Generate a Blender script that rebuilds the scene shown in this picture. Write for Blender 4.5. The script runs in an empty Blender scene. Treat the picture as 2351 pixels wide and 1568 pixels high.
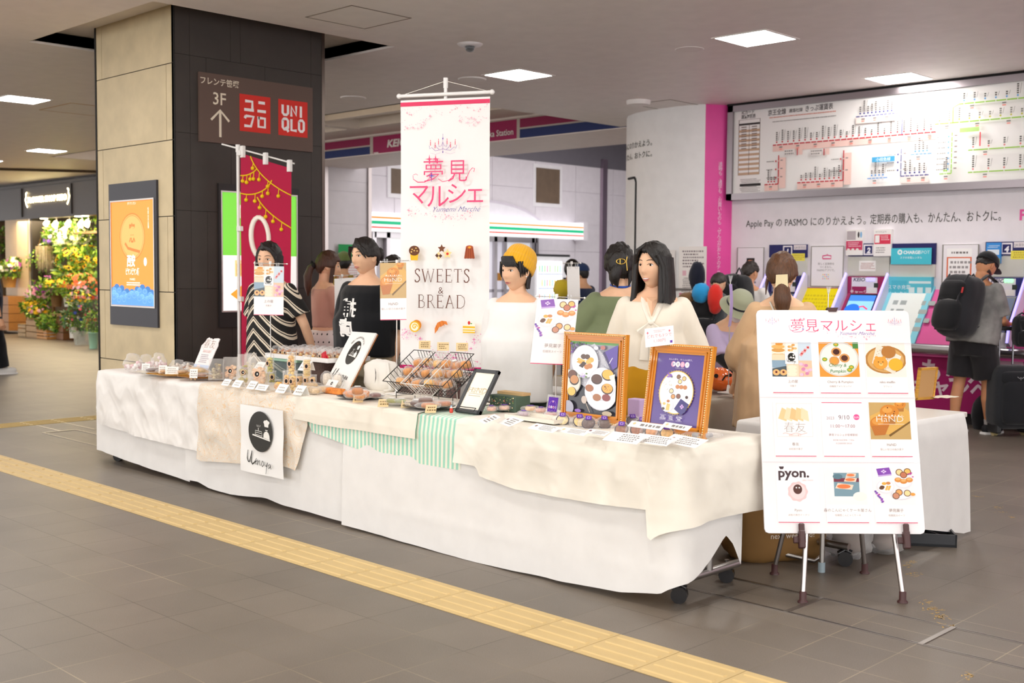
import bpy, math, random
from math import sin, cos, pi, radians, atan2, sqrt, exp, hypot
from mathutils import Vector as V, Matrix, noise
from mathutils.bvhtree import BVHTree
random.seed(7)
S = bpy.context.scene
COL = bpy.context.collection
# ---------------- camera (units ~ metres, floor z=0, camera over the origin) ----------------
CW, CH, CF = 2351, 1568, 2633.77
PT, RL, YW, CZ = .0596637, .00749397, 2.34682714, 1.5
Fv = V((cos(YW)*cos(PT), sin(YW)*cos(PT), -sin(PT)))
_r = V((sin(YW), -cos(YW), 0)); _u = _r.cross(Fv)
Rv = _r*cos(RL) + _u*sin(RL); Uv = _u*cos(RL) - _r*sin(RL)
CO = V((0, 0, CZ))
cam = bpy.data.cameras.new('camera'); co = bpy.data.objects.new('camera', cam); COL.objects.link(co)
cam.sensor_width = 36; cam.lens = CF/CW*36
m = Matrix.Identity(4)
for i in range(3):
 m[i][0] = Rv[i]; m[i][1] = Uv[i]; m[i][2] = -Fv[i]; m[i][3] = CO[i]
co.matrix_world = m
cam.dof.use_dof = True; cam.dof.focus_distance = 6.3; cam.dof.aperture_fstop = 3.4
cam.clip_start = .05; cam.clip_end = 200
S.camera = co
S.view_settings.view_transform = 'Standard'; S.view_settings.look = 'None'
S.view_settings.exposure = 0.62; S.view_settings.gamma = 1; S.view_settings.use_curve_mapping = False
LAMP = 25.0
FILL = 2.0
c = S.cycles
c.max_bounces = 7; c.diffuse_bounces = 4; c.glossy_bounces = 3; c.transmission_bounces = 4; c.transparent_max_bounces = 14
c.caustics_reflective = False; c.caustics_refractive = False; c.sample_clamp_indirect = 6
c.use_denoising = True
c.use_light_tree = True
w = bpy.data.worlds.new('ambient_fill'); S.world = w; w.use_nodes = True  # even ambient fill, added; it enters by the open hall sides
w.node_tree.nodes['Background'].inputs[0].default_value = (1.0, .985, .985, 1)
w.node_tree.nodes['Background'].inputs[1].default_value = FILL

def ray(px, py): return Fv + Rv*((px-CW/2)/CF) + Uv*((CH/2-py)/CF)
def az(px, py, z=0):
 d = ray(px, py); return CO + d*((z-CZ)/d.z)
def ay(px, py, y):
 d = ray(px, py); return CO + d*(y/d.y)
def ax(px, py, x):
 d = ray(px, py); return CO + d*(x/d.x)
def ad(px, py, D): return CO + ray(px, py)*D
def lin(h):
 if isinstance(h, str):
  h = h.lstrip('#'); r = [int(h[i:i+2], 16)/255 for i in (0, 2, 4)]
 else: r = list(h)
 return tuple(x/12.92 if x <= .04045 else ((x+.055)/1.055)**2.4 for x in r)+(1,)

# ---------------- materials ----------------
MATS = {}
def nd(nt, t, **k):
 n = nt.nodes.new(t)
 for a, b in k.items():
  if a.startswith('i_'): n.inputs[int(a[2:])].default_value = b
  else: setattr(n, a, b)
 return n
def mat(name, rough=.6, metal=0, spec=.5, bump=0, bscale=200, sheen=0, emit=0, alpha=1, sss=0, var=0, vscale=6, coat=0, stretch=None, col=None, trans=0):
 m = bpy.data.materials.new(name); m.use_nodes = True; nt = m.node_tree; p = nt.nodes['Principled BSDF']
 a = nd(nt, 'ShaderNodeAttribute', attribute_name='Col'); src = a.outputs[0]
 if var or bump:
  tc = nd(nt, 'ShaderNodeTexCoord'); o = tc.outputs['Object']
  if stretch:
   mp = nd(nt, 'ShaderNodeMapping'); mp.inputs[3].default_value = stretch; nt.links.new(o, mp.inputs[0]); o = mp.outputs[0]
 if var:
  n = nd(nt, 'ShaderNodeTexNoise'); n.inputs['Scale'].default_value = vscale; n.inputs['Detail'].default_value = 5
  nt.links.new(o, n.inputs[0])
  mr = nd(nt, 'ShaderNodeMapRange'); mr.inputs[1].default_value = .3; mr.inputs[2].default_value = .7
  mr.inputs[3].default_value = 1-var; mr.inputs[4].default_value = 1+var; nt.links.new(n.outputs[0], mr.inputs[0])
  mx = nd(nt, 'ShaderNodeVectorMath', operation='SCALE'); nt.links.new(src, mx.inputs[0]); nt.links.new(mr.outputs[0], mx.inputs[3])
  src = mx.outputs[0]
 if bump:
  n = nd(nt, 'ShaderNodeTexNoise'); n.inputs['Scale'].default_value = bscale; nt.links.new(o, n.inputs[0])
  b = nd(nt, 'ShaderNodeBump'); b.inputs['Strength'].default_value = bump; b.inputs['Distance'].default_value = .003
  nt.links.new(n.outputs[0], b.inputs['Height']); nt.links.new(b.outputs[0], p.inputs['Normal'])
 nt.links.new(src, p.inputs['Base Color'])
 p.inputs['Roughness'].default_value = rough; p.inputs['Metallic'].default_value = metal
 p.inputs['Specular IOR Level'].default_value = spec; p.inputs['Sheen Weight'].default_value = sheen
 p.inputs['Coat Weight'].default_value = coat
 if sss:
  p.inputs['Subsurface Weight'].default_value = sss; p.inputs['Subsurface Scale'].default_value = .008
  p.inputs['Subsurface Radius'].default_value = (1, .4, .25)
 if emit:
  nt.links.new(src, p.inputs['Emission Color']); p.inputs['Emission Strength'].default_value = emit
 if alpha < 1:
  # thin clear film: see-through with a sheen
  out = nt.nodes['Material Output']; tr = nd(nt, 'ShaderNodeBsdfTransparent'); mx = nd(nt, 'ShaderNodeMixShader')
  lw = nd(nt, 'ShaderNodeLayerWeight'); lw.inputs[0].default_value = .35
  mr = nd(nt, 'ShaderNodeMapRange'); mr.inputs[3].default_value = alpha; mr.inputs[4].default_value = min(1, alpha+.4)
  nt.links.new(lw.outputs['Facing'], mr.inputs[0]); nt.links.new(mr.outputs[0], mx.inputs[0])
  nt.links.new(tr.outputs[0], mx.inputs[1]); nt.links.new(p.outputs[0], mx.inputs[2]); nt.links.new(mx.outputs[0], out.inputs[0])
 MATS[name] = m; return m
mat('matte', .75, spec=.3); mat('paint', .5, var=.03); mat('gloss', .22, coat=.3); mat('print', .55, spec=.25)
mat('cloth', .92, spec=.15, bump=.25, bscale=900, sheen=.25, var=.025, vscale=9)
mat('knit', .95, spec=.1, bump=.7, bscale=350, sheen=.4)
mat('metal', .32, metal=1); mat('chrome', .12, metal=1); mat('plastic', .4)
mat('skin', .48, spec=.35, sss=.12, var=.03, vscale=25); mat('hair', .42, spec=.45, bump=.9, bscale=260, stretch=(1, 1, .06), var=.35, vscale=130)
mat('film', .12, alpha=.07, bump=.5, bscale=45); mat('frost', .45, alpha=.2); mat('acrylic', .05, alpha=.10)
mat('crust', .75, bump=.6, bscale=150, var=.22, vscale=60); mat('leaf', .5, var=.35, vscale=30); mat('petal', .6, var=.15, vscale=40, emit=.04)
mat('glow', .6, emit=.42); mat('glow2', .6, emit=1.1); mat('stone', .55, var=.10, vscale=5, bump=.12, bscale=30); mat('wood', .5, var=.18, vscale=14, stretch=(1, 1, 8))
mat('lamp', .6, emit=LAMP); mat('spotlight', .6, emit=14); mat('shopled', .6, emit=10)
mat('wicker', .8, bump=1, bscale=120, var=.3, vscale=90)
_m = mat('flag', .6); _n = _m.node_tree; _t = nd(_n, 'ShaderNodeBsdfTranslucent'); _x = nd(_n, 'ShaderNodeMixShader'); _x.inputs[0].default_value = .5
_n.links.new([q for q in _n.nodes if q.type == 'ATTRIBUTE'][0].outputs[0], _t.inputs[0]); _n.links.new(_n.nodes['Principled BSDF'].outputs[0], _x.inputs[1]); _n.links.new(_t.outputs[0], _x.inputs[2]); _n.links.new(_x.outputs[0], _n.nodes['Material Output'].inputs[0])

# ---------------- mesh builder with a face colour and several materials ----------------
class B:
 def __init__(s, M=None, mat='matte', col='ffffff'):
  s.v = []; s.f = []; s.c = []; s.m = []; s.M = M or Matrix.Identity(4); s.stack = []; s.set(col, mat); s.L = 0.; s.smooth = False; s.sm = []
 def set(s, col=None, mat=None):
  if col is not None: s.col = lin(col) if not (isinstance(col, tuple) and len(col) == 4) else col
  if mat is not None: s.mat = mat
  return s
 def push(s, M): s.stack.append(s.M); s.M = s.M @ M; return s
 def pop(s): s.M = s.stack.pop()
 def add(s, vs, fs, smooth=None, cols=None):
  n = len(s.v); s.v += [s.M @ V(p) for p in vs]; s.f += [tuple(i+n for i in f) for f in fs]
  s.c += cols if cols else [s.col]*len(fs); s.m += [s.mat]*len(fs); s.sm += [s.smooth if smooth is None else smooth]*len(fs)
 def box(s, x0, y0, z0, x1, y1, z1, b=0):
  if b:
   vs = []; 
   for sx, X, Xi in ((0, x0, x0+b), (1, x1, x1-b)):
    for sy, Y, Yi in ((0, y0, y0+b), (1, y1, y1-b)):
     for sz, Z, Zi in ((0, z0, z0+b), (1, z1, z1-b)):
      vs += [(X, Yi, Zi), (Xi, Y, Zi), (Xi, Yi, Z)]
   s.hull(vs); return
  s.add([(x0, y0, z0), (x1, y0, z0), (x1, y1, z0), (x0, y1, z0), (x0, y0, z1), (x1, y0, z1), (x1, y1, z1), (x0, y1, z1)],
              [(0, 3, 2, 1), (4, 5, 6, 7), (0, 1, 5, 4), (1, 2, 6, 5), (2, 3, 7, 6), (3, 0, 4, 7)], False)
 def hull(s, pts):
  import bmesh
  bm = bmesh.new()
  for p in pts: bm.verts.new(p)
  bmesh.ops.convex_hull(bm, input=bm.verts)
  bmesh.ops.dissolve_limit(bm, angle_limit=.02, verts=bm.verts, edges=bm.edges)
  bm.verts.index_update(); s.add([v.co.copy() for v in bm.verts], [tuple(v.index for v in f.verts) for f in bm.faces], False); bm.free()
 def rings(s, R, cap=True, smooth=True, cols=None):
  n = len(R[0]); vs = [p for r in R for p in r]; fs = []
  for i in range(len(R)-1):
   for j in range(n):
    k = (j+1) % n; fs.append((i*n+j, i*n+k, (i+1)*n+k, (i+1)*n+j))
  s.add(vs, fs, smooth, cols)
  if cap: s.add(R[0], [tuple(range(n))[::-1]], False); s.add(R[-1], [tuple(range(n))], False)
 def tube(s, pts, r, n=8, cap=True, flat=1.):
  pts = [V(p) for p in pts]; rr = r if isinstance(r, (list, tuple)) else [r]*len(pts); R = []
  up = None
  for i, p in enumerate(pts):
   t = (pts[min(i+1, len(pts)-1)]-pts[max(i-1, 0)]).normalized()
   if up is None: up = V((0, 0, 1)) if abs(t.z) < .9 else V((0, 1, 0))
   a = t.cross(up).normalized(); up = a.cross(t).normalized()
   R.append([p+(a*cos(2*pi*j/n)+up*sin(2*pi*j/n)*flat)*rr[i] for j in range(n)])
  s.rings(R, cap)
 def cyl(s, x, y, z0, z1, r, r1=None, n=20): s.rings([[(x+q*cos(2*pi*j/n), y+q*sin(2*pi*j/n), z) for j in range(n)] for z, q in ((z0, r), (z1, r if r1 is None else r1))])
 def lathe(s, prof, x=0, y=0, z=0, n=24, cap=True): s.rings([[(x+q*cos(2*pi*j/n), y+q*sin(2*pi*j/n), z+h) for j in range(n)] for q, h in prof], cap)
 def sph(s, c, r, nu=16, nv=10, fn=None):
  r = r if isinstance(r, (tuple, list)) else (r,)*3; R = []
  for i in range(nv+1):
   t = pi*i/nv; t = max(.02, min(pi-.02, t)); row = []
   for j in range(nu):
    a = 2*pi*j/nu; d = V((sin(t)*cos(a), sin(t)*sin(a), -cos(t))); k = fn(d) if fn else 1
    row.append((c[0]+r[0]*d.x*k, c[1]+r[1]*d.y*k, c[2]+r[2]*d.z*k))
   R.append(row)
  s.rings(R)
 def grid(s, fn, nu, nv, smooth=True, cfn=None):
  vs = [fn(i/nu, j/nv) for j in range(nv+1) for i in range(nu+1)]
  fs = [(j*(nu+1)+i, j*(nu+1)+i+1, (j+1)*(nu+1)+i+1, (j+1)*(nu+1)+i) for j in range(nv) for i in range(nu)]
  s.add(vs, fs, smooth, [cfn((i+.5)/nu, (j+.5)/nv) for j in range(nv) for i in range(nu)] if cfn else None)
 # flat drawing in the local x,y plane; each call is laid a hair above the last
 def lay(s, d=.00007): s.L += d; return s.L
 def rect(s, x, y, w, h, col=None):
  if col: s.set(col)
  if s.clip: return s.poly([(x, y), (x+w, y), (x+w, y+h), (x, y+h)])
  z = s.lay(); s.add([(x, y, z), (x+w, y, z), (x+w, y+h, z), (x, y+h, z)], [(0, 1, 2, 3)], False)
 clip = None
 def poly(s, pts, col=None):
  if col: s.set(col)
  if s.clip:
   for ax_, sg, lim in ((0, 1, s.clip[0]), (0, -1, s.clip[2]), (1, 1, s.clip[1]), (1, -1, s.clip[3])):
    out = []
    for i in range(len(pts)):
     a, c1 = pts[i-1], pts[i]; da, dc = (a[ax_]-lim)*sg, (c1[ax_]-lim)*sg
     if (da >= 0) != (dc >= 0): t = da/(da-dc); out.append((a[0]+(c1[0]-a[0])*t, a[1]+(c1[1]-a[1])*t))
     if dc >= 0: out.append(c1)
    pts = out
    if len(pts) < 3: return
  z = s.lay(); s.add([(p[0], p[1], z) for p in pts], [tuple(range(len(pts)))], False)
 def ell(s, x, y, rx, ry=None, col=None, n=24, rot=0):
  ry = rx if ry is None else ry
  s.poly([(x+rx*cos(a)*cos(rot)-ry*sin(a)*sin(rot), y+rx*cos(a)*sin(rot)+ry*sin(a)*cos(rot)) for a in [2*pi*i/n for i in range(n)]], col)
 def line(s, pts, w, col=None, closed=False):
  if col: s.set(col)
  z = s.lay(); n = len(pts); ws = w if isinstance(w, (list, tuple)) else [w]*n; L = []; Rr = []
  for i in range(n):
   a = pts[(i-1) % n if closed else max(i-1, 0)]; b = pts[(i+1) % n if closed else min(i+1, n-1)]
   dx, dy = b[0]-a[0], b[1]-a[1]; l = hypot(dx, dy) or 1; nx, ny = -dy/l*ws[i]/2, dx/l*ws[i]/2
   L.append((pts[i][0]+nx, pts[i][1]+ny, z)); Rr.append((pts[i][0]-nx, pts[i][1]-ny, z))
  k = n if closed else n-1
  s.add(L+Rr, [(n+i, n+(i+1) % n, (i+1) % n, i) for i in range(k)], False)
 def ring(s, x, y, rx, ry, w, col=None, n=40): s.line([(x+rx*cos(2*pi*i/n), y+ry*sin(2*pi*i/n)) for i in range(n)], w, col, True)
 def txt(s, t, x, y, h, col=None, al='c', sx=1, wt=0, shear=0, sp=1, vert=False):
  if col: s.set(col)
  if vert:
   for i, ch in enumerate(t): s.txt(ch, x, y-i*h*sp, h, None, 'c', sx, wt, shear)
   return
  key = (t, wt, shear, sp)
  if key not in TX:
   cu = bpy.data.curves.new('t', 'FONT'); cu.body = t; cu.size = 1; cu.resolution_u = 2; cu.offset = wt; cu.shear = shear; cu.space_character = sp
   o = bpy.data.objects.new('t', cu); COL.objects.link(o)
   dg = bpy.context.evaluated_depsgraph_get(); me = o.evaluated_get(dg).to_mesh()
   vs = [(v.co.x, v.co.y) for v in me.vertices]; fs = [tuple(p.vertices) for p in me.polygons]
   o.evaluated_get(dg).to_mesh_clear(); bpy.data.objects.remove(o); bpy.data.curves.remove(cu); TX[key] = (vs, fs)
  vs, fs = TX[key]
  if not vs: return
  x0 = min(v[0] for v in vs); x1 = max(v[0] for v in vs)
  k = h/.95; off = -(x0+x1)/2 if al == 'c' else (-x0 if al == 'l' else -x1); z = s.lay()
  s.add([(x+(v[0]+off)*k*sx, y+v[1]*k, z) for v in vs], fs, False)
 def scrib(s, x, y, w, h, rows, col='888888', seed=0):   # lines of unreadably small print
  r = random.Random(seed); s.set(col); z = s.lay()
  for i in range(rows):
   yy = y+h-(i+.5)*h/rows; xx = x+r.uniform(0, .1)*w; e = x+w*r.uniform(.75, 1); u = h/rows*.5
   while xx < e:
    l = u*r.uniform(.6, 1.6); s.add([(xx, yy-u/2, z), (xx+l, yy-u/2, z), (xx+l, yy+u/2, z), (xx, yy+u/2, z)], [(0, 1, 2, 3)], False); xx += l+u*.5
 def wmesh(s, me, M=None):
  M = M or Matrix.Identity(4); s.add([M @ v.co for v in me.vertices], [tuple(p.vertices) for p in me.polygons], True)
 def obj(s, name, parent=None, loc=None, **props):
  me = bpy.data.meshes.new(name); me.from_pydata([tuple(p) for p in s.v], [], s.f)
  names = []
  for q in s.m:
   if q not in names: names.append(q)
  ix = {q: i for i, q in enumerate(names)}
  for q in names: me.materials.append(MATS[q])
  me.polygons.foreach_set('material_index', [ix[q] for q in s.m]); me.polygons.foreach_set('use_smooth', s.sm)
  at = me.color_attributes.new('Col', 'FLOAT_COLOR', 'CORNER')
  buf = []
  for f, cc in zip(s.f, s.c): buf += list(cc)*len(f)
  at.data.foreach_set('color', buf); me.update()
  o = bpy.data.objects.new(name, me); COL.objects.link(o)
  if parent: o.parent = parent
  if loc is not None: o.location = loc
  for k, q in props.items(): o[k] = q
  return o
TX = {}
def T(x=0, y=0, z=0): return Matrix.Translation((x, y, z))
def RZ(a): return Matrix.Rotation(a, 4, 'Z')
def RX(a): return Matrix.Rotation(a, 4, 'X')
def RY(a): return Matrix.Rotation(a, 4, 'Y')
def frame(o, right, up):    # drawing plane: local x = right, y = up, z = towards the viewer
 r = V(right).normalized(); u = V(up).normalized(); n = r.cross(u); M = Matrix.Identity(4)
 for i in range(3): M[i][0] = r[i]; M[i][1] = u[i]; M[i][2] = n[i]; M[i][3] = o[i]
 return M
def thing(name, label, cat, loc=(0, 0, 0), rz=0, group=None):
 o = bpy.data.objects.new(name, None); COL.objects.link(o); o.location = loc; o.rotation_euler = (0, 0, rz)
 o.empty_display_size = .1; o['label'] = label; o['category'] = cat
 if group: o['group'] = group
 return o
def dup(root, loc, rz, label=None, group=None):
 r = root.copy(); COL.objects.link(r); r.location = loc; r.rotation_euler = (0, 0, rz)
 if label: r['label'] = label
 if group: r['group'] = group
 for ch in list(root.children):
  c = ch.copy(); COL.objects.link(c); c.parent = r
  for g in list(ch.children):
   d = g.copy(); COL.objects.link(d); d.parent = c
 return r
def st(b, name, parent=None): return b.obj(name, parent, kind='structure') if not parent else b.obj(name, parent)
FACE = YW+pi      # direction (angle) that looks back at the camera
# ================= the setting =================
def floor_mat():
 m = bpy.data.materials.new('floor_tiles'); m.use_nodes = True; nt = m.node_tree; p = nt.nodes['Principled BSDF']
 tc = nd(nt, 'ShaderNodeTexCoord'); mp = nd(nt, 'ShaderNodeMapping'); mp.inputs[1].default_value = (2.957, -3.37, 0)
 nt.links.new(tc.outputs['Object'], mp.inputs[0])
 br = nd(nt, 'ShaderNodeTexBrick', offset=0., squash=1.); nt.links.new(mp.outputs[0], br.inputs[0])
 br.inputs['Scale'].default_value = 1; br.inputs['Brick Width'].default_value = .306; br.inputs['Row Height'].default_value = .306
 br.inputs['Mortar Size'].default_value = .0024; br.inputs['Mortar Smooth'].default_value = .3; br.inputs['Bias'].default_value = 0
 br.inputs['Color1'].default_value = lin('776d62'); br.inputs['Color2'].default_value = lin('70675d'); br.inputs['Mortar'].default_value = lin('7a6c5a')
 n = nd(nt, 'ShaderNodeTexNoise'); n.inputs['Scale'].default_value = 2.2; n.inputs['Detail'].default_value = 8; nt.links.new(tc.outputs['Object'], n.inputs[0])
 n2 = nd(nt, 'ShaderNodeTexNoise'); n2.inputs['Scale'].default_value = 260; nt.links.new(tc.outputs['Object'], n2.inputs[0])
 n3 = nd(nt, 'ShaderNodeTexNoise'); n3.inputs['Scale'].default_value = .8; nt.links.new(tc.outputs['Object'], n3.inputs[0])
 # grout brightness wanders from dark to chalky
 gr = nd(nt, 'ShaderNodeValToRGB'); gr.color_ramp.elements[0].position = .45; gr.color_ramp.elements[0].color = lin('4f473e'); gr.color_ramp.elements[1].position = .62; gr.color_ramp.elements[1].color = lin('a3947c')
 nt.links.new(n3.outputs[0], gr.inputs[0]); nt.links.new(gr.outputs[0], br.inputs['Mortar'])
 def mul(a, b_, lo, hi):
  mr = nd(nt, 'ShaderNodeMapRange'); mr.inputs[1].default_value = .3; mr.inputs[2].default_value = .7; mr.inputs[3].default_value = lo; mr.inputs[4].default_value = hi
  nt.links.new(b_, mr.inputs[0]); s = nd(nt, 'ShaderNodeVectorMath', operation='SCALE'); nt.links.new(a, s.inputs[0]); nt.links.new(mr.outputs[0], s.inputs[3]); return s.outputs[0]
 o = mul(mul(br.outputs[0], n.outputs[0], .9, 1.1), n2.outputs[0], .82, 1.18)
 nt.links.new(o, p.inputs['Base Color']); p.inputs['Roughness'].default_value = .42; p.inputs['Specular IOR Level'].default_value = .45
 bp = nd(nt, 'ShaderNodeBump'); bp.inputs['Strength'].default_value = .25; bp.inputs['Distance'].default_value = .002
 nt.links.new(n2.outputs[0], bp.inputs['Height']); nt.links.new(bp.outputs[0], p.inputs['Normal'])
 MATS['floor'] = m
floor_mat()
b = B(mat='floor'); b.box(-45, -9, -.1, 8, 30, 0); st(b, 'floor')
# yellow guiding strips with raised bars
YEL = 'd0b47c'
b = B(mat='paint', col=YEL)
for k in range(-100, 16):
 x = -2.653+k*.306; b.box(x+.0015, 3.372, .0, x+.3045, 3.673, .0025)
 for j in range(4):
  y = 3.372+.0375+j*.0755; b.hull([(x+.017, y-.014, .002), (x+.289, y-.014, .002), (x+.289, y+.014, .002), (x+.017, y+.014, .002), (x+.022, y-.008, .007), (x+.284, y-.008, .007), (x+.284, y+.008, .007), (x+.022, y+.008, .007)])
st(b, 'trim_1')
b = B(mat='paint', col='cbb070')
for k in range(30):
 y = 3.69+k*.306; b.box(-11.283, y, 0, -10.98, y+.303, .0025)
 for j in range(4):
  x = -11.283+.0375+j*.0755; b.box(x-.011, y+.018, .002, x+.011, y+.285, .007)
st(b, 'trim_2')
# metal edging of the floor channel
b = B(mat='metal', col='a9a29c')
for y in (4.447, 4.757):
 for dy in (0, .013): b.box(-10.4, y+dy, 0, 3, y+dy+.006, .0035)
b.set('4c453d', 'matte')
for y in (4.4545, 4.7645): b.box(-10.4, y, 0, 3, y+.004, .0015)
b.set('a9a29c', 'metal')
for x in (-10.4, -2.648, -2.025, -1.4, -6.3): b.box(x-.011, 4.45, 0, x+.011, 4.775, .004)
b.box(-10.95, 4.9, 0, -10.3, 4.912, .003); b.box(-10.95, 4.62, 0, -10.4, 4.635, .003)
st(b, 'trim_3')
# worn paint specks on the floor
b = B(mat='matte', col='c9a66a'); r = random.Random(3)
for (px, py, n) in ((2132, 1383, 10), (2143, 1398, 26), (2156, 1416, 26), (2168, 1436, 18), (2092, 1290, 12), (2085, 1300, 10), (2098, 1318, 14), (2225, 1552, 14), (2250, 1140, 10), (2290, 1165, 14), (2300, 1175, 8), (2320, 1187, 8)):
 c0 = az(px, py)
 for i in range(n):
  x = c0.x+r.gauss(0, .02); y = c0.y+r.gauss(0, .022); a = r.uniform(0, 3); l = r.uniform(.004, .012); q = .0025
  b.add([(x+l*cos(a)-q*sin(a), y+l*sin(a)+q*cos(a), .0006), (x-l*cos(a)-q*sin(a), y-l*sin(a)+q*cos(a), .0006), (x-l*cos(a)+q*sin(a), y-l*sin(a)-q*cos(a), .0006), (x+l*cos(a)+q*sin(a), y+l*sin(a)-q*cos(a), .0006)], [(0, 1, 2, 3)])
b.obj('floor_marking', kind='structure')
# ceiling with the square recess round the pillar and the raised bay towards the station
CZL = 3.52
b = B(mat='paint', col='f1eae6')
def slab(x0, y0, x1, y1, z0=CZL, z1=CZL+.12): b.box(x0, y0, z0, x1, y1, z1)
slab(-45, -9, 8, 4.35); slab(-45, 4.35, -10.33, 6.70); slab(-8.08, 4.35, 8, 6.70)
slab(-45, 6.70, 8, 9.0); slab(-10.12, 9.0, 8, 12.6); slab(-45, 9.0, -20.5, 13.5)
b.set('e6ded6')
slab(-10.45, 4.2, -7.95, 6.85, 3.64, 3.7)
for q in ((-10.35, 4.33, -10.33, 6.72), (-8.08, 4.33, -8.06, 6.72), (-10.35, 4.33, -8.06, 4.35), (-10.35, 6.70, -8.06, 6.72)): b.box(q[0], q[1], CZL+.02, q[2], q[3], 3.66)
slab(-20.5, 8.98, -10.1, 12.5, 3.98, 4.05); b.box(-20.5, 8.96, CZL, -10.1, 9.0, 4.0); b.box(-10.12, 9.0, CZL+.02, -10.08, 12.5, 4.0); b.box(-20.52, 9, CZL, -20.46, 12.5, 4.)
for y in (9.9, 10.9): b.box(-20.4, y, 3.86, -10.14, y+.14, 3.98)
b.box(-20.4, 11.7, 3.84, -10.14, 12.38, 3.98); b.box(-15.2, 9.02, 3.82, -15.0, 11.7, 3.98)
st(b, 'ceiling')
# dark joint in the ceiling far left
b = B(mat='matte', col='4a3c2e'); p0 = az(-60, 384, CZL); p1 = az(225, 391.5, CZL)
b.tube([p0-V((0, 0, .0)), p1], .05, 4); st(b, 'trim_4')
# hatches drawn in the ceiling
def hatch(px, py, col='8d8076', a=.45, bb=.45):
 c0 = az(px, py, CZL); b = B(mat='matte', col=col); t = .012
 for q in ((-a, -bb, a, -bb+t), (-a, bb-t, a, bb), (-a, -bb, -a+t, bb), (a-t, -bb, a, bb)): b.box(c0.x+q[0], c0.y+q[1], CZL-.003, c0.x+q[2], c0.y+q[3], CZL+.005)
 b.set('efe8e3', 'paint'); b.box(c0.x-a+t, c0.y-bb+t, CZL-.0015, c0.x+a-t, c0.y+bb-t, CZL+.004)
 return b
for i, (px, py, a, lab) in enumerate(((823, 40, .30, 'square ceiling access hatch with dark edges near the black pillar'), (1528, 240, .29, 'square ceiling hatch above the curved white wall'), (205, 253, .45, 'ceiling hatch with a painted warm lit edge left of the tan pillar'))):
 hatch(px, py, 'b98d55' if i == 2 else '857a70', a, a).obj('ceiling_hatch', label=lab, category='ceiling hatch')  # last hatch: warm light on its edge is put into the frame colour
def disc(px, py, r, z, lab, name, cat, col='f4efec'):
 c0 = az(px, py, CZL); b = B(mat='paint', col=col); b.lathe([(r*.93, -z), (r, -z*.5), (r, 0)], c0.x, c0.y, CZL, 28); return b.obj(name, label=lab, category=cat)
disc(1084, 181, .15, .012, 'round white ceiling cover just above the tall white banner', 'ceiling_cover', 'ceiling cover')
disc(811, 224, .15, .012, 'round white ceiling cover between the pillar and the banner', 'ceiling_cover', 'ceiling cover')
disc(1583, 113, .13, .004, 'flush pale ceiling cover left of the big square lamp', 'ceiling_cover', 'ceiling cover', 'ece4e0')
disc(1466, 231, .14, .05, 'white round smoke detector near the curved wall', 'smoke_detector', 'smoke detector')
# dome camera
c0 = az(1079, 101, CZL); t = thing('dome_camera', 'white ceiling dome camera with a black eye above the banner', 'security camera', (c0.x, c0.y, CZL))
b = B(mat='plastic', col='f2eef0'); b.lathe([(.045, -.02), (.10, -.016), (.115, 0)], n=32); b.obj('mounting_ring', t)
b = B(mat='gloss', col='17161a'); b.sph((0, 0, -.03), (.042, .042, .04), 20, 12); b.obj('lens_ball', t)
b = B(mat='film', col='e8eef2'); b.sph((0, 0, -.025), (.048, .048, .05), 20, 12); b.obj('clear_dome', t)
# lamps
def lamp(x, y, label, group=None):
 t = thing('ceiling_light', label, 'ceiling light', (x, y, CZL), 0, group)
 b = B(mat='paint', col='f6f2ee')
 for q in ((-.27, -.27, .27, -.245), (-.27, .245, .27, .27), (-.27, -.245, -.245, .245), (.245, -.245, .27, .245)): b.box(q[0], q[1], -.006, q[2], q[3], .01)
 b.obj('frame', t)
 b = B(mat='lamp', col=(1, .975, .935, 1)); b.add([(-.245, -.245, -.003), (.245, -.245, -.003), (.245, .245, -.003), (-.245, .245, -.003)], [(0, 3, 2, 1)]); b.obj('diffuser', t)
 return t
VIS = {(-5.5, 8.55): 'largest square ceiling light, in front of the fare map', (-8.28, 8.5): 'square ceiling light above and right of the white banner',
       (-5.52, 11.25): 'square ceiling light right above the fare map', (-13.87, 5.75): 'left square ceiling light before the tan pillar, the nearer one',
       (-19.5, 8.5): 'small far square ceiling light above the flower shop sign', (-22.2, 8.5): 'tiny square ceiling light cut by the left picture edge'}
l0 = None
for (x, y), lab in VIS.items():
 if l0 is None: l0 = lamp(x, y, lab)
 else: dup(l0, (x, y, CZL), 0, lab)
for x in (-27.8, -22.2, -16.7, -11.1, -5.5, -2.7, 0.1, 2.9):
 for y in (-5.2, -2.45, .3, 3.05): dup(l0, (x, y, CZL), 0, 'square white ceiling light of the rows over the near concourse', 'ceiling lights over the near concourse')
for x, y in ((-2.7, 5.8), (-2.7, 8.55), (-8.3, 3.05), (-16.7, 5.75), (-22.2, 5.75)): dup(l0, (x, y, CZL), 0, 'square white ceiling light of the rows over the near concourse', 'ceiling lights over the near concourse')

# ---------------- pillar ----------------
PX0, PX1, PY0, PY1 = -9.9, -8.515, 4.763, 6.235
t = thing('pillar', 'square pillar, tan stone slabs on one side and black stone on the other', 'pillar', (-9.2, 5.5, 0))
def loc(b): b.M = T(9.2, -5.5, 0); return b
b = loc(B(mat='stone', col='c7b590')); g = .006
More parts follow.
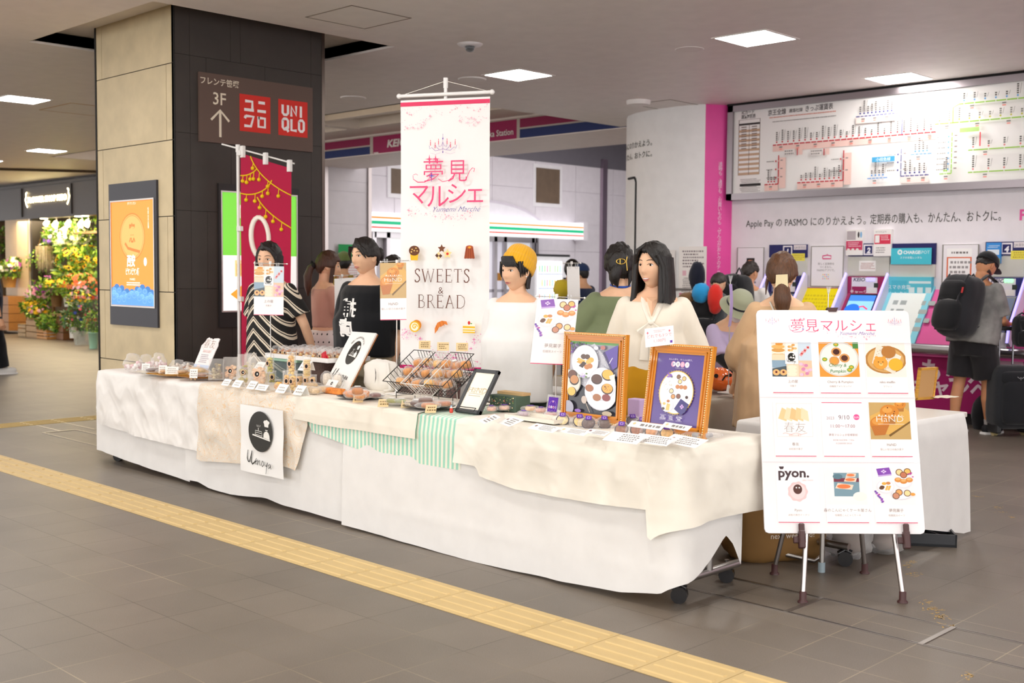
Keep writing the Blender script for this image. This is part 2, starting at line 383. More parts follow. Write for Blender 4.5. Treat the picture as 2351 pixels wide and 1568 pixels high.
# tan face: courses with one offset narrow slab each
zs = [.12, .745, 1.37, 1.995, 2.62, 3.24, 3.9]
zz = [ay(p[0], p[1], PY0).z for p in ((320, 833), (320, 664+5), (320, 501), (310, 334), (310, 165))]
zs = [.11]+[zz[0], zz[1], zz[2], zz[3], zz[4]]+[3.9]
nx = PX0+.13; fx = PX1-.13
for i in range(len(zs)-1):
 sp = nx if i in (1, 3, 5) else fx
 if i == 0: sp = nx+.6
 for a, c1 in ((PX0+.03, sp-g/2), (sp+g/2, PX1-.012)): b.box(a, PY0, zs[i]+g, c1, PY0+.03, zs[i+1]-g*.2)
b.obj('stone_cladding', t)
b = loc(B(mat='stone', col='37302b'))
ys = [PY0+.012, PY0+.1, 4.763+.155+.35, 5.55, 6.0, PY1-.03]
zk = [.11, .72, 1.35, 1.99, 2.62, 3.25, 3.9]
for i in range(6):
 off = .12 if i % 2 else 0
 cuts = [PY0, PY0+.14, PY0+.14+(.15 if i % 2 == 0 else .38), 5.62-off*2, 6.1, PY1]
 for a, c1 in zip(cuts, cuts[1:]): b.box(PX1-.03, a+.0012, zk[i]+.0015, PX1, c1-.0012, zk[i+1]-.0015)
b.obj('dark_cladding', t)
b = loc(B(mat='matte', col='1d1815')); b.box(PX0+.02, PY0+.008, 0, PX1-.012, PY1-.01, 3.9); b.set('1a1614'); b.box(PX0, PY0-.004, 0, PX0+.028, PY0+.05, 3.9); b.box(PX1-.04, PY0, 0, PX1+.002, PY0+.006, 3.9)
b.set('6f655e', 'metal'); b.box(PX1-.03, PY1-.02, 0, PX1+.004, PY1+.012, 3.9); b.obj('core', t)
# --- lit poster on the tan side
a0 = ay(254, 424, PY0); a1 = ay(367, 752, PY0)   # frame outline
fx0, fx1 = a0.x, ay(367, 748, PY0).x; fz1, fz0 = ay(254, 424, PY0).z, ay(256, 744, PY0).z
t = thing('poster_case', 'lit orange noodle poster in a black case on the tan side of the pillar', 'poster case', (fx0, PY0, fz0))
W_, H_ = fx1-fx0, fz1-fz0
M = frame((0, -.02, 0), (1, 0, 0), (0, 0, 1))
b = B(M, 'paint', '2b2a33'); b.box(0, 0, -.03, W_, H_, 0); b.obj('case', t)
mx, mb, mt = .045, .17*H_/1.2, .155*H_/1.2
b = B(M, 'metal', 'b9b3ad'); w2, h2 = W_-2*mx, H_-mb-mt
for q in ((mx-.012, mb-.012, w2+.024, .012), (mx-.012, mb+h2, w2+.024, .012), (mx-.012, mb, .012, h2), (mx+w2, mb, .012, h2)): b.box(q[0], q[1], 0, q[0]+q[2], q[1]+q[3], .008)
b.obj('trim_frame', t)
b = B(M @ T(mx, mb, .001), 'glow', 'ff9440'); b.rect(0, 0, w2, h2); k = w2/.62
b.set('ffad63'); b.ell(w2*.5, h2*.66, w2*.28, h2*.21); b.ring(w2*.5, h2*.66, w2*.29, h2*.22, .008*k, 'f07c35'); b.ring(w2*.5, h2*.66, w2*.26, h2*.20, .004*k, 'f07c35')
b.txt('憲', w2*.5, h2*.62, h2*.19, 'ee7a38', sx=.62, wt=.02); b.line([(w2*.33, h2*.60), (w2*.40, h2*.55), (w2*.55, h2*.53), (w2*.68, h2*.515)], .02*k, 'ee7a38')
b.txt('西安', w2*.47, h2*.385, h2*.115, 'ffffff', sx=.68, wt=.03, shear=.12); b.ell(w2*.80, h2*.42, w2*.035, h2*.04, 'ffffff')
b.txt('ビヤンビヤン麺', w2*.5, h2*.30, h2*.07, 'ffffff', sx=.52, wt=.02)
b.txt('西安麺荘', w2*.5, h2*.245, h2*.022, 'ffffff', sx=1.2); b.scrib(w2*.33, h2*.19, w2*.36, h2*.04, 2, 'ffffff'); b.txt('伝家の手延麺', w2*.88, h2*.9, h2*.033, 'ffffff', sx=.7, vert=True)
b.txt('ダイナンカン', w2*.5, h2*.965, h2*.03, 'ffffff', sx=.9)
r = random.Random(2)
for row, cc in ((0, '3f79b8'), (1, '5c97d2'), (2, '6faae2'), (3, '5c97d2')):
 for i in range(9):
  x = w2*(i+.5*(row % 2))/8.2; y = h2*(.155-.028*row)+h2*.025*sin(i*1.3+row)
  if -.02 < x < w2*1.01:
   x = min(max(x, w2*.06), w2*.94); b.ell(x, y, w2*.06, h2*.028, cc); b.rect(x-w2*.06, 0.002, w2*.12, y-.002, cc)
   if row > 0: b.ring(x, y, w2*.04, h2*.019, .002, '9cc8f0')
b.obj('poster_print', t)
# --- lit green board on the black side
y0 = ax(499, 420, PX1).y; y1 = ax(683, 440, PX1).y; z1 = ax(499, 421, PX1).z; z0 = ax(499, 752, PX1).z
t = thing('poster_case', 'lit green and white notice with an orange arrow on the black side of the pillar', 'poster case', (PX1, y0, z0))
M = frame((.02, 0, 0), (0, 1, 0), (0, 0, 1)); W_, H_ = y1-y0, z1-z0
b = B(M, 'paint', '211d1d'); b.box(0, 0, -.03, W_, H_, 0); b.obj('case', t)
b = B(M, 'metal', 'cfcac6'); u0, v0 = .03, .14; w2, h2 = W_-.06, H_-.21
for q in ((u0-.012, v0-.012, w2+.024, .012), (u0-.012, v0+h2, w2+.024, .012), (u0-.012, v0, .012, h2), (u0+w2, v0, .012, h2)): b.box(q[0], q[1], 0, q[0]+q[2], q[1]+q[3], .008)
b.obj('trim_frame', t)
b = B(M @ T(u0, v0, .001), 'glow', 'ffffff'); b.rect(0, 0, w2, h2, 'fdfdfb'); b.rect(0, h2*.47, w2, h2*.53, '7fe04c')
b.txt('保険薬局', w2*.5, h2*.80, h2*.11, 'f4fff0', sx=1, wt=.03); b.txt('調剤', w2*.45, h2*.60, h2*.13, 'f4fff0', wt=.03)
b.rect(w2*.16, h2*.29, w2*.3, h2*.14, 'f3dd9a'); b.rect(w2*.18, h2*.3, w2*.12, h2*.1, 'e8c26a'); b.rect(w2*.6, h2*.25, w2*.3, h2*.14, 'e9f3df')
b.poly([(w2*.10, h2*.14), (w2*.26, h2*.22), (w2*.26, h2*.175), (w2*.5, h2*.175), (w2*.5, h2*.105), (w2*.26, h2*.105), (w2*.26, h2*.06)], 'f5a93a')
b.txt('改札口を右に', w2*.6, h2*.12, h2*.045, 'd23a3a', wt=.01)
b.obj('poster_print', t)
# --- direction sign
y0 = ax(454, 165, PX1).y; y1 = ax(714, 204, PX1).y; z1 = ax(454, 165, PX1).z; z0 = ax(454, 324.5, PX1).z
t = thing('direction_sign', 'brown direction sign with an up arrow and red squares high on the black pillar', 'sign', (PX1, y0, z0))
W_, H_ = y1-y0, z1-z0; b = B(frame((.025, 0, 0), (0, 1, 0), (0, 0, 1)), 'print', '65524a'); b.box(0, 0, -.025, W_, H_, 0); b.obj('panel', t)
b = B(frame((.026, 0, 0), (0, 1, 0), (0, 0, 1)), 'print', 'e9ddc8'); k = W_/1.123
b.txt('フレンテ笹塚', .19*k, .475*k, .062*k, sx=.95, wt=.012); b.txt('3F', .185*k, .315*k, .135*k, wt=.008, sx=.95)
b.line([(.19*k, .05*k), (.19*k, .265*k)], .022*k); b.line([(.105*k, .185*k), (.19*k, .27*k), (.275*k, .185*k)], .02*k)
for i, x in enumerate((.375, .76)):
 b.rect(x*k, .12*k, .305*k, .31*k, 'd9342b'); b.set('f6f2f2')
 X = x*k; Z = .12*k
 def L(*p, w=.024): b.line([(X+a*k, Z+c*k) for a, c in p], w*k)
 if i == 0:
  L((.055, .255), (.125, .255), (.125, .185)); L((.045, .183), (.14, .183)); L((.185, .255), (.25, .255)); L((.175, .183), (.26, .183))
  L((.06, .13), (.137, .13), (.11, .047), (.045, .047)); L((.05, .11), (.062, .132)); L((.185, .125), (.25, .125), (.25, .05), (.185, .05), (.185, .137))
 else:
  L((.045, .265), (.045, .195), (.06, .18), (.085, .18), (.10, .195), (.10, .265)); L((.135, .17), (.135, .255), (.185, .185), (.185, .268)); L((.235, .17), (.235, .268))
  L((.045, .13), (.06, .145), (.085, .145), (.10, .13), (.10, .07), (.085, .055), (.06, .055), (.045, .07), (.045, .133)); L((.075, .075), (.105, .035)); L((.135, .148), (.135, .052), (.19, .052))
  L((.215, .13), (.23, .145), (.25, .145), (.265, .13), (.265, .065), (.25, .05), (.23, .05), (.215, .065), (.215, .133))
b.obj('sign_print', t)

# ---------------- walls: fare wall, pink return, curved white wall ----------------
WY = 11.75
b = B(mat='paint', col='efe9ee'); b.box(-7.86, WY, 0, 8, WY+.12, CZL); st(b, 'wall_right')
b = B(mat='paint', col='e8479f')
b.hull([(-8.02, 11.43, 0), (-7.83, WY+.02, 0), (-7.95, WY+.06, 0), (-8.1, 11.5, 0), (-8.02, 11.43, CZL), (-7.83, WY+.02, CZL), (-7.95, WY+.06, CZL), (-8.1, 11.5, CZL)]); st(b, 'wall_corner')
b = B(frame((-8.02+.004, 11.43+.0, 0), (.19, .34, 0), (0, 0, 1)), 'print', 'f7c6e2')
zt = ay(1645, 382, 11.6).z; b.L = .003
b.txt('通勤も、通学も、お買いものも、ぜんぶがおトクのチャンス！', .2, zt, .058, sx=.9, wt=.01, vert=True, sp=.92)
b.obj('wall_lettering', label='white vertical slogan running down the pink wall strip', category='lettering')
pts = [(-8.02, 11.43), (-8.17, 11.375), (-8.39, 11.345), (-8.67, 11.36), (-8.9, 11.41), (-9.14, 11.50), (-9.37, 11.64), (-9.55, 11.84), (-9.66, 12.1), (-9.7, 12.5), (-9.7, 17)]
b = B(mat='paint', col='f1efef'); b.smooth = True
n = len(pts); vs = [(x, y, z) for z in (0, CZL+.05) for x, y in pts]; b.add(vs, [(i+1, i, n+i, n+i+1) for i in range(n-1)], True)
vs = [(x+.05, y+.15, z) for z in (0, CZL+.05) for x, y in pts]; b.add(vs, [(i, i+1, n+i+1, n+i) for i in range(n-1)], True); st(b, 'wall_curved')
b = B(mat='metal', col='8f8a88'); zr = ay(1560, 664, 11.36).z
b.tube([(x-.0, y-.012, zr) for x, y in pts[:8]], .015, 6); st(b, 'trim_5')
# things on the curved wall, placed by their visible column at the wall
def onwall(px, py):
 best = None; d = ray(px, py)
 for (xa, ya), (xb, yb) in zip(pts, pts[1:]):
  den = d.x*(yb-ya)-d.y*(xb-xa)
  if abs(den) < 1e-9: continue
  tt = (xa*(yb-ya)-ya*(xb-xa))/den; q = CO+d*tt
  L2 = (xb-xa)**2+(yb-ya)**2; s_ = ((q.x-xa)*(xb-xa)+(q.y-ya)*(yb-ya))/L2
  if tt > 0 and -.01 <= s_ <= 1.01 and (best is None or tt < best[0]): best = (tt, q, V((xa-xb, ya-yb, 0)).normalized())
 return best[1], best[2]
q, rt = onwall(1560, 625); w_, h_ = .37, .62
b = B(frame(q+V((0, -.01, -.31)), rt, (0, 0, 1)) @ T(0, 0, .004), 'print', 'f6f1ef'); b.rect(0, 0, w_, h_, 'f3ede9'); b.rect(.01, .015, w_-.02, .045, 'd8799b'); b.txt('お知らせ', w_/2, .025, .02, 'ffffff')
b.scrib(.04, .36, w_-.08, .22, 6, '8d7f82', 1); b.scrib(.04, .07, w_-.08, .18, 8, '8f8a88', 2); b.rect(.05, .27, .05, .06, 'e9b9c6'); b.rect(.14, .27, .05, .06, 'e3bcc6'); b.ell(.29, .3, .018, .035, 'd86a7a')
b.obj('notice', label='laminated notice with a pink bottom bar on the curved white wall', category='notice')
q, rt = onwall(1536, 640)
b = B(frame(q+V((0, -.008, -.15)), rt, (0, 0, 1)) @ T(-.12, 0, .004), 'print', 'efe7e6'); b.rect(0, 0, .22, .5, 'efe9e6'); b.rect(.01, .01, .2, .035, 'cf6f8f'); b.scrib(.02, .08, .16, .38, 12, 'b0a4a6', 5)
b.obj('notice', label='narrow notice half hidden behind the long-haired woman on the curved wall', category='notice')
for txt, py, lab in (('PASMOにのりかえよう。', 333, 'upper'), ('かんたん、おトクに。', 358, 'lower')):
 b = B(mat='print', col='3a3836'); zc = ay(1465, py, 11.5).z-.03
 q, rt = onwall(1498, py)
 key = []; tb = B(mat='print', col='3a3836'); tb.txt(txt, 0, 0, .085, al='r', wt=.004)
 arc = [0]; 
 P0, _ = onwall(1498, py)
 # wrap the line of text round the wall
 path = [(x, y) for x, y in pts if x < P0.x]; path = [(P0.x, P0.y)]+path
 def wrap(s):
  for (xa, ya), (xb, yb) in zip(path, path[1:]):
   l = hypot(xb-xa, yb-ya)
   if s <= l: return xa+(xb-xa)*s/l, ya+(yb-ya)*s/l, (xb-xa)/l, (yb-ya)/l
   s -= l
  return path[-1][0], path[-1][1], 0, 1
 vs = [(wrap(-v.x)[0]+(-wrap(-v.x)[3])*-.008*-1, wrap(-v.x)[1]+wrap(-v.x)[2]*.008, zc+v.y) for v in tb.v]
 b.add(vs, tb.f); b.obj('wall_lettering', label='%s line of dark lettering at the left end of the curved white wall' % lab, category='lettering')
# printed phone outline on the curved wall
q, rt = onwall(1460, 500)

b = B(mat='print', col='2f2e30'); za, zb_ = ay(1455, 408, 11.5).z, ay(1455, 566, 11.5).z-.4
up = [(onwall(x, 420)[0]+V((.0, -.008, 0))) for x in (1444, 1447, 1450, 1454, 1457)]
pp = [(p.x, p.y, za) for p in up]; e = up[-1]; pp += [(e.x+.02, e.y-.004, za-.02), (e.x+.035, e.y-.006, za-.06), (e.x+.035, e.y-.006, zb_)]
b.tube(pp, [.016]*len(pp), 6); b.obj('phone_picture', label='black outline of a giant printed phone on the curved white wall', category='picture')
# map case on the fourth wall, low
q, rt = onwall(1575, 715)
b = B(frame(q+V((0, -.012, -.3)), rt, (0, 0, 1)), 'print', 'e9e6e6'); b.rect(-.35, -.1, .6, .62, 'eceaea'); b.rect(-.18, 0, .24, .36, '6a6768'); b.line([(-.12, .05), (-.12, .3), (0, .3), (0, .1)], .02, 'd8d8d8'); b.scrib(.08, .02, .14, .3, 7, 'a9a7a8', 4)
b.obj('map_panel', label='grey station map panel behind the big rucksacks', category='map panel')

# ---------------- station beam with its sign ----------------
b = B(mat='paint', col='efe5e0'); b.box(-22, 12.42, 3.5, -9.72, 13.95, 4.7); st(b, 'wall_beam')
b = B(frame((0, 12.415, 0), (1, 0, 0), (0, 0, 1)), 'print', 'c9c0bc'); t = thing('station_sign', 'long maroon and navy station name sign on the beam behind the banner', 'sign')
zb0, zt0 = 3.512, 3.80; zm = (zb0+zt0)/2
b.rect(-22, zb0, 12.2, zt0-zb0+.02, 'b9b0aa')
segs = [(-22, ay(850, 330, 12.42).x), (ay(857, 330, 12.42).x, ay(1187, 290, 12.42).x), (ay(1194, 290, 12.42).x, -9.75)]
for i in (0, 2):
 a, c1 = segs[i]; b.rect(a, zm+.012, c1-a, zt0-zm-.012, '8a1c4c'); b.rect(a, zb0, c1-a, zm-zb0-.012, '1f2f66')
a, c1 = segs[1]; b.rect(a, zb0, c1-a, zt0-zb0, '9a1c55')
b.obj('sign_panel', t)
b = B(frame((0, 12.405, 0), (1, 0, 0), (0, 0, 1)), 'print', 'e6dfe0'); xk = ay(890, 330, 12.42).x
b.txt('KEIO', xk, zb0+.085, .16, al='l', sx=1.35, wt=.035, shear=.18); b.txt('Sasazuka Station', ay(1180, 305, 12.42).x, zb0+.065, .125, al='r', wt=.01); b.txt('京王線 笹塚駅', ay(1010, 320, 12.42).x, zb0+.07, .15, wt=.01); b.rect(xk-.35, zb0, .12, .02)
b.obj('sign_lettering', t)

# ---------------- far hall: shop wall, convenience store ----------------
XW = -19.0
b = B(mat='paint', col='e3dde4'); zb1 = ax(1290, 376, XW).z; zj = [ax(1310, 440, XW).z, ax(1310, 505, XW).z-.1, ax(1400, 580, XW).z, 1.1, .5]
b.box(XW-.2, 12.5, 0, XW-.02, 27, zb1); zc = sorted(zj)+[zb1]; za = 0
for z in zc:
 yy = 14.3
 while yy < 26: b.box(XW-.02, yy+.006, za+.006, XW, yy+1.45, z-.006); yy += 1.456
 za = z
b.set('6f6b74'); b.box(XW-.2, 12.5, zb1, XW+.01, 27, 5.2); b.set('7b7780'); b.box(XW, 25, 0, -9.8, 25.3, 5.2)
st(b, 'wall_back')
b = B(mat='paint', col='bdb6b6'); b.box(-22, 13.9, 5.0, -9.6, 27, 5.1); st(b, 'ceiling_far')
b = B(mat='paint', col='d9d3d8'); ya, yb = ax(752, 400, -18).y, ax(846, 400, -18).y; za = 0
for z in [1.15, 1.82+.6, 2.95+.1, ax(800, 417, -18).z, 4.9]:
 b.box(-18.3, ya, za+.007, -18, yb-.02, z-.007); za = z
b.box(-18.29, ya-.0, 0, -18.01, yb-.03, 4.9); b.set('a79d9b', 'metal'); b.box(-18.1, ya-.11, 0, -17.97, ya-.005, 4.9); b.box(-18.05, yb-.03, 0, -17.96, yb+.05, 4.9); b.set('cfc8cc', 'paint'); b.box(-18.4, 12.5, 0, -18.1, ya, 4.9)
st(b, 'wall_side')
b = B(mat='metal', col='b6a4b4'); y_ = ax(1383, 450, XW).y; b.box(XW, y_-.09, 0, XW+.09, y_+.09, 4.4); st(b, 'trim_6')
# brown acoustic panels
for i, (x0, y0_, x1, y1_, lab) in enumerate(((1222, 382, 1289, 473, 'brown square wall panel with a white frame above the convenience store sign'), (888, 382, 955, 453, 'brown wall panel partly behind the white banner, left of it'))):
 p0 = ax(x0, y1_, XW); p1 = ax(x1, y0_, XW); t = thing('wall_panel', lab, 'wall panel', (XW, p0.y, p0.z)); w_, h_ = p1.y-p0.y, p1.z-p0.z
 b = B(frame((.03, 0, 0), (0, 1, 0), (0, 0, 1)), 'paint', 'efecf0'); b.box(0, 0, -.03, w_, h_, 0); b.obj('frame', t)
 b = B(frame((.035, 0, 0), (0, 1, 0), (0, 0, 1)), 'stone', '6d5a49'); b.box(.09, .09, -.02, w_-.09, h_-.09, 0); b.obj('panel', t)
# arch; its lit dome is painted as a lighter colour
b = B(frame((XW+.03, 0, 0), (0, 1, 0), (0, 0, 1)), 'paint', 'eeebf2'); yc = ax(1105, 520, XW).y; zc_ = ax(1105, 520, XW).z-.05; yr = ax(1248, 520, XW).y-yc; zr_ = ax(1128, 462, XW).z-zc_
P_ = [(yc+yr*cos(a), zc_+zr_*sin(a)) for a in [pi*i/30 for i in range(31)]]; b.poly(P_); b.line(P_, .06, 'd8d0dc'); st(b, 'trim_7')
# store sign
XS = -18.65; p0 = ax(848, 531, XS); p1 = ax(1345, 549, XS); q0 = ax(848, 487, XS); z0 = (p0.z+p1.z)/2; z1 = (q0.z+ax(1345, 512, XS).z)/2; w_ = p1.y-p0.y; h_ = z1-z0
t = thing('store_sign', 'long white lit store sign with orange, green and red stripes', 'sign', (XS, p0.y, z0))
b = B(frame((0, 0, 0), (0, 1, 0), (0, 0, 1)), 'glow', 'ffffff'); b.box(0, 0, -.3, w_-.1, h_, 0); b.set('e9e4ea', 'paint'); b.box(w_-.1, -.03, -.3, w_+.05, h_+.03, .02); b.obj('sign_box', t)
b = B(frame((.002, 0, 0), (0, 1, 0), (0, 0, 1)), 'glow', 'ff9a3c'); b.rect(0, h_*.68, w_-.1, h_*.09, 'f58a20'); b.rect(0, h_*.38, w_-.1, h_*.17, '10b07c'); b.rect(0, h_*.17, w_-.1, h_*.08, 'e8402a'); b.obj('stripes', t)
# store front under the sign
b = B(mat='metal', col='bdb8bb'); ys_ = [ax(x, 600, XW).y for x in (852, 884, 930, 1020, 1130, 1152, 1216, 1225)]
for y in ys_: b.box(XW+.02, y-.05, 0, XW+.12, y+.05, z0)
b.box(XW+.02, ys_[0], z0-.12, XW+.12, ys_[-1], z0); b.box(XW+.02, ys_[0], 0, XW+.12, ys_[-1], .12); st(b, 'door_1')
for i, (a, c1, m_, cc) in enumerate(((1, 2, 'glow', 'ffffff'), (2, 4, 'glow', 'c9c6cf'), (4, 5, 'glow', 'b9b6c0'), (5, 6, 'glow', 'c9c8ce'))):
 b = B(mat=m_, col=cc); b.box(XW+.03, ys_[a]+.05, .12, XW+.06, ys_[c1]-.05, z0-.12); b.set('b5b2bc', 'print')
 b.box(XW+.06, ys_[a]+.05, 1.05, XW+.065, ys_[c1]-.05, 1.12)
 for k in range(3):
  yy = ys_[a]+(ys_[c1]-ys_[a])*(.3+.2*k); b.set('d3913f', 'print'); b.box(XW+.067, yy-.05, 1.32, XW+.07, yy+.03, 1.5)
 st(b, 'window_%d' % (i+1))
# vending machine
XM = -18.2; a0 = ax(1228, 583, XM); a1 = ax(1308, 583, XM); zt = a0.z; w_ = a1.y-a0.y
t = thing('vending_machine', 'white drinks vending machine with a bright window beside the store', 'vending machine', (XM, a0.y, 0))
b = B(mat='paint', col='eeeef2'); b.box(-.7, 0, 0, 0, w_, zt-.05); b.set('18181c'); b.box(-.7, 0, zt-.05, .01, w_, zt); b.set('c9c9d0'); b.box(0, .05, .2, .01, w_-.05, .5); b.obj('body', t)
wx = w_*.68; b = B(frame((.012, .1, .78), (0, 1, 0), (0, 0, 1)), 'glow', 'ffffff'); b.set(mat='glow2'); b.rect(0, 0, wx, zt-.95); b.set(mat='glow')
r = random.Random(5); hh = (zt-.95)/3
for i in range(3):
 b.rect(0, hh*i+.02, wx, .035, '9fa8c0')
 for j in range(9): b.rect(wx*(j+.3)/9.3, hh*i+.08, wx*.06, hh*.5, r.choice(['7fc7ea', 'f07d9c', '8fe07a', 'f5c14d', 'e85a50', 'b9d8f5', '62b59a', 'f0f0f0']))
b.obj('display_window', t)
b = B(frame((.012, wx+.16, .8), (0, 1, 0), (0, 0, 1)), 'print', '2a2a30'); b.rect(0, .25, w_-wx-.24, .35); b.ell(.08, .5, .04, .04, '59e08a'); b.rect(.02, .05, .1, .08, 'c23b4a'); b.obj('control_panel', t)
# notice boards by the side wall
p0 = ax(779, 570, -17.9); b = B(frame((-17.93, p0.y, 0), (0, 1, 0), (0, 0, 1)), 'print', '1e9a52'); b.rect(0, 1.7, .6, .33, '1e9a52'); b.rect(.0, 1.25, .6, .43, 'f0eded'); b.scrib(.06, 1.4, .5, .25, 5, 'd3a2a2', 3); b.txt('利用案内', .35, 1.3, .1, '5a78c8', wt=.01)
b.obj('notice_board', label='green topped notice board on the far grey wall behind the capped man', category='notice board')
# ================= the fare wall =================
class Pl:
 def __init__(s, o, right, up): s.M = frame(o, right, up); s.I = s.M.inverted()
 def __call__(s, px, py):
  a = s.I @ CO; d = (s.I.to_3x3() @ ray(px, py)); t = -a.z/d.z; q = a+d*t; return q.x, q.y
def fit(b, t, x0, x1, y, h, col=None, **k):
 tmp = B(); tmp.txt(t, 0, 0, h, al='l', **k); w = max(v.x for v in tmp.v)-min(v.x for v in tmp.v)
 b.txt(t, x0, y, h, col, al='l', sx=(x1-x0)/w, **k)
def qrect(b, P, x0, y0, x1, y1, col=None):   # rectangle given by two picture corners on plane P
 a = P(x0, y1); c1 = P(x1, y0); b.rect(a[0], a[1], c1[0]-a[0], c1[1]-a[1], col); return a[0], a[1], c1[0]-a[0], c1[1]-a[1]
P = Pl((0, 11.66, 0), (1, 0, 0), (0, 0, 1))
x0, zt = P(1674, 242); _, zb = P(1678, 460); x1 = -2.6; W_ = x1-x0; zt = CZL-.02
t = thing('fare_map', 'huge framed railway fare map board high on the wall at the right', 'map board', (x0, 11.72, zb))
b = B(mat='metal', col='9b9397'); f = .075
for q in ((x0, zb, x1, zb+f), (x0, zt-f, x1, zt), (x0, zb, x0+f, zt), (x1-f, zb, x1, zt)): b.box(q[0], 11.63, q[1], q[2], 11.74, q[3])
b.M = T(-x0, -11.72, -zb); b.v = [T(-x0, -11.72, -zb) @ p for p in b.v]; b.obj('frame', t)
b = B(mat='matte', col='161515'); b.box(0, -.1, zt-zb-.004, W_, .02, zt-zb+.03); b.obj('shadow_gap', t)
T0 = T(-x0, -11.72, -zb)
b = B(T0 @ P.M, 'print', 'f3f0ee'); b.rect(x0+f, zb+f, W_-2*f, zt-zb-2*f, 'f4f1ef'); b.obj('board', t)
def c5(x, y): return P(1690+x/7.124, 240+y/7.124)
def c6(x, y): return P(2020+x/5.6, 170+y/5.6)
b = B(T0 @ P.M, 'print', 'c02a35'); b.L = .002
a = c5(35, 1160); d = c5(395, 225); tw = d[0]-a[0]; th = d[1]-a[1]; b.line([(a[0], a[1]), (a[0]+tw, a[1]), (a[0]+tw, a[1]+th), (a[0], a[1]+th)], .008, '7a6a60', True)
b.rect(a[0], a[1]+th*.9, tw, th*.035, '3a3434')
for i in range(10): b.rect(a[0], a[1]+th*(.0+.086*i), tw, th*.043, 'c9a98e')
b.line([(a[0]+tw/2, a[1]), (a[0]+tw/2, a[1]+th*.92)], .006, '7a6a60')
for i in range(10):
 for j in (0, 1): b.rect(a[0]+tw*(.12+.5*j), a[1]+th*(.47+.043*i), tw*.25, th*.018, '8a7a72')
p = c5(200, 150); b.txt('ICカード', p[0], p[1], .045, '4a4446', sx=.95, wt=.012); p = c5(205, 222); b.txt('運賃対照表', p[0], p[1], .05, sx=.75, wt=.012)
p = c5(60, 1440); b.scrib(p[0], p[1], tw, .16, 9, 'a8a0a0', 7); b.rect(p[0], p[1]+.07, tw, .028, '2b2728')
p = c5(525, 185); p2 = c5(820, 100); fit(b, '京王全線', p[0], p2[0], p[1]+.005, .068, '5a5456', wt=.012); p = c5(868, 138); p2 = c5(1090, 80); fit(b, '連絡社線', p[0], p2[0], p[1]+.006, .045, '5a5456', wt=.008)
p = c5(1140, 110); p2 = c5(1590, 30); fit(b, 'きっぷ運賃表', p[0], p2[0], p[1], .07, '5a5456', wt=.01)
p = c5(525, 230); p2 = c5(1640, 120); b.scrib(p[0], p[1]-.005, p2[0]-p[0], .022, 1, 'e08a78', 8); p = c5(540, 300); p2 = c5(1850, 150); b.scrib(p[0], p[1]-.005, p2[0]-p[0], .022, 1, 'a09a9a', 9)
r = random.Random(11)
def route(cf, pts, w, col, stations=(), down=True, lab=True, band=None):
 q = [cf(*p) for p in pts]
 if band: 
  for (ax_, ay_), (bx, by) in zip(q, q[1:]):
   if abs(ay_-by) < abs(ax_-bx): b.rect(min(ax_, bx), ay_-.075, abs(bx-ax_), .066, band)
   else: b.rect(ax_+.02, min(ay_, by)-.05, .09, abs(by-ay_), band)
 b.line(q, w, col)
 if stations:
  (xa, ya), (xb, yb) = cf(*stations[0]), cf(*stations[1])
  for i in range(stations[2]):
   x = xa+(xb-xa)*i/(stations[2]-1); y = ya
   b.rect(x-.004, y-w/2, .008, w, 'f6f2ef'); b.ell(x, y+.032, .010, .011, stations[3] if len(stations) > 3 else col, 8)
   if lab:
    h = r.randint(2, 6); b.set(stations[4] if len(stations) > 4 else '6e6866')
    z = b.lay()
    for k in range(h): b.add([(x-.010, y+.05+k*.021, z), (x+.010, y+.05+k*.021, z), (x+.010, y+.064+k*.021, z), (x-.010, y+.064+k*.021, z)], [(0, 1, 2, 3)])
    b.line([(x+.022, y+.05), (x+.034, y+.05+h*.02)], .003)
  for i in range(0, stations[2]-1, 3):
   x = xa+(xb-xa)*(i+.8)/(stations[2]-1); b.rect(x-.02, ya-.036, .04, .014, '8a8484'); b.rect(x-.018, ya-.058, .036, .013, 'f0988c')
RD, RDB, GR, NV, BL = 'c8333c', 'f3cfc6', '9ccc50', '3a3c84', '5b97d8'
def lv(cf, x, y0_, y1_):  # keep horizontal lines truly level on the board
 return None
def H(cf, xa, xb, y): 
 ya = cf(xa, y)[1]; return [(cf(xa, y)[0], ya), (cf(xb, y)[0], ya)]
def hroute(cf, xa, xb, y, w, col, n, cc=None, band=None, lab=True, tc='6e6866'):
 (x_, y_), (x2, _) = H(cf, xa, xb, y); route(lambda a_, b_: (a_, b_), [(x_, y_), (x2, y_)], w, col, ((x_+.05, y_), (x2-.05, y_), n, cc or col, tc), lab=lab, band=band); return x_, x2, y_
def vroute(x, ya, yb, w, col, n, band=None, cc=None):
 if band: b.rect(x+.01, min(ya, yb)-.05, .085, abs(ya-yb)+.02, band)
 b.line([(x, ya), (x, yb)], w, col)
 for i in range(n):
  y = ya+(yb-ya)*(i+.7)/(n+.5); b.rect(x-w/2, y-.004, w, .008, 'f6f2ef'); b.ell(x-.035, y, .010, .011, cc or col, 8); b.scrib(x-.16, y-.011, .1, .022, 1, '8a8482', n+i); b.rect(x+.025, y-.0, .03, .013, '9a8a88')
yl = c5(1300, 610)[1]; xa, xb = c5(605, 680)[0], c6(720, 780)[0]
hroute(lambda x, y: (x, y), xa, xb, yl, .014, RD, 26, band=RDB)
xv = c5(705, 900)[0]; yv = c5(705, 1300)[1]; vroute(xv, yl-.12, yv, .013, RD, 3, RDB); hroute(lambda x, y: (x, y), c5(475, 1300)[0], xv, yv, .014, RD, 3, band=RDB)
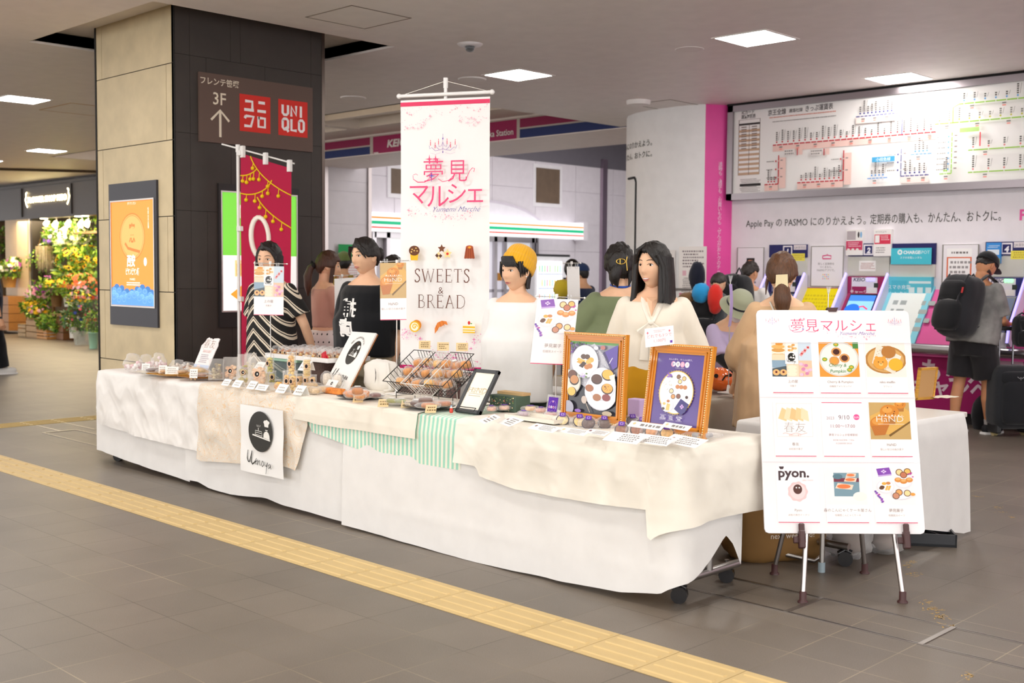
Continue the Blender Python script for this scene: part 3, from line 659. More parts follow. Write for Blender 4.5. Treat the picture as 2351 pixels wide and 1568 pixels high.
xv2 = c5(1768, 900)[0]; yv2 = c5(1768, 1240)[1]; vroute(xv2, yl-.12, yv2, .013, RD, 2, RDB); hroute(lambda x, y: (x, y), c5(1012, 1270)[0], xv2, yv2, .014, RD, 9, band=RDB)
for x in (1015, 1452): q = c5(x, 780); b.rect(q[0]-.006, q[1]-.035, .012, .075, RD); b.rect(q[0]+.015, q[1]-.03, .05, .07, RDB); b.rect(q[0]-.17, q[1]-.03, .14, .07, 'e6dfdc'); b.scrib(q[0]-.165, q[1]-.025, .13, .06, 2, '8a8482', x)
xn = c6(298, 650)[0]; yn = c5(2100, 195)[1]; hroute(lambda x, y: (x, y), c5(1975, 200)[0], xn-.07, yn, .011, NV, 9, band='f3dcd6'); b.line([(xn-.07, yn), (xn-.0, yn-.06), (xn-.0, yl)], .010, NV)
ynb = c6(300, 1315)[1]; vroute(xn, yl-.15, ynb, .009, NV, 3); hroute(lambda x, y: (x, y), xn, c6(640, 1300)[0], ynb, .011, NV, 5, band='f3dcd6')
yb_ = c6(540, 1030)[1]; hroute(lambda x, y: (x, y), c6(410, 1030)[0], c6(680, 1030)[0], yb_, .010, BL, 4)
hroute(lambda x, y: (x, y), c5(2165, 1215)[0], c6(110, 1330)[0], c5(2200, 1212)[1], .010, BL, 4)
q = c5(2240, 950); b.rect(q[0], q[1], .26, .055, '4aa0cf'); b.txt('小田急線', q[0]+.13, q[1]+.01, .04, 'ffffff')
g0 = c6(958, 630); g1 = c6(958, 400); gx = 8
hroute(lambda x, y: (x, y), c6(720, 655)[0], x1-.2, g0[1], .013, GR, 24, cc='c8c25a', tc='8a8780'); b.line([(g0[0], g0[1]), (g0[0], g1[1]-.03), (g0[0]+.06, g1[1])], .011, GR)
hroute(lambda x, y: (x, y), g0[0]+.06, x1-.2, g1[1], .013, GR, 21, cc='6fa8dc', tc='5f5c58')
vroute(g0[0], g0[1]-.1, c6(958, 1280)[1], .011, GR, 7, cc='7fb0dc'); hroute(lambda x, y: (x, y), c6(790, 1290)[0], g0[0], c6(958, 1280)[1], .011, GR, 2)
for ya_, n_ in ((985, 14), (1270, 14)): hroute(lambda x, y: (x, y), c6(1160, ya_)[0], x1-.2, c6(1160, ya_)[1], .012, GR, n_, cc='e08a8a', tc='5f5c58')
q = c6(1315, 930); b.rect(q[0]-.006, q[1], .012, .14, 'e8384a'); b.rect(c6(1055, 760)[0], c6(1055, 760)[1], .2, .045, 'b7da86')
b.obj('map_print', t)
# lettering on the wall
b = B(frame((0, WY-.003, 0), (1, 0, 0), (0, 0, 1)), 'print', '4b4a44'); Pw = Pl((0, WY, 0), (1, 0, 0), (0, 0, 1))
a = Pw(1713, 521); d = Pw(1988, 512); fit(b, 'Apple Pay の PASMO にのりかえよう。', a[0], d[0], a[1], .105)
a = Pw(1998, 513); d = Pw(2298, 505); fit(b, '定期券の購入も、かんたん、おトクに。', a[0], d[0], a[1], .115); a = Pw(2341, 505); b.txt('PASMO', a[0], a[1], .14, 'ee5fa8', al='l', wt=.03)
b.obj('wall_lettering', label='long line of dark lettering on the white wall under the fare map', category='lettering')
def panel(x0, y0, x1, y1, label, name='wall_panel', col='f1edf1', edge='8f8a84', draw=None, dy=.02, cat='wall panel'):
 b = B(frame((0, WY-dy, 0), (1, 0, 0), (0, 0, 1)), 'print', col); P = Pl((0, WY-dy, 0), (1, 0, 0), (0, 0, 1))
 a = P(x0, y1); d = P(x1, y0); b.box(a[0], a[1], -dy, d[0], d[1], 0)
 if edge: b.line([(a[0], a[1]), (d[0], a[1]), (d[0], d[1]), (a[0], d[1])], .015, edge, True)
 if draw: draw(b, a[0], a[1], d[0]-a[0], d[1]-a[1])
 return b.obj(name, label=label, category=cat)
def d1(b, x, y, w, h): b.rect(x+w*.36, y+h*.73, w*.3, w*.3, '2a2628'); b.rect(x+w*.42, y+h*.77, w*.18, w*.14, 'e8a070'); b.scrib(x+w*.2, y+h*.35, w*.6, h*.2, 4, '9a9498', 3)
panel(1690, 568, 1754, 735, 'white wall panel with a wallet icon next to the pink strip', draw=d1)
def d2(b, x, y, w, h):
 b.line([(x+w*.36, y+h*.70), (x+w*.36, y+h*.76), (x+w*.5, y+h*.78), (x+w*.5, y+h*.83), (x+w*.5, y+h*.78), (x+w*.62, y+h*.76), (x+w*.62, y+h*.69), (x+w*.36, y+h*.69)], .014, 'dd4f86')
 for i, s_ in enumerate(('新しく定期券を', 'つくるなら、', 'PASMOアプリで。')): b.txt(s_, x+w*.47, y+h*(.54-.08*i), .028, '6a6668')
 for i in range(12): b.rect(x+w*(.37+.055*(i % 4)), y+h*(.18+.05*(i//4)), w*.03, w*.03, ('e889a5', '8fc9e8', 'f0cf66')[i % 3])
panel(1861, 565, 1937, 657, 'white wall panel with a pink robot icon between machines 1 and 2', draw=d2)
def d3(b, x, y, w, h):
 b.rect(x+w*.12, y+h*.25, w*.7, h*.7, 'faf8f7'); b.line([(x+w*.14, y+h*.45), (x+w*.8, y+h*.45), (x+w*.8, y+h*.83), (x+w*.14, y+h*.83)], .02, 'e2744e', True); b.scrib(x+w*.18, y+h*.48, w*.58, h*.32, 5, '9f9a9a', 6); b.scrib(x+w*.2, y+h*.87, w*.5, h*.05, 1, '77716f', 2)
panel(2160, 561, 2247, 735, 'white wall panel with a red-bordered notice left of machine 4', draw=d3)
# counter running under the machines
SY, SZ = 11.30, .78
t = thing('ticket_counter', 'pink-fronted counter with a steel ledge under the ticket machines', 'counter', (-7.8, 11.3, 0))
C0 = T(7.8, -11.3, 0)
b = B(C0, 'paint', 'e0559c'); b.hull([(x, y, z) for x in (-7.8, 3) for y, z in ((WY, SZ-.1), (WY, 1.36), (SY+.02, SZ+.03), (SY+.02, SZ-.1))]); b.obj('sloped_top', t)
b = B(C0, 'metal', 'b9b6b8'); b.tube([(-7.8, SY-.02, SZ-.02), (3, SY-.02, SZ-.02)], .05, 14); b.box(-7.8, SY-.02, SZ-.07, 3, WY, SZ-.02); b.obj('ledge', t)
b = B(C0, 'print', 'a91c66'); b.box(-7.8, SY+.12, .12, 3, SY+.16, SZ-.06); b.set('2a2426'); b.box(-7.8, SY+.2, 0, 3, SY+.22, .12)
P = Pl((0, SY+.117, 0), (1, 0, 0), (0, 0, 1)); b.M = C0 @ P.M; a = P(2115, 868); b.txt('もらえる', a[0], a[1], .23, 'f0d6e2', al='l', wt=.03); a = P(2098, 900); b.txt('キャンペーン', a[0], a[1], .19, 'f0d6e2', al='l', wt=.03)
a = P(2262, 900); b.ell(a[0]+.15, a[1]+.25, .22, .22, 'd9b8c8'); b.obj('front_panel', t)
ang = V((0, WY-SY-.02, 1.36-SZ-.03)).normalized(); PS = Pl((0, SY+.02, SZ+.035), (1, 0, 0), ang); PW = Pl((0, WY-.03, 0), (1, 0, 0), (0, 0, 1)); PW2 = Pl((0, WY-.06, 0), (1, 0, 0), (0, 0, 1))
# yellow sheet
b = B(PS.M @ T(0, 0, .004), 'print', 'f3dd1a'); a = PS(1930, 700); d = PS(1850, 660); b.rect(d[0]-.12, .02, .62, .66, 'f4e114'); b.scrib(d[0]-.06, .1, .5, .5, 10, 'd9c31a', 12); b.obj('yellow_sheet', label='yellow printed sheet lying on the sloped counter between machines 1 and 2', category='sheet')
def machine(num, hx0, hx1, hy0, hy1, label, face, light, fins, gy=620, body=1):
 a = PW(hx0, gy); d = PW(hx1, hy0); x, w = a[0], d[0]-a[0]; zt = d[1]; zm = PW((hx0+hx1)/2, hy1)[1]; zg = 1.36+.14
 t = thing('ticket_machine', label, 'ticket machine', (x, WY, 0)); O = T(-x, -WY, 0)
 b = B(O @ PW.M, 'print', '2a2b63'); b.box(x, zm, -.03, x+w, zt, 0); b.txt(num, x+w*.5, zm+(zt-zm)*.25, (zt-zm)*.55, 'f2eff4', wt=.05, shear=.15)
 cx, cz, q = x+w*.5, zm+(zt-zm)*.5, (zt-zm)*.36; b.line([(cx-q, cz-q), (cx+q, cz-q), (cx+q, cz+q), (cx-q, cz+q)], .022, 'efe9ee', True)
 if num != '2':
  b.rect(x+w*.66, zt-.06, w*.33, .055, 'e9dfe2'); b.txt('QR非対応', x+w*.825, zt-.048, .032, '77707a'); b.rect(x+w*.6, zm-.04, w*.36, .085, 'efe257'); b.scrib(x+w*.64, zm-.03, w*.3, .065, 3, 'c0a642', 5)
 b.obj('number_panel', t)
 b = B(O @ PW.M, 'paint', 'cdccc2'); b.box(x, zg, -.03, x+w, zm-.01, 0)
 if num == '2': b.rect(x+w*.28, zg+.05, w*.4, zm-zg-.1, 'f5f2ee'); b.scrib(x+w*.31, zg+.07, w*.34, zm-zg-.14, 5, 'b27a70', 5)
 b.obj('upper_panel', t)
 b = B(O @ PW2.M, 'print', face); h0 = 1.36-.12; b.box(x+.02, h0, -.06, x+w-.02, zg-.01, 0); b.rect(x+w*.14, h0+.03, w*.62, zg-h0-.05, 'eee8ee')
 b.txt('KEIO', x+w*.18, zg-.062, .05, '5a5870', al='l', sx=1.2, wt=.03, shear=.18); b.rect(x+w*.15, h0+.04, w*.35, .1, face); b.txt('チャージ' if num == '2' else 'きっぷ', x+w*.32, h0+.06, .05, 'f3e6ec', wt=.02)
 b.rect(x+w*.53, h0+.05, w*.2, .08, 'f5f0ea'); b.rect(x+w*.68, zg-.13, .05, .05, '3a4038'); b.obj('face_panel', t)
 b = B(O @ PW2.M, 'glow2', light)
 for i in range(3): b.L = .006; b.ell(x+w*(.53+.07*i), zg-.04, .017, .02)
 b.obj('status_lights', t)
 S_ = O @ PS.M; b = B(S_ @ T(0, 0, .0), 'paint', face); b.box(x+.03, .02, -.02, x+w-.03, .70, .012); b.set('e9e6ea'); b.box(x+.03, -.02, -.03, x+w-.03, .16, .016); b.set('f3eeee', 'print'); b.L = .02; b.rect(x+w*.35, .66, w*.25, .04); b.obj('console', t)
 b = B(S_ @ T(0, 0, .02), 'plastic', '222228'); b.box(x+w*.14, .2, -.01, x+w*.8, .6, 0); b.obj('screen_surround', t)
 b = B(S_ @ T(0, 0, .0215), 'glow', '6fb3ee'); X0, X1 = x+w*.16, x+w*.78; ww = X1-X0
 if num == '2': b.rect(X0, .22, ww, .36, '8cc5f2'); b.rect(X0, .5, ww, .08, '3a7ce0'); b.ell(X0+ww*.26, .38, .09, .08, '1f6ce8'); b.line([(X0+ww*.5, .42), (X0+ww*.65, .43), (X0+ww*.85, .39)], .02, 'd84a6a'); b.rect(X0+ww*.6, .28, ww*.2, .07, 'e8eef4'); b.rect(X0+ww*.05, .225, ww*.4, .04, 'e0eef8')
 else:
  b.rect(X0, .22, ww, .36, '4c5568'); b.rect(X0+.02, .52, ww*.3, .035, '7fd06a'); b.rect(X0+.02, .35, ww*.35, .03, 'b9c8da'); b.rect(X0+.02, .41, ww*.4, .02, '6cbf70'); b.rect(X0+ww*.65, .24, ww*.25, .07, '8aa2bd')
 b.obj('screen', t)
 for s_, xf in zip((-1, 1), (x+.0, x+w-.0)):
  if s_ not in fins: continue
  f = B(O, 'plastic', 'dcd8f0'); prof = [(WY-.02, 1.50), (WY-.06, 1.52), (SY-.02, .98), (SY-.05, .86), (SY+.05, .8), (WY-.02, 1.2)]
  f.hull([(xf+dx, y, z) for dx in (-.015, .015) for y, z in prof]); fo = f.obj('side_fin', t)
  g = B(O, 'glow2', 'a79cff'); g.tube([(xf, WY-.07, 1.525), (xf, SY-.03, .985), (xf, SY-.06, .86)], .011, 6); g.obj('light_edge', fo)
 return t
machine('1', 1765, 1852, 561, 591, 'ticket machine number 1, with the man and rucksacks before it', '2c2b62', 'ffffff', (-1, 1))
machine('2', 1946, 2043, 558, 588, 'maroon ticket machine number 2 with a blue touch screen', 'a52a5c', '9a92ff', (-1, 1))
machine('4', 2261, 2362, 554, 586, 'navy ticket machine number 4 in front of the man in a cap', '2f3272', '8dffa0', (1,))
# posters stuck above machine 2
def e1(b, x, y, w, h):
 b.rect(x+w*.03, y+h*.6, w*.55, h*.35, 'b9aeb2'); b.rect(x, y+h*.2, w, h*.36, 'cf4468'); b.scrib(x+w*.1, y+h*.32, w*.8, h*.2, 3, 'f2c6d0', 4); b.ell(x+w*.75, y+h*.8, w*.06, h*.12, '3b3638'); b.ell(x+w*.9, y+h*.8, w*.06, h*.12, '7fb5e0')
 for i in range(3): b.ell(x+w*(.15+.27*i), y+h*.22, w*.09, h*.05, 'f0e9e4')
panel(1942, 527, 1981, 586, 'small poster with a photo above machine 2, left of the digit', 'poster', 'f3efec', None, e1, .05, 'poster')
def e2(b, x, y, w, h):
 b.rect(x+w*.04, y+h*.45, w*.92, h*.36, 'd83a55'); b.rect(x+w*.08, y+h*.5, w*.25, h*.28, 'f3f0ee'); b.scrib(x+w*.38, y+h*.58, w*.55, h*.2, 3, 'f6cfd4', 4); b.txt('のりかえよう', x+w*.4, y+h*.88, h*.07, '4a4848'); b.scrib(x+w*.12, y+h*.1, w*.6, h*.25, 3, '9a9494', 9)
panel(2005, 526, 2047, 588, 'small red and white poster above machine 2, right of the digit', 'poster', 'f3efec', None, e2, .055, 'poster')
def e3(b, x, y, w, h):
 b.rect(x, y, w, h, '3f92dd'); b.rect(x+w*.1, y+h*.42, w*.8, h*.25, 'e6f0f8'); b.scrib(x+w*.1, y+h*.74, w*.8, h*.15, 2, 'cfe6fa', 2); b.rect(x, y, w, h*.25, '7a9a86'); b.rect(x+w*.1, y+h*.1, w*.5, h*.16, 'c9b6a2')
panel(2263, 557, 2298, 605, 'blue poster with a town view beside the digit 4', 'poster', '3f92dd', None, e3, .055, 'poster')
# battery rental point
a = PW(2047, 607); d = PW(2148, 558); x, w = a[0], d[0]-a[0]
t = thing('battery_rental_stand', 'turquoise battery rental point between ticket machines 2 and 4', 'rental stand', (x, WY, 0)); O = T(-x, -WY, 0)
b = B(O @ PW.M, 'print', '2a2b63'); b.box(x+.0, a[1], -.03, x+w, d[1], 0); b.box(x+.0, a[1], 0, x+w-.03, d[1]-.05, .02); b.L = .021; b.rect(x, a[1], w-.03, d[1]-a[1]-.05, '4cc3d6')
cz = a[1]+(d[1]-a[1])*.5; b.ell(x+w*.21, cz+.018, .028, .028, 'f4fbfc'); b.txt('+', x+w*.21, cz, .05, '4cc3d6', wt=.05); b.txt('CHARGE', x+w*.29, cz, .045, 'f4fbfc', al='l', wt=.035); b.txt('SPOT', x+w*.665, cz, .045, 'e4f8fa', al='l', wt=-.005); b.txt('スマホ充電レンタル', x+w*.47, cz-.05, .026, 'f4fbfc'); b.obj('brand_panel', t)
b = B(O @ PW.M, 'paint', 'cfcdc4'); b.box(x-.02, 1.49, -.03, x+w, a[1], 0); b.obj('upper_panel', t)
b = B(O @ PW2.M, 'print', '62c9dc'); b.box(x-.04, 1.2, -.06, x+w-.02, 1.49, 0); b.rect(x+.02, 1.25, w*.36, .2, '55bfd4'); b.txt('スマホ充電', x+.02+w*.18, 1.36, .05, 'f2fbfc'); b.txt('レンタル', x+.02+w*.18, 1.29, .05)
for i in range(3): b.rect(x+w*(.45+.19*i), 1.28, w*.13, .1, 'dff3f5')
b.rect(x+w*.45, 1.42, w*.5, .025, 'dff3f5'); b.obj('guide_panel', t)
b = B(O @ PS.M, 'print', '8bd4e4'); b.box(x-.08, -.03, -.02, x+w+.0, .72, .02); b.L = .021; b.rect(x+.03, .02, w-.1, .6, 'eef3ee'); b.scrib(x+.08, .1, w*.3, .45, 4, 'a8b0ae', 3); b.scrib(x+.4, .1, w*.3, .45, 4, 'a8b0ae', 8); b.rect(x+w-.28, .04, .1, .08, '2fa9c4'); b.obj('sloped_panel', t)
# ================= flower shop =================
FY = 11.2
t = thing('shop_front', 'dark shop fascia over the flower shop at the far left', 'shop front', (-26, FY, 0)); O = T(26, -FY, 0)
x_l, x_r = -29.5, -20.6; zf1 = CZL-.06; zf0 = ay(0, 507, FY).z
b = B(O, 'paint', '4c4644'); b.box(x_l, FY, zf0, x_r, FY+.25, zf1); b.set('3b3636'); b.box(x_l, FY-.03, zf1-.06, x_r, FY, zf1)
xs = [ay(px, 460, FY).x for px in (50, 164)]
for x in xs: b.box(x-.035, FY-.03, zf0+.05, x+.035, FY, zf1-.08)
b.obj('fascia', t)
b = B(O, 'shopled', 'ffe9a8'); P = Pl((0, FY-.035, 0), (1, 0, 0), (0, 0, 1)); b.M = O @ P.M; a = P(64, 468); d = P(153, 456)
fit(b, 'FLOWER SHOP KEIO', a[0], d[0], a[1]+.02, .17, (1, .82, .42, 1), wt=.018)
for s_, x in ((-1, a[0]-.02), (1, d[0]+.02)): b.line([(x+s_*.02, a[1]+.26), (x+s_*.08, a[1]+.24), (x+s_*.07, a[1]+.16), (x+s_*.12, a[1]+.1), (x+s_*.06, a[1]-.02), (x-s_*.0, a[1]-.08)], .035)
b.obj('lettering', t)
b = B(mat='paint', col='c9ad86'); b.box(ay(13, 600, FY).x, FY+.0, 0, ay(41, 600, FY).x, FY+.25, zf0); b.set('dcc095'); b.box(ay(41, 600, FY).x, FY-.02, 0, ay(66, 600, FY).x, FY+.3, zf0); b.set('b9a58a', 'metal'); b.box(ay(66, 600, FY).x, FY-.01, 0, ay(71, 600, FY).x, FY+.3, zf0); b.set('241c16', 'paint'); b.box(ay(71.5, 600, FY).x, FY, 0, ay(74, 600, FY).x, FY+.3, zf0)
st(b, 'trim_8')
b = B(mat='paint', col='8a7358'); b.box(-31, FY+1.9, 0, -19, FY+2.0, 3.3); b.box(-31, FY+.2, 2.9, -19, FY+2, 3.0); b.box(-20.4, FY, 0, -20.2, FY+2, 3.3); b.box(-31, FY, 0, -30.8, FY+2, 3.3); st(b, 'wall_shop')
b = B(mat='wood', col='8d6a45'); z = ay(140, 540, FY+.5).z; b.box(ay(84, 540, FY).x, FY+.3, z, ay(200, 540, FY).x, FY+.6, z+.05); b.obj('shelf', label='wooden wall shelf high above the flowers', category='shelf')
for i, (px, py) in enumerate(((130, 522), (160, 520), (189, 521), (203, 520), (110, 519))):
 p = ay(px, py, FY+.25); t = thing('spotlight', 'warm white spotlight aimed at the flowers under the dark fascia', 'spotlight', p, 0, 'spotlights over the flowers')
 b = B(mat='plastic', col='e9e2d6'); b.tube([(0, 0, .25), (0, 0, .09)], .012, 6); b.tube([(0, .0, .13), (0, -.05, .02)], [.05, .075], 12); b.obj('lamp_head', t)
 b = B(mat='spotlight', col=(1, .85, .55, 1)); b.tube([(0, -.052, .016), (0, -.055, .012)], .065, 12); b.obj('bulb', t)
for px in (25, 101, 180, 195):   # round downlights in the shop soffit
 p = ay(px, 505, FY+.1); b = B(mat='spotlight', col=(1, .8, .5, 1)); b.M = T(p.x, FY+.1, zf0-.012); b.cyl(0, 0, 0, .01, .08, n=16); b.obj('downlight', label='round warm downlight under the flower shop fascia', category='downlight', group='shop downlights')
L_ = bpy.data.lights.new('shop_light', 'AREA'); L_.energy = 190; L_.color = (1, .80, .52); L_.shape = 'RECTANGLE'; L_.size = 6; L_.size_y = 1.2
o = bpy.data.objects.new('shop_light', L_); COL.objects.link(o); o.location = (-24.3, 11.1, 2.62)
L2 = bpy.data.lights.new('hall_fill_light', 'AREA'); L2.energy = 130; L2.color = (1, .96, .96); L2.shape = 'RECTANGLE'; L2.size = 5; L2.size_y = 8  # unseen area light added to brighten the store end of the hall
o = bpy.data.objects.new('hall_fill_light', L2); COL.objects.link(o); o.location = (-15, 18.5, 4.9)
L3 = bpy.data.lights.new('cove_light', 'AREA'); L3.energy = 45; L3.color = (1, .86, .66); L3.shape = 'RECTANGLE'; L3.size = 9; L3.size_y = .25
o = bpy.data.objects.new('cove_light', L3); COL.objects.link(o); o.location = (-15, 9.3, 3.6); o.rotation_euler = (pi, 0, 0)
def rdir(r):
 z = r.uniform(-1, 1); a = r.uniform(0, 2*pi); s_ = sqrt(1-z*z); return V((s_*cos(a), s_*sin(a), z))
def leaves(b, c, R, n, size, cols, r, low=-1):
 for i in range(n):
  d = rdir(r); d.z = max(d.z, low); p = V(c)+V((d.x*R[0], d.y*R[1], d.z*R[2]))*r.uniform(.5, 1)**.5
  u = rdir(r); v = (d+rdir(r)*.8).normalized(); u = (u-v*u.dot(v)).normalized(); l = size*r.uniform(.6, 1.3); b.set(r.choice(cols))
  b.add([p, p+v*l*.5+u*l*.22, p+v*l, p+v*l*.5-u*l*.22], [(0, 1, 2, 3)], False)
def blooms(b, c, R, n, size, cols, r, low=-.2, eye=None):
 for i in range(n):
  d = rdir(r); d.z = max(d.z, low); p = V(c)+V((d.x*R[0], d.y*R[1], d.z*R[2])); s_ = size*r.uniform(.75, 1.2); b.set(r.choice(cols))
  u = V((0, 0, 1)) if abs(d.z) < .9 else V((1, 0, 0)); u = d.cross(u).normalized(); v = d.cross(u); k = 7; vs = [p+d*s_*.15]
  for j in range(2*k): q = s_*(1 if j % 2 else .62); a = pi*j/k; vs.append(p+(u*cos(a)+v*sin(a))*q+d*s_*(.3 if j % 2 else .1))
  b.add(vs, [(0, 1+j, 1+(j+1) % (2*k)) for j in range(2*k)], False)
  if eye: b.set(eye); b.sph(p+d*s_*.18, s_*.3, 6, 4)
G1 = ['4f7a22', '6d9a2e', '8fb53a', '3c6420', 'a8c24a']; G2 = ['2f5228', '3f6a34', '587f3c', '1f3d20']
def bouquet(px, py, dep, w, h, cols, label, pot='bucket', potc='cdd3cf', ph=.3, size=.05, eye=None, green=G1, nb=60, nl=220, cat='flowers'):
 p = ay(px, py, dep); t = thing('flower_bouquet' if cat == 'flowers' else 'potted_plant', label, cat, p); r = random.Random(int(px*7+py))
 b = B(mat='leaf'); leaves(b, (0, 0, ph+h*.45), (w/2, w/2, h*.5), nl, size*2.1, green, r)
 b.set(green[0])
 for i in range(8): a = r.uniform(0, 6.3); b.tube([(0.02*cos(a), .02*sin(a), ph*.7), (w*.3*cos(a), w*.3*sin(a), ph+h*.5)], .005, 4)
 b.obj('foliage', t)
 if nb: b = B(mat='petal'); blooms(b, (0, 0, ph+h*.55), (w/2, w/2, h*.5), nb, size, cols, r, eye=eye); b.obj('blossoms', t)
 if pot:
  b = B(mat={'bucket': 'gloss', 'basket': 'wicker', 'pot': 'matte', 'glass': 'frost'}[pot], col=potc); q = w*.24
  b.lathe([(q*.75, 0), (q, ph), (q*1.05, ph), (q*.95, ph-.02), (q*.7, .02)], n=16, cap=True); b.obj('container', t)
 return t
YL = ['f7c818', 'ffd93a', 'f2b50f']; WH = ['fff6dc', 'f6eccb', 'fdf3e6']; PK = ['e9a3b5', 'f0bdc8', 'd98a9d']; PU = ['7a4fb0', '8e62c4', 'b57fd0']; MG = ['c247b8', 'd75fc8', 'a83aa2']; OR = ['ee6a35', 'f58a5a', 'e65527']
# stepped wooden stand behind the flowers
b = B(mat='wood', col='9a7448')
for dy, z in ((.25, .45), (.55, .9), (.8, 1.3)):
 xa, xb = ay(90, 700, FY).x, ay(222, 700, FY).x; b.box(xa, FY-.55+dy, z-.04, xb, FY-.2+dy, z)
 for x in (xa, (xa+xb)/2, xb-.05): b.box(x, FY-.5+dy, 0, x+.05, FY-.45+dy, z-.04)
b.obj('plant_stand', label='stepped wooden stand carrying the flower shop buckets', category='stand')
bouquet(128, 588, 11.55, .55, .5, PU+WH, 'purple and white lisianthus in the middle of the flower wall', ph=.1, pot=None, size=.06)
bouquet(168, 595, 11.6, .8, .6, WH, 'big cream blossoms under the brightest spotlight', ph=.1, pot=None, size=.07, nb=90)
bouquet(172, 655, 11.3, .75, .75, YL, 'tall yellow sunflowers right of the purple ones', ph=.05, pot=None, size=.085, eye='3a2412', nb=36)
bouquet(203, 640, 11.5, .7, .6, YL, 'yellow sunflowers with dark eyes next to the tan pillar', ph=.1, pot=None, size=.07, eye='3a2412', nb=30)
bouquet(100, 640, 11.5, .7, .7, WH+G1, 'leafy stems with pale buds at the left of the flower wall', ph=.1, pot=None, size=.04, nb=40)
bouquet(150, 560, 11.75, .9, .5, G1, 'hanging bright green foliage below the high shelf', ph=0, pot=None, nb=0, nl=420)
bouquet(205, 590, 11.7, .9, 1.0, G1+YL, 'tall feathery green branches beside the tan pillar', ph=0, pot=None, nb=30, nl=520, size=.045)
bouquet(97, 545, 11.7, .7, .5, G2, 'dark green hanging foliage at the top left of the flower shop', ph=0, pot=None, nb=0, nl=300)
bouquet(112, 700, 11.0, .6, .5, MG, 'magenta round blossoms in the middle row', ph=.1, pot=None, size=.07, nb=40)
bouquet(130, 704, 10.95, .55, .3, YL, 'yellow blossoms in a wicker basket', 'basket', '7c5a33', ph=.3, size=.06)
bouquet(158, 704, 10.95, .5, .3, YL, 'yellow blossoms in a white metal bucket', 'bucket', 'd9dcd6', ph=.32, size=.06)
bouquet(183, 700, 11.1, .9, .45, OR, 'orange red blossoms spreading at the right', ph=.2, pot=None, size=.065, nb=70)
bouquet(95, 712, 10.9, .7, .45, PK, 'pale pink loose blossoms at the left', ph=.1, pot=None, size=.045, nb=80)
bouquet(206, 735, 10.7, .7, .6, PK+OR, 'soft coral and grey-green bunch at the pillar edge', ph=.2, pot=None, size=.05, nb=50, green=G2)
bouquet(78, 740, 10.75, .45, .25, YL, 'yellow wrapped bunch low at the left of the flowers', 'basket', 'c8a24a', ph=.22, size=.06)
bouquet(90, 752, 10.7, .5, .3, PK+YL, 'mixed small bunches in a wooden box', 'basket', 'a57f4d', ph=.2, size=.04)
bouquet(182, 735, 10.8, .5, .35, YL, 'small yellow blossoms with a black price tag', 'bucket', '5c5148', ph=.25, size=.04)
bouquet(110, 773, 10.75, .42, .2, G1, 'bright green plant in a white pot on the crate', 'pot', 'efeee8', ph=.2, nb=0, cat='plant')
bouquet(121, 773, 10.7, .36, .2, G1, 'second bright green plant in a white pot on the crate', 'pot', 'efeee8', ph=.2, nb=0, cat='plant')
bouquet(133, 778, 10.8, .3, .15, G2, 'small dark green plant in a grey bucket under the stand', 'bucket', 'b9c0c6', ph=.2, nb=0, cat='plant')
bouquet(142, 779, 10.78, .28, .15, G2, 'second small dark green plant in a grey bucket', 'bucket', 'b9c0c6', ph=.2, nb=0, cat='plant')
bouquet(168, 776, 10.72, .36, .2, G1, 'green plant in a tall white pot by the wooden block', 'pot', 'efeee8', ph=.3, nb=0, cat='plant')
bouquet(192, 800, 10.35, .85, .55, ['e8dfc8', '2f3f8c', 'c84a5a'], 'dark leafy bunches in a clear box on the floor', 'glass', 'cfd6d2', ph=.35, green=G2, size=.04, nb=30)
bouquet(215, 805, 10.0, .4, .4, G1, 'green plant in a mint bucket at the pillar', 'bucket', 'a7d7b9', ph=.35, nb=10, size=.03)
bouquet(22, 660, 11.0, .7, .35, WH+YL, 'cream blossoms in a long basket on the wooden counter', 'basket', 'b98c4c', ph=.25, size=.05)
bouquet(33, 642, 11.1, .45, .4, WH+MG, 'white and silver bunch on the wooden counter', ph=.1, pot=None, size=.06)
bouquet(12, 600, 11.6, .5, .7, G2, 'dark trailing plant on the shelf left of the column', ph=.2, pot='pot', potc='4a3a2c', nb=0)
def crate(px, py, w, d, h, label, col='b98d55', dep=10.75):
 p = ay(px, py, dep); b = B(T(p.x, p.y, 0), 'wood', col); z0 = 0
 for k in range(3): z = h*k/3; b.box(-w/2, -d/2, z+.01, w/2, -d/2+.02, z+h/3-.01); b.box(-w/2, d/2-.02, z+.01, w/2, d/2, z+h/3-.01); b.box(-w/2, -d/2+.02, z+.01, -w/2+.02, d/2-.02, z+h/3-.01); b.box(w/2-.02, -d/2+.02, z+.01, w/2, d/2-.02, z+h/3-.01)
 b.box(-w/2, -d/2, 0, w/2, d/2, .015); b.box(-w/2, -d/2, h-.02, w/2, d/2, h); b.obj('crate', label=label, category='crate')
crate(68, 770, .4, .35, .28, 'small wooden crate at the left end of the flower display', 'b5935f'); crate(93, 768, .55, .4, .4, 'open wooden crate under the mixed bunches', 'b08a55'); crate(114, 775, .5, .35, .2, 'orange wooden crate carrying two white pots', 'c98d45', 10.7)
crate(140, 758, .8, .35, .55, 'wooden planter box with bright lettuce-green leaves', 'b99560', 10.9); crate(155, 778, .35, .35, .5, 'dark wooden block under the planter', '7a4f2a', 10.85)
bouquet(140, 735, 10.9, .8, .12, G1, 'flat bright green foliage in the wooden planter box', pot=None, ph=.0, nb=0, nl=260)
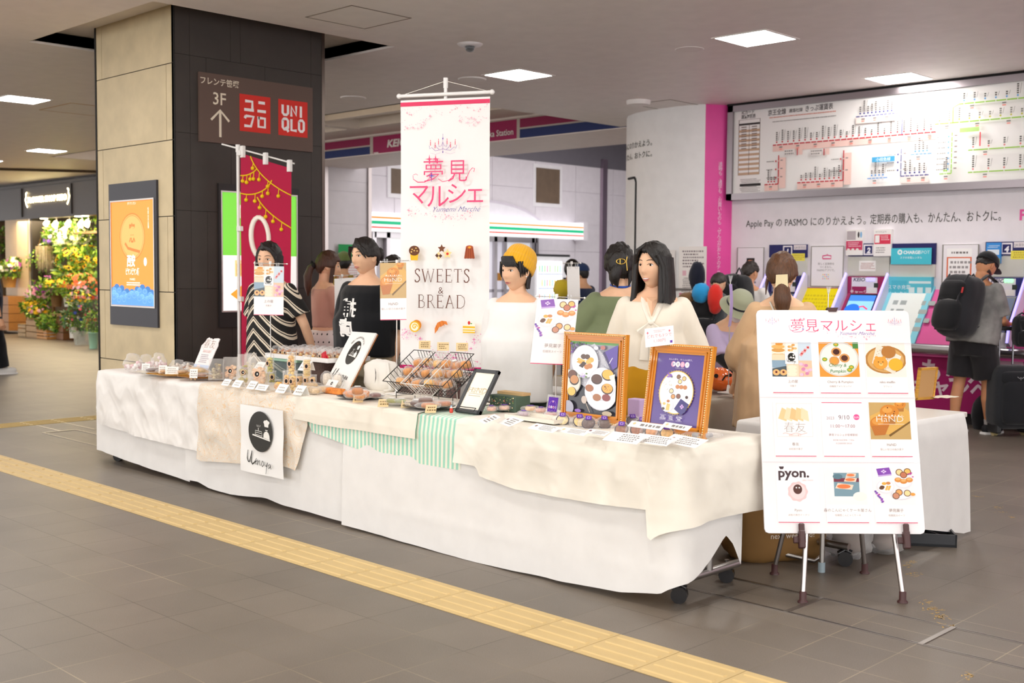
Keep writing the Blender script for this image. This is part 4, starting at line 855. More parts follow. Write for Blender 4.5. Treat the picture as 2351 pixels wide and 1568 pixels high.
# wooden counter left of the column
p = ay(20, 780, 11.0); b = B(mat='wood', col='a8733c'); x0, x1 = ay(-10, 700, 11).x, ay(44, 700, 11).x
for k in range(4): b.box(x0, 10.75, .08+k*.2, x1, 11.15, .27+k*.2)
b.obj('shop_counter', label='wooden plank counter left of the flower shop column', category='counter')
b = B(mat='wood', col='8d6a45'); z = ay(10, 585, 11.7).z; b.box(ay(-20, 600, 11.7).x, 11.55, z, ay(22, 600, 11.7).x, 11.9, z+.05); b.obj('shelf', label='wooden shelf with dark pots left of the column', category='shelf')
b = B(mat='glow', col='fff6df'); z0 = ay(5, 575, 12).z; b.box(-31, 12.3, 2.0, ay(11, 540, 12.3).x, 12.35, 2.9); st(b, 'window_6')
# dried grass hanging from the shelf
p = ay(100, 575, 11.35); t = thing('dried_bunch', 'hanging bunch of pale dried grass above the flowers', 'dried bunch', p); r = random.Random(4); b = B(mat='leaf')
for i in range(260):
 b.set(r.choice(['cfc096', 'bda878', 'ded2ab'])); x, y = r.uniform(-.3, .3), r.uniform(-.1, .1); b.add([(x-.008, y, .1), (x+.008, y, .1), (x+.01+r.gauss(0, .03), y, -.35-r.random()*.2)], [(0, 1, 2)])
b.obj('grass', t); b = B(mat='matte', col='8a6b44'); b.tube([(-.28, 0, .1), (0, 0, .45), (.28, 0, .1)], .01, 5); b.obj('cord', t)
# ================= stall: tables and cloths =================
TZ = .715
def folding_table(x0, x1, y0, y1, label, h=.70, cast=True, along='x'):
 t = thing('folding_table', label, 'table', ((x0+x1)/2, (y0+y1)/2, 0), 0); O = T(-(x0+x1)/2, -(y0+y1)/2, 0)
 b = B(O, 'plastic', 'e6e1da'); b.box(x0, y0, h-.03, x1, y1, h, .004); b.obj('tabletop', t)
 ends = ((x0+.1, 1), (x1-.03, -1)) if along == 'x' else ((y0+.1, 1), (y1-.1, -1))
 for e, s_ in ends:
  b = B(O, 'metal', 'b5b2b0')
  if along == 'x':
   m = (y0+y1)/2; b.tube([(e, m, h-.03), (e, m, .11)], .022, 10); b.tube([(e, y0+.07, .10), (e, y1-.05, .10)], .02, 10); leg = b.obj('leg', t); P_ = ((e, y0+.075), (e-.05, y1-.07))
  else:
   m = (x0+x1)/2; b.tube([(m, e, h-.03), (m, e, .11)], .022, 10); b.tube([(x0+.07, e, .10), (x1-.05, e, .10)], .02, 10); leg = b.obj('leg', t); P_ = ((x0+.09, e), (x1-.07, e))
  for x, y in P_:
   b = B(O @ T(x, y, 0) @ RZ(.5), 'plastic', '1e1d1f'); b.set(mat='gloss')
   for sy in (-.017, .017): b.tube([(0, sy-.011, .038), (0, sy+.011, .038)], .038, 18)
   b.box(-.03, -.008, .03, .03, .008, .082, .003); b.tube([(-.034, 0, .06), (0, 0, .085), (.03, 0, .07)], .014, 8); b.set('a9a6a4', 'metal'); b.cyl(0, 0, .08, .11, .012, n=10); b.obj('caster', leg)
 return t
folding_table(-8.58, -6.80, 4.16, 4.76, 'leftmost folding table of the front row, on casters'); folding_table(-6.76, -4.94, 4.16, 4.76, 'middle folding table of the front row under the long white cloths')
folding_table(-4.90, -3.04, 4.16, 4.76, 'right folding table of the front row, black casters showing by the easel')
folding_table(-3.42, -2.80, 5.3, 6.70, 'end folding table behind the easel, under a white cloth', along='y')
folding_table(-6.6, -4.14, 5.95, 6.5, 'folding table of the back row under the taupe cloth')
folding_table(-7.5, -6.5, 5.75, 6.3, 'back folding table with the dusty pink cloth behind the black T-shirt')
folding_table(-5.95, -5.0, 5.62, 5.9, 'low back table with a white cover behind the beanie wearer')
def lacemat():
 m = bpy.data.materials.new('lace'); m.use_nodes = True; nt = m.node_tree; p = nt.nodes['Principled BSDF']; tc = nd(nt, 'ShaderNodeTexCoord')
 n = nd(nt, 'ShaderNodeTexNoise'); n.inputs['Scale'].default_value = 7; n.inputs['Detail'].default_value = .5; n.inputs['Distortion'].default_value = 2.2; nt.links.new(tc.outputs['Object'], n.inputs[0])
 m1 = nd(nt, 'ShaderNodeMath', operation='MULTIPLY'); m1.inputs[1].default_value = 11; nt.links.new(n.outputs[0], m1.inputs[0])
 m2 = nd(nt, 'ShaderNodeMath', operation='PINGPONG'); m2.inputs[1].default_value = .5; nt.links.new(m1.outputs[0], m2.inputs[0])
 cr = nd(nt, 'ShaderNodeValToRGB'); cr.color_ramp.elements[0].position = .08; cr.color_ramp.elements[0].color = lin('e9cdaa'); cr.color_ramp.elements[1].position = .16; cr.color_ramp.elements[1].color = lin('e6ddd0'); nt.links.new(m2.outputs[0], cr.inputs[0])
 nt.links.new(cr.outputs[0], p.inputs['Base Color']); p.inputs['Roughness'].default_value = .9; MATS['lace'] = m
lacemat()
FYC = 4.12
def drape(name, label, cat, x0, x1, prof, lay=0, end=None, col='f4f2ef', m='cloth', topin=.6, left=None, fold=.016, freq=5., seed=0, group=None, crease=None, du=.02, cfn=None, ztop=TZ, ext=0, yfr=FYC, xend=-3.0, crump=0, curl=None):
 """cloth lying on the table and hanging over its front (and, with end/left, round the corner).
 prof: lower edge as (plane, px, py) with plane 'f' front or 'e' right end; col: colour or function of (s, z)"""
 off = .009*lay; path = []
 if left: path.append((x0, yfr+left))
 path.append((x0, yfr)); path.append((x1, yfr))
 if end: path.append((x1, yfr+end))
 # rounded corner path sampled finely
 seg = []; R = .05
 def add_seg(a, c1):
  l = hypot(c1[0]-a[0], c1[1]-a[1]); n = max(1, int(l/du)); 
  for i in range(n): seg.append((a[0]+(c1[0]-a[0])*i/n, a[1]+(c1[1]-a[1])*i/n))
 pts_ = []
 for i, p in enumerate(path):
  if 0 < i < len(path)-1:
   a, c1 = path[i-1], path[i+1]; da = V((a[0]-p[0], a[1]-p[1])).normalized(); dc = V((c1[0]-p[0], c1[1]-p[1])).normalized()
   for k in range(5):
    t_ = k/4; q0 = V(p)+da*R; q1 = V(p); q2 = V(p)+dc*R; q = q0*(1-t_)**2+q1*2*t_*(1-t_)+q2*t_**2; pts_.append((q.x, q.y))
  else: pts_.append(p)
 for a, c1 in zip(pts_, pts_[1:]): add_seg(a, c1)
 seg.append(pts_[-1]); S_ = [0]
 for a, c1 in zip(seg, seg[1:]): S_.append(S_[-1]+hypot(c1[0]-a[0], c1[1]-a[1]))
 L0 = left or 0
 pr_ = []
 for pl, px, py in prof:
  if pl == 'f': q = ay(px, py, yfr-.02-off); pr_.append((L0+q.x-x0, q.z))
  elif pl == 'e': q = ax(px, py, xend+.02+off); pr_.append((L0+(x1-x0)+q.y-yfr, q.z))
  elif pl == 's': pr_.append((px, py))
 pr_.sort()
 def zb(s):
  if s <= pr_[0][0]: return pr_[0][1]
  for (a, za), (c1, zc) in zip(pr_, pr_[1:]):
   if s <= c1: return za+(zc-za)*(s-a)/max(c1-a, 1e-6)
  return pr_[-1][1]
 nv = 26; rows = []; zt = ztop+.006*lay; vs = []; N = len(seg)
 nor = []
 for i in range(N):
  a, c1 = seg[max(i-1, 0)], seg[min(i+1, N-1)]; d = V((c1[0]-a[0], c1[1]-a[1])).normalized(); nor.append(V((d.y, -d.x)))
 for i in range(N):
  s = S_[i]; p = V(seg[i]); n = nor[i]; z0 = zb(s); col_ = []
  for ti in (1., .66, .33, .1, .03):
   q = p-n*(topin*ti if ti > .05 else .02); 
   q.x = min(max(q.x, x0-.0), x1+.0) if not end or ti < .2 else min(q.x, x1); q.y = max(q.y, yfr)
   q.y = min(q.y, yfr+max(topin, .01)); col_.append((q.x, q.y, zt+.0015*noise.noise(V((q.x*9, q.y*9, seed)))))
  col_.append((p.x+n.x*off, p.y+n.y*off, zt-.006))
  for k in range(1, nv+1):
   t_ = k/nv; z = zt-.006+(z0-zt+.006)*t_; h = zt-z
   g = p.x+p.y; f = .011*min(1, h/.35)*(noise.noise(V((g*4.3, .6*h, 0)))+.3*noise.noise(V((g*10, 5+.4*h, h))))
   f += .016*min(1, h/.1)+ext*h+max(0, fold-.012)*min(1, h/.3)*(.6+noise.noise(V((g*freq, seed, h))))
   if crump:
    f += crump*(.35+.8*noise.noise(V((s*6+seed, z*6, 2))))+crump*.7*(1-abs(noise.noise(V((s*9+2*z, z*7, seed))))*3)**3*.3 if h > .02 else 0
   if crease:
    for zc in crease: f += .004*exp(-((z-zc)/.006)**2)
   f = max(f, .004); col_.append((p.x+n.x*(off+f), p.y+n.y*(off+f), z))
  vs += col_
 M_ = 5+1+nv; b = B(mat=m, col=col if isinstance(col, str) else 'ffffff'); fs = []; cs = []
 for i in range(N-1):
  for k in range(M_-1):
   fs.append((i*M_+k, i*M_+k+1, (i+1)*M_+k+1, (i+1)*M_+k))
   if cfn: cs.append(lin(cfn((S_[i]+S_[i+1])/2, vs[i*M_+k][2])))
 b.add(vs, fs, True, cs or None); k = dict(label=label, category=cat)
 if group: k['group'] = group
 return b.obj(name, **k)
WH_ = 'ebe9e6'
drape('tablecloth', 'plain white tablecloth at the left end of the front tables', 'tablecloth', -8.62, -7.17, [('f', 232, 1035), ('f', 300, 1062), ('f', 437, 1107)], 0, left=.62, col=WH_, fold=.01, topin=.63, seed=1, crease=(.42,))
drape('tablecloth', 'crumpled white overcloth hanging short at the left end of the front tables', 'tablecloth', -8.5, -7.0, [('f', 242, 976), ('f', 290, 992), ('f', 300, 997), ('f', 395, 1020), ('f', 428, 1030), ('f', 432, 1030)], 2, col='efece8', fold=.012, topin=.5, seed=3, crump=.03, du=.012)
drape('tablecloth', 'white tablecloth bulging near the floor under the lace cloth', 'tablecloth', -7.2, -6.2, [('f', 455, 1106), ('f', 480, 1120), ('f', 530, 1135), ('f', 600, 1142)], 0, col=WH_, fold=.03, freq=3, topin=.6, seed=5)
drape('tablecloth', 'white tablecloth with a sharp fold below the mint striped cloth', 'tablecloth', -6.33, -5.2, [('f', 571, 1130), ('f', 650, 1160), ('f', 805, 1203), ('f', 860, 1220)], 1, col=WH_, fold=.012, topin=.6, seed=7, crease=(.3,))
drape('tablecloth', 'largest white tablecloth reaching the floor at the right of the front tables', 'tablecloth', -5.38, -3.0,
      [('f', 805, 1207), ('f', 1000, 1262), ('f', 1100, 1290), ('f', 1300, 1334), ('f', 1430, 1358), ('f', 1520, 1362), ('e', 1568, 1345), ('e', 1615, 1290), ('e', 1655, 1228), ('e', 1672, 1250), ('e', 1690, 1306), ('e', 1693, 1180)], 2, end=.66, col=WH_, fold=.016, topin=.6, seed=9, crease=(.30, .17), ext=.03)
drape('lace_cloth', 'beige cloth with a peach scroll pattern behind the black oval logo sheet', 'tablecloth', -7.0, -5.72, [('f', 457, 1052), ('f', 470, 1058), ('f', 555, 1064), ('f', 645, 1075), ('f', 655, 1070), ('f', 683, 1080), ('f', 700, 1000), ('f', 728, 925)], 3, m='lace', fold=.02, topin=.55, seed=12, crump=.026, du=.012)
def stripe(s, z): return 'a3dcc5' if int(s/.017) % 2 else 'f2f0df'
drape('striped_cloth', 'mint and cream striped cloth under the cream one', 'tablecloth', -5.92, -4.37, [('f', 706, 972), ('f', 716, 992), ('f', 760, 1008), ('f', 830, 1035), ('f', 930, 1060), ('f', 1078, 1083), ('f', 1084, 1060)], 3, fold=.014, topin=.58, seed=15, du=.0085, cfn=stripe)
drape('linen_cloth', 'cream frayed cloth lying over the left half of the mint striped cloth', 'tablecloth', -5.9, -4.72, [('f', 709, 968), ('f', 730, 975), ('f', 850, 992), ('f', 975, 1011), ('f', 985, 1000)], 4, col='efe8d9', fold=.012, topin=.57, seed=17, crump=.012)
drape('linen_cloth', 'large cream cloth with a hanging corner at the right end of the front tables', 'tablecloth', -4.40, -3.0,
      [('f', 1098, 1070), ('f', 1105, 1092), ('f', 1190, 1122), ('f', 1330, 1148), ('f', 1490, 1170), ('f', 1494, 1244), ('e', 1580, 1212), ('e', 1606, 1196), ('e', 1700, 1175), ('e', 1760, 1163)], 4, end=.66, col='f2ecdf', fold=.018, topin=.6, seed=21, crump=.018, ext=.05)
# right end table and back tables
b = None
drape('tablecloth', 'white tablecloth over the end table behind the easel', 'tablecloth', -3.45, -2.77, [('s', 0, .30), ('s', .5, .22), ('s', .68, .27), ('s', .8, .25), ('s', 1.2, .16), ('s', 1.7, .06), ('s', 1.9, .02), ('s', 2.0, .02)], 0, end=1.32, col=WH_, fold=.02, topin=.62, seed=31, yfr=5.26, ext=.06, xend=-2.77)
drape('tablecloth', 'taupe linen cloth on the back table left of the beige dress', 'tablecloth', -6.0, -4.1, [('s', 0, .18), ('s', 1.3, .2), ('s', 1.9, .15), ('s', 2.4, .2)], 0, end=.6, col='b7ad9e', fold=.03, topin=.56, seed=33, yfr=5.93, xend=-4.1)
drape('tablecloth', 'dusty pink cloth on the back table behind the black T-shirt', 'tablecloth', -7.5, -6.45, [('s', 0, .3), ('s', 2, .3)], 0, end=.55, col='c9a7a2', fold=.02, topin=.5, seed=35, yfr=5.72, xend=-6.45)
drape('tablecloth', 'white cover on the low back table behind the beanie wearer', 'tablecloth', -6.0, -4.98, [('s', 0, .56), ('s', 1.5, .54)], 0, end=.3, col='f2f1ee', fold=.01, topin=.3, seed=37, yfr=5.6, xend=-4.98)
# logo drawn in a unit box (height 1)
def logo(b, x, y, h, kx=.62, fine=True, bg='24231f', fg='f5f3ee'):
 b.ell(x, y, h*.5*kx, h*.5, bg, 36 if fine else 16); b.set(fg); k = h
 def q(u, v): return (x+u*k*kx/.62, y+v*k)
 b.poly([q(-.21, -.115), q(-.2, -.085), q(.25, -.17), q(.25, -.2)])
 b.poly([q(.08, -.13), q(.085, -.04), q(.12, .02), q(.165, .035), q(.21, 0), q(.235, -.07), q(.24, -.165)])
 b.poly([q(.11, .14), q(.10, .21), q(.08, .25), q(.10, .29), q(.14, .30), q(.165, .32), q(.2, .295), q(.235, .275), q(.235, .235), q(.21, .205), q(.205, .135)])
 if fine:
  b.line([q(-.13, -.09), q(-.13, .015), q(.035, .005), q(.045, -.1)], .012*k); b.line([q(-.125, -.03), q(.03, -.04)], .012*k); b.line([q(-.14, -.075), q(.05, -.105)], .012*k); b.line([q(-.05, .02), q(-.05, .09)], .02*k)
  for a in (-.5, -.15, .2, .6): b.line([q(-.05+.02*a*3, .11), q(-.05+.09*a, .16)], .008*k)
  b.line([q(.13, .06), q(.19, .055)], .02*k)
 else: b.poly([q(-.13, -.09), q(-.13, .015), q(.03, .005), q(.04, -.12)]); b.line([q(-.05, .02), q(-.05, .12)], .03*k)
def uenoya(b, x, y, w, col='24231f', hs=None):
 b.set(col); k = w
 S3 = [([(0.02, .52), (-.01, .36), (-.02, .22), (.03, .1), (.07, .1), (.12, .25), (.18, .5)], .04), ([(.19, .52), (.15, .3), (.15, .12), (.2, .04), (.27, .1), (.34, .2)], .045),
          ([(.30, .12), (.39, .2), (.37, .27), (.33, .2), (.34, .06), (.41, .08)], .028), ([(.42, .23), (.42, .04), (.45, .17), (.5, .22), (.52, .06), (.56, .06)], .03),
          ([(.62, .22), (.58, .1), (.62, .02), (.68, .1), (.65, .21), (.62, .22)], .03), ([(.72, .2), (.73, .08), (.79, .06), (.83, .2), (.79, -.05), (.76, -.22)], .03), ([(.92, .16), (.86, .1), (.88, .0), (.94, .06), (.95, .16), (.96, .0), (1., .02)], .028)]
 for p, w_ in S3:
  q = [(x+u*k, y+v*(hs or k)) for u, v in p]; n = len(q); b.line(q, [w_*min(k, hs or k)*(.55+.6*sin(pi*(i+.6)/n)) for i in range(n)])
# sheet with the oval logo pinned to the front
p = [ay(547, 927, 4.03), ay(645, 942, 4.03), ay(640, 1094, 4.03), ay(553, 1079, 4.03)]; w_ = (p[1]-p[0]).length; h_ = (p[0]-p[3]).length
t = thing('logo_sheet', 'white sheet with a big black oval and handwriting hanging on the front', 'sign', p[3])
M = frame((0, 0, 0), (1, 0, 0), (0, 0, 1)); x0 = 0; zt = h_
b = B(M, 'gloss', 'f4f3f1'); b.set(mat='print')
b.grid(lambda u, v: (u*w_, v*h_-.012*u*0, .004*sin(u*7)*(1-v)+.003*sin(v*9+u*5)), 12, 16); b.obj('sheet', t)
b = B(M, 'gloss', '24231f'); b.L = .009; logo(b, w_*.5, h_*.64, h_*.6, .93*w_/h_); b.set(mat='print'); uenoya(b, w_*.2, h_*.12, w_*.56, hs=h_*.42); b.obj('print', t)
# ================= goods on the stall =================
ZT = .742
def tz(px, py, z=ZT): return az(px, py, z)
def quad4(u, v, c00, c10, c11, c01): return c00*(1-u)*(1-v)+c10*u*(1-v)+c11*u*v+c01*(1-u)*v
def lean(bl, br, tl, z=ZT):   # board standing on the table, running along x and leaning back; returns frame, width, height
 A = az(bl[0], bl[1], z); W_ = az(br[0], br[1], z).x-A.x; Tt = ax(tl[0], tl[1], A.x); up = Tt-A
 return A, W_, up.length, atan2(up.y, up.z)
def board(name, label, cat, bl, br, tl, z=ZT):
 A, w, h, an = lean(bl, br, tl, z); t = thing(name, label, cat, A); return t, frame((0, 0, 0), (1, 0, 0), (0, sin(an), cos(an))), w, h, an
def sheetM(tl, tr, bl, D):   # free hanging sheet facing the picture corners at depth D
 p = ad(*tl, D); q = ad(*tr, D); s_ = ad(*bl, D); return p, q, s_
# --- pastry pictures used on prints
def cupcake(b, x, y, s, c='8a5230', t='f0c070'):
 b.ell(x, y, s, s*.92, c, 16); b.ell(x, y, s*.78, s*.72, t, 16)
def muffin(b, x, y, s, rot=0):
 b.poly([(x-s*.7, y), (x+s*.7, y), (x+s*.5, y-s*1.1), (x-s*.5, y-s*1.1)], 'b5793d'); b.ell(x, y+s*.15, s*.95, s*.75, 'd98a35', 18); b.ell(x-s*.2, y+s*.35, s*.5, s*.3, 'e8a350', 12)
 for i in range(4): b.ell(x+s*.5*cos(i*1.9), y+s*.2+s*.4*sin(i*1.9), s*.08, s*.07, '7a4420', 6)
def pic_hand(b, x, y, w, h):
 b.rect(x, y, w, h, 'c9a66a'); b.poly([(x, y+h*.3), (x, y+h*.62), (x+w*.72, y+h), (x+w, y+h*.75), (x+w, y+h*.5), (x+w*.45, y+h*.12)], 'dfae5a'); b.poly([(x+w*.45, y+h*.12), (x+w, y+h*.5), (x+w, y+h*.45), (x+w*.48, y+h*.07)], '7a5a2c')
 muffin(b, x+w*.78, y+h*.93, w*.15); muffin(b, x+w*.5, y+h*.7, w*.25); b.rect(x, y, w*.01, h, 'c9a66a'); b.ell(x+w*.24, y+h*.42, w*.24, h*.2, 'd0812f', 20); b.ell(x+w*.2, y+h*.48, w*.15, h*.1, 'e09a48', 14); b.poly([(x+w*.02, y+h*.36), (x+w*.47, y+h*.38), (x+w*.36, y+h*.12), (x+w*.1, y+h*.1)], 'c07434')
 b.txt('HaND', x+w*.5, y+h*.47, w*.2, 'f7f0e2', sx=1.25, wt=-.012); b.line([(x+w*.2, y+h*.62), (x+w*.85, y+h*.62)], w*.008); b.line([(x+w*.2, y+h*.41), (x+w*.85, y+h*.41)], w*.008)
 for i in range(8): b.ell(x+w*(.24+.08*i), y+h*.645, w*.022, w*.022, 'e8c48a' if i % 2 else 'f7f0e2', 8)
def pic_yumemi(b, x, y, w, h):
 b.rect(x, y, w, h, 'f4f1f2'); b.poly([(x+w*.12, y+h*.78), (x+w*.45, y+h*.82), (x+w*.4, y+h*.99), (x+w*.08, y+h*.95)], '8a4fb5'); b.poly([(x+w*.12, y+h*.74), (x+w*.45, y+h*.78), (x+w*.45, y+h*.82), (x+w*.12, y+h*.78)], 'c3a3dc')
 for a in range(4): b.ell(x+w*.26+w*.04*cos(a*1.57), y+h*.88+h*.03*sin(a*1.57), w*.025, h*.02, 'e3cdf0', 8)
 b.ell(x+w*.73, y+h*.62, w*.22, h*.2, 'e9e7ec'); b.ell(x+w*.72, y+h*.64, w*.19, h*.17, 'f7f6f8')
 for i, (dx, dy, c) in enumerate(((.64, .86, 'f0d59a'), (.84, .88, 'eebf68'), (.74, .79, 'c87a5a'))): cupcake(b, x+w*dx, y+h*dy, w*.09, '7d5238', c)
 for dx, dy in ((.6, .66), (.73, .62), (.87, .66)): b.ell(x+w*dx, y+h*dy, w*.09, h*.065, 'dd9148', 14); b.ell(x+w*dx-.0, y+h*dy+h*.02, w*.06, h*.03, 'f0b573', 10)
 b.ell(x+w*.28, y+h*.48, w*.22, h*.18, 'e9e7ec'); b.ell(x+w*.28, y+h*.485, w*.19, h*.155, 'f8f7f9')
 for dx, dy, c in ((.25, .56, 'f0b04a'), (.35, .57, 'd08a50'), (.2, .47, '6a4632'), (.18, .44, '6a4632')): b.ell(x+w*dx, y+h*dy, w*.06, h*.04, c, 12)
 for k in (0, 1): b.poly([(x+w*(.26+.06*k), y+h*.39), (x+w*(.31+.06*k), y+h*.38), (x+w*(.36+.06*k), y+h*.5), (x+w*(.31+.06*k), y+h*.51)], 'e9b75c')
 b.ell(x+w*.65, y+h*.27, w*.25, h*.13, 'e6e2e8'); b.ell(x+w*.65, y+h*.275, w*.23, h*.115, 'f6f5f7')
 for dx, dy, c in ((.6, .33, 'e8a865'), (.8, .31, 'f2dca0'), (.52, .24, 'cf8f72')): cupcake(b, x+w*dx, y+h*dy, w*.09, '7d5848', c)
 r = random.Random(3)
 for i in range(14): b.ell(x+w*(.04+.012*i+r.uniform(-.03, .03)), y+h*(.36-.022*i), w*.03, h*.018, r.choice(['a45cc0', 'c03f9c', '7a4fb0']), 8)
 for i in range(6): b.ell(x+w*r.uniform(.85, .98), y+h*r.uniform(.7, .85), w*.025, h*.015, 'c03f9c', 8)
 b.ell(x+w*.93, y+h*.28, w*.06, h*.04, 'f0a24a', 12)
def pic_ueno(b, x, y, w, h):
 b.rect(x, y, w, h, 'f3eee8'); b.rect(x, y+h*.45, w*.36, h*.55, 'f1e6d6')
 for k, c in ((.62, 'e5c796'), (.72, 'f4ecd8'), (.76, 'd99f55'), (.86, 'e8b56a')): b.ell(x+w*.17, y+h*(k), w*.17, h*.06, c, 14)
 b.rect(x, y+h*.46, w*.36, h*.17, 'ead9b8'); b.ell(x+w*.2, y+h*.94, w*.1, h*.04, 'e59a3c'); b.rect(x, y+h*.25, w*.36, h*.22, '8fa9bd'); b.poly([(x, y), (x+w*.38, y), (x+w*.38, y+h*.31), (x, y+h*.23)], '4f5a60')
 for dx in (.1, .28): b.ell(x+w*dx, y+h*.12, w*.09, h*.09, 'e9b878', 14); b.ell(x+w*dx, y+h*.13, w*.03, h*.035, '6a2a2a', 8)
 b.rect(x+w*.36, y+h*.7, w*.31, h*.3, 'f6f0e8')
 for i in range(7): b.ell(x+w*(.45+.05*(i % 4)), y+h*(.76+.05*(i//2)), w*.045, h*.035, ('d99f55', 'e8bd80')[i % 2], 10)
 b.rect(x+w*.67, y+h*.45, w*.33, h*.55, 'cfdde8')
 for i in range(3): b.line([(x+w*(.72+.1*i), y+h*(.6+.1*i)), (x+w*(.8+.06*i), y+h*(.72+.08*i))], w*.07, 'e6a0a0'); b.ell(x+w*(.76+.08*i), y+h*(.66+.09*i), w*.03, h*.025, 'c23f3f', 8)
 b.rect(x+w*.36, y, w*.3, h*.4, 'ecdcc0')
 for i in range(3): b.ell(x+w*.5, y+h*(.07+.1*i), w*.12, h*.06, 'f5ead0', 12)
 b.rect(x+w*.66, y, w*.34, h*.46, 'ecc7a8'); r = random.Random(1)
 for i in range(14): b.ell(x+w*r.uniform(.72, .97), y+h*r.uniform(.05, .4), w*.05, h*.045, r.choice(['e8a9c4', 'd98ab0', 'f0c4d8']), 8)
 b.rect(x+w*.33, y+h*.36, w*.33, h*.34, 'fbfaf8'); logo(b, x+w*.495, y+h*.56, h*.24, .9, False); uenoya(b, x+w*.38, y+h*.40, w*.22)
def pic_cherry(b, x, y, w, h):
 b.rect(x, y, w, h, 'e79a3c'); b.ell(x+w*.5, y+h*.52, w*.5, h*.5, 'd9d4cc', 36); b.ell(x+w*.5, y+h*.52, w*.46, h*.46, 'efece6', 36); b.rect(x+w*.86, y+h*.82, w*.14, h*.18, '4e8a44')
 for dx, dy, c in ((.44, .72, '4a2420'), (.38, .46, 'f0a040'), (.64, .54, '5a3024')): b.ell(x+w*dx, y+h*dy, w*.13, h*.13, 'd99a58', 12); b.ell(x+w*dx, y+h*dy, w*.085, h*.085, c, 14)
 for dx, dy in ((.44, .93), (.14, .5), (.8, .28), (.75, .2)): b.ell(x+w*dx, y+h*dy, w*.07, h*.06, '7fae3e', 8); b.ell(x+w*dx+.0, y+h*dy, w*.04, h*.03, 'f0b03c', 6)
 b.txt('Cherry &', x+w*.46, y+h*.29, h*.13, '3f8f4a', shear=.2, sx=.95); b.txt('Pumpkin', x+w*.46, y+h*.12, h*.13, '3f8f4a', shear=.2, sx=.95)
def pic_niko(b, x, y, w, h):
 b.rect(x, y, w, h, 'f3ece2'); b.ell(x+w*.5, y+h*.5, w*.52, h*.4, 'b8813f', 28); b.ell(x+w*.5, y+h*.5, w*.46, h*.36, 'd9a864', 28); b.poly([(x+w*.3, y+h*.95), (x+w*.9, y+h*.6), (x+w*.7, y+h*.08), (x+w*.15, y+h*.4)], 'efe4d2')
 for i in range(30): b.ell(x+w*(.25+.5*((i*37) % 17)/17), y+h*(.2+.6*((i*53) % 19)/19), w*.012, h*.012, 'b99a78', 6)
 for dx, dy, c in ((.58, .72, 'b87a3a'), (.36, .4, 'e8a23f'), (.74, .36, 'f2b535')): b.ell(x+w*dx, y+h*dy, w*.18, h*.18, c, 22)
 for dx in (.27, .45): b.ell(x+w*dx, y+h*.55, w*.05, h*.05, 'e8a23f', 10)
 b.ell(x+w*.31, y+h*.43, w*.015, w*.015, '4a2a1a', 6); b.ell(x+w*.42, y+h*.43, w*.015, w*.015, '4a2a1a', 6); b.ell(x+w*.37, y+h*.36, w*.05, h*.045, 'f4c878', 10); b.ell(x+w*.37, y+h*.38, w*.018, h*.014, '6a3a20', 6)
def pic_haru(b, x, y, w, h):
 b.rect(x, y, w, h, 'fbf6f4'); b.line([(x+w*.06, y+h*.06), (x+w*.94, y+h*.06), (x+w*.94, y+h*.96), (x+w*.06, y+h*.96)], w*.006, 'd9c2bd', True)
 for i in range(5): b.poly([(x+w*(.1+.14*i), y+h*.55), (x+w*(.3+.14*i), y+h*.47), (x+w*(.36+.12*i), y+h*(.75+.05*(i % 2))), (x+w*(.2+.12*i), y+h*.85)], ('f0cf9a', 'f5deb8', 'ecc48c')[i % 3])
 b.txt('春友', x+w*.5, y+h*.2, w*.27, 'a08a84', wt=-.02); b.line([(x+w*(.2+.6*i/12), y+h*(.14+.02*sin(i*1.2))) for i in range(13)], w*.012, 'eab9b4'); b.txt('米粉のお菓子', x+w*.5, y+h*.075, w*.05, 'd4a49c')
def pic_pyon(b, x, y, w, h):
 b.rect(x, y, w, h, 'faf6f6'); b.txt('pyon.', x+w*.42, y+h*.72, w*.3, '4a3a3e', wt=.03, sx=1.1); b.ell(x+w*.1, y+h*.98, w*.03, h*.06, '4a3a3e', 10, .3); b.ell(x+w*.15, y+h*.97, w*.03, h*.05, '4a3a3e', 10, -.4); b.txt('cake room', x+w*.75, y+h*.62, w*.06, 'dba9a9')
 n = 40; b.poly([(x+w*.5+w*(.24+.012*cos(a*9))*cos(a), y+h*.34+w*(.24+.012*cos(a*9))*sin(a)) for a in [2*pi*i/n for i in range(n)]], 'eec9c9'); b.ell(x+w*.5, y+h*.34, w*.19, w*.19, 'f3dada'); b.ell(x+w*.5, y+h*.4, w*.11, w*.12, '5a3a34', 16)
 b.ell(x+w*.47, y+h*.44, w*.018, w*.02, 'ffffff', 8); b.ell(x+w*.54, y+h*.44, w*.018, w*.02, 'ffffff', 8)
def pic_mori(b, x, y, w, h):
 b.rect(x, y, w, h, 'f6f2f0'); b.rect(x+w*.2, y+h*.22, w*.62, h*.62, '7d9ba8'); b.rect(x+w*.2, y+h*.6, w*.62, h*.1, '7a3a48'); b.ell(x+w*.3, y+h*.74, w*.12, h*.07, '5f7f8c')
 for dx, dy, s_ in ((.62, .78, .7), (.6, .66, .85), (.44, .48, 1.2)): b.poly([(x+w*(dx-.18*s_), y+h*(dy-.05)), (x+w*(dx+.16*s_), y+h*(dy-.07*s_)), (x+w*(dx+.2*s_), y+h*(dy+.04)), (x+w*(dx-.12*s_), y+h*(dy+.075*s_))], 'f2d6c0'); b.ell(x+w*dx, y+h*dy, w*.14*s_, h*.048*s_, 'ee7f4a', 14)
 b.ell(x+w*.82, y+h*.22, w*.17, h*.12, 'f5efe9', 16)
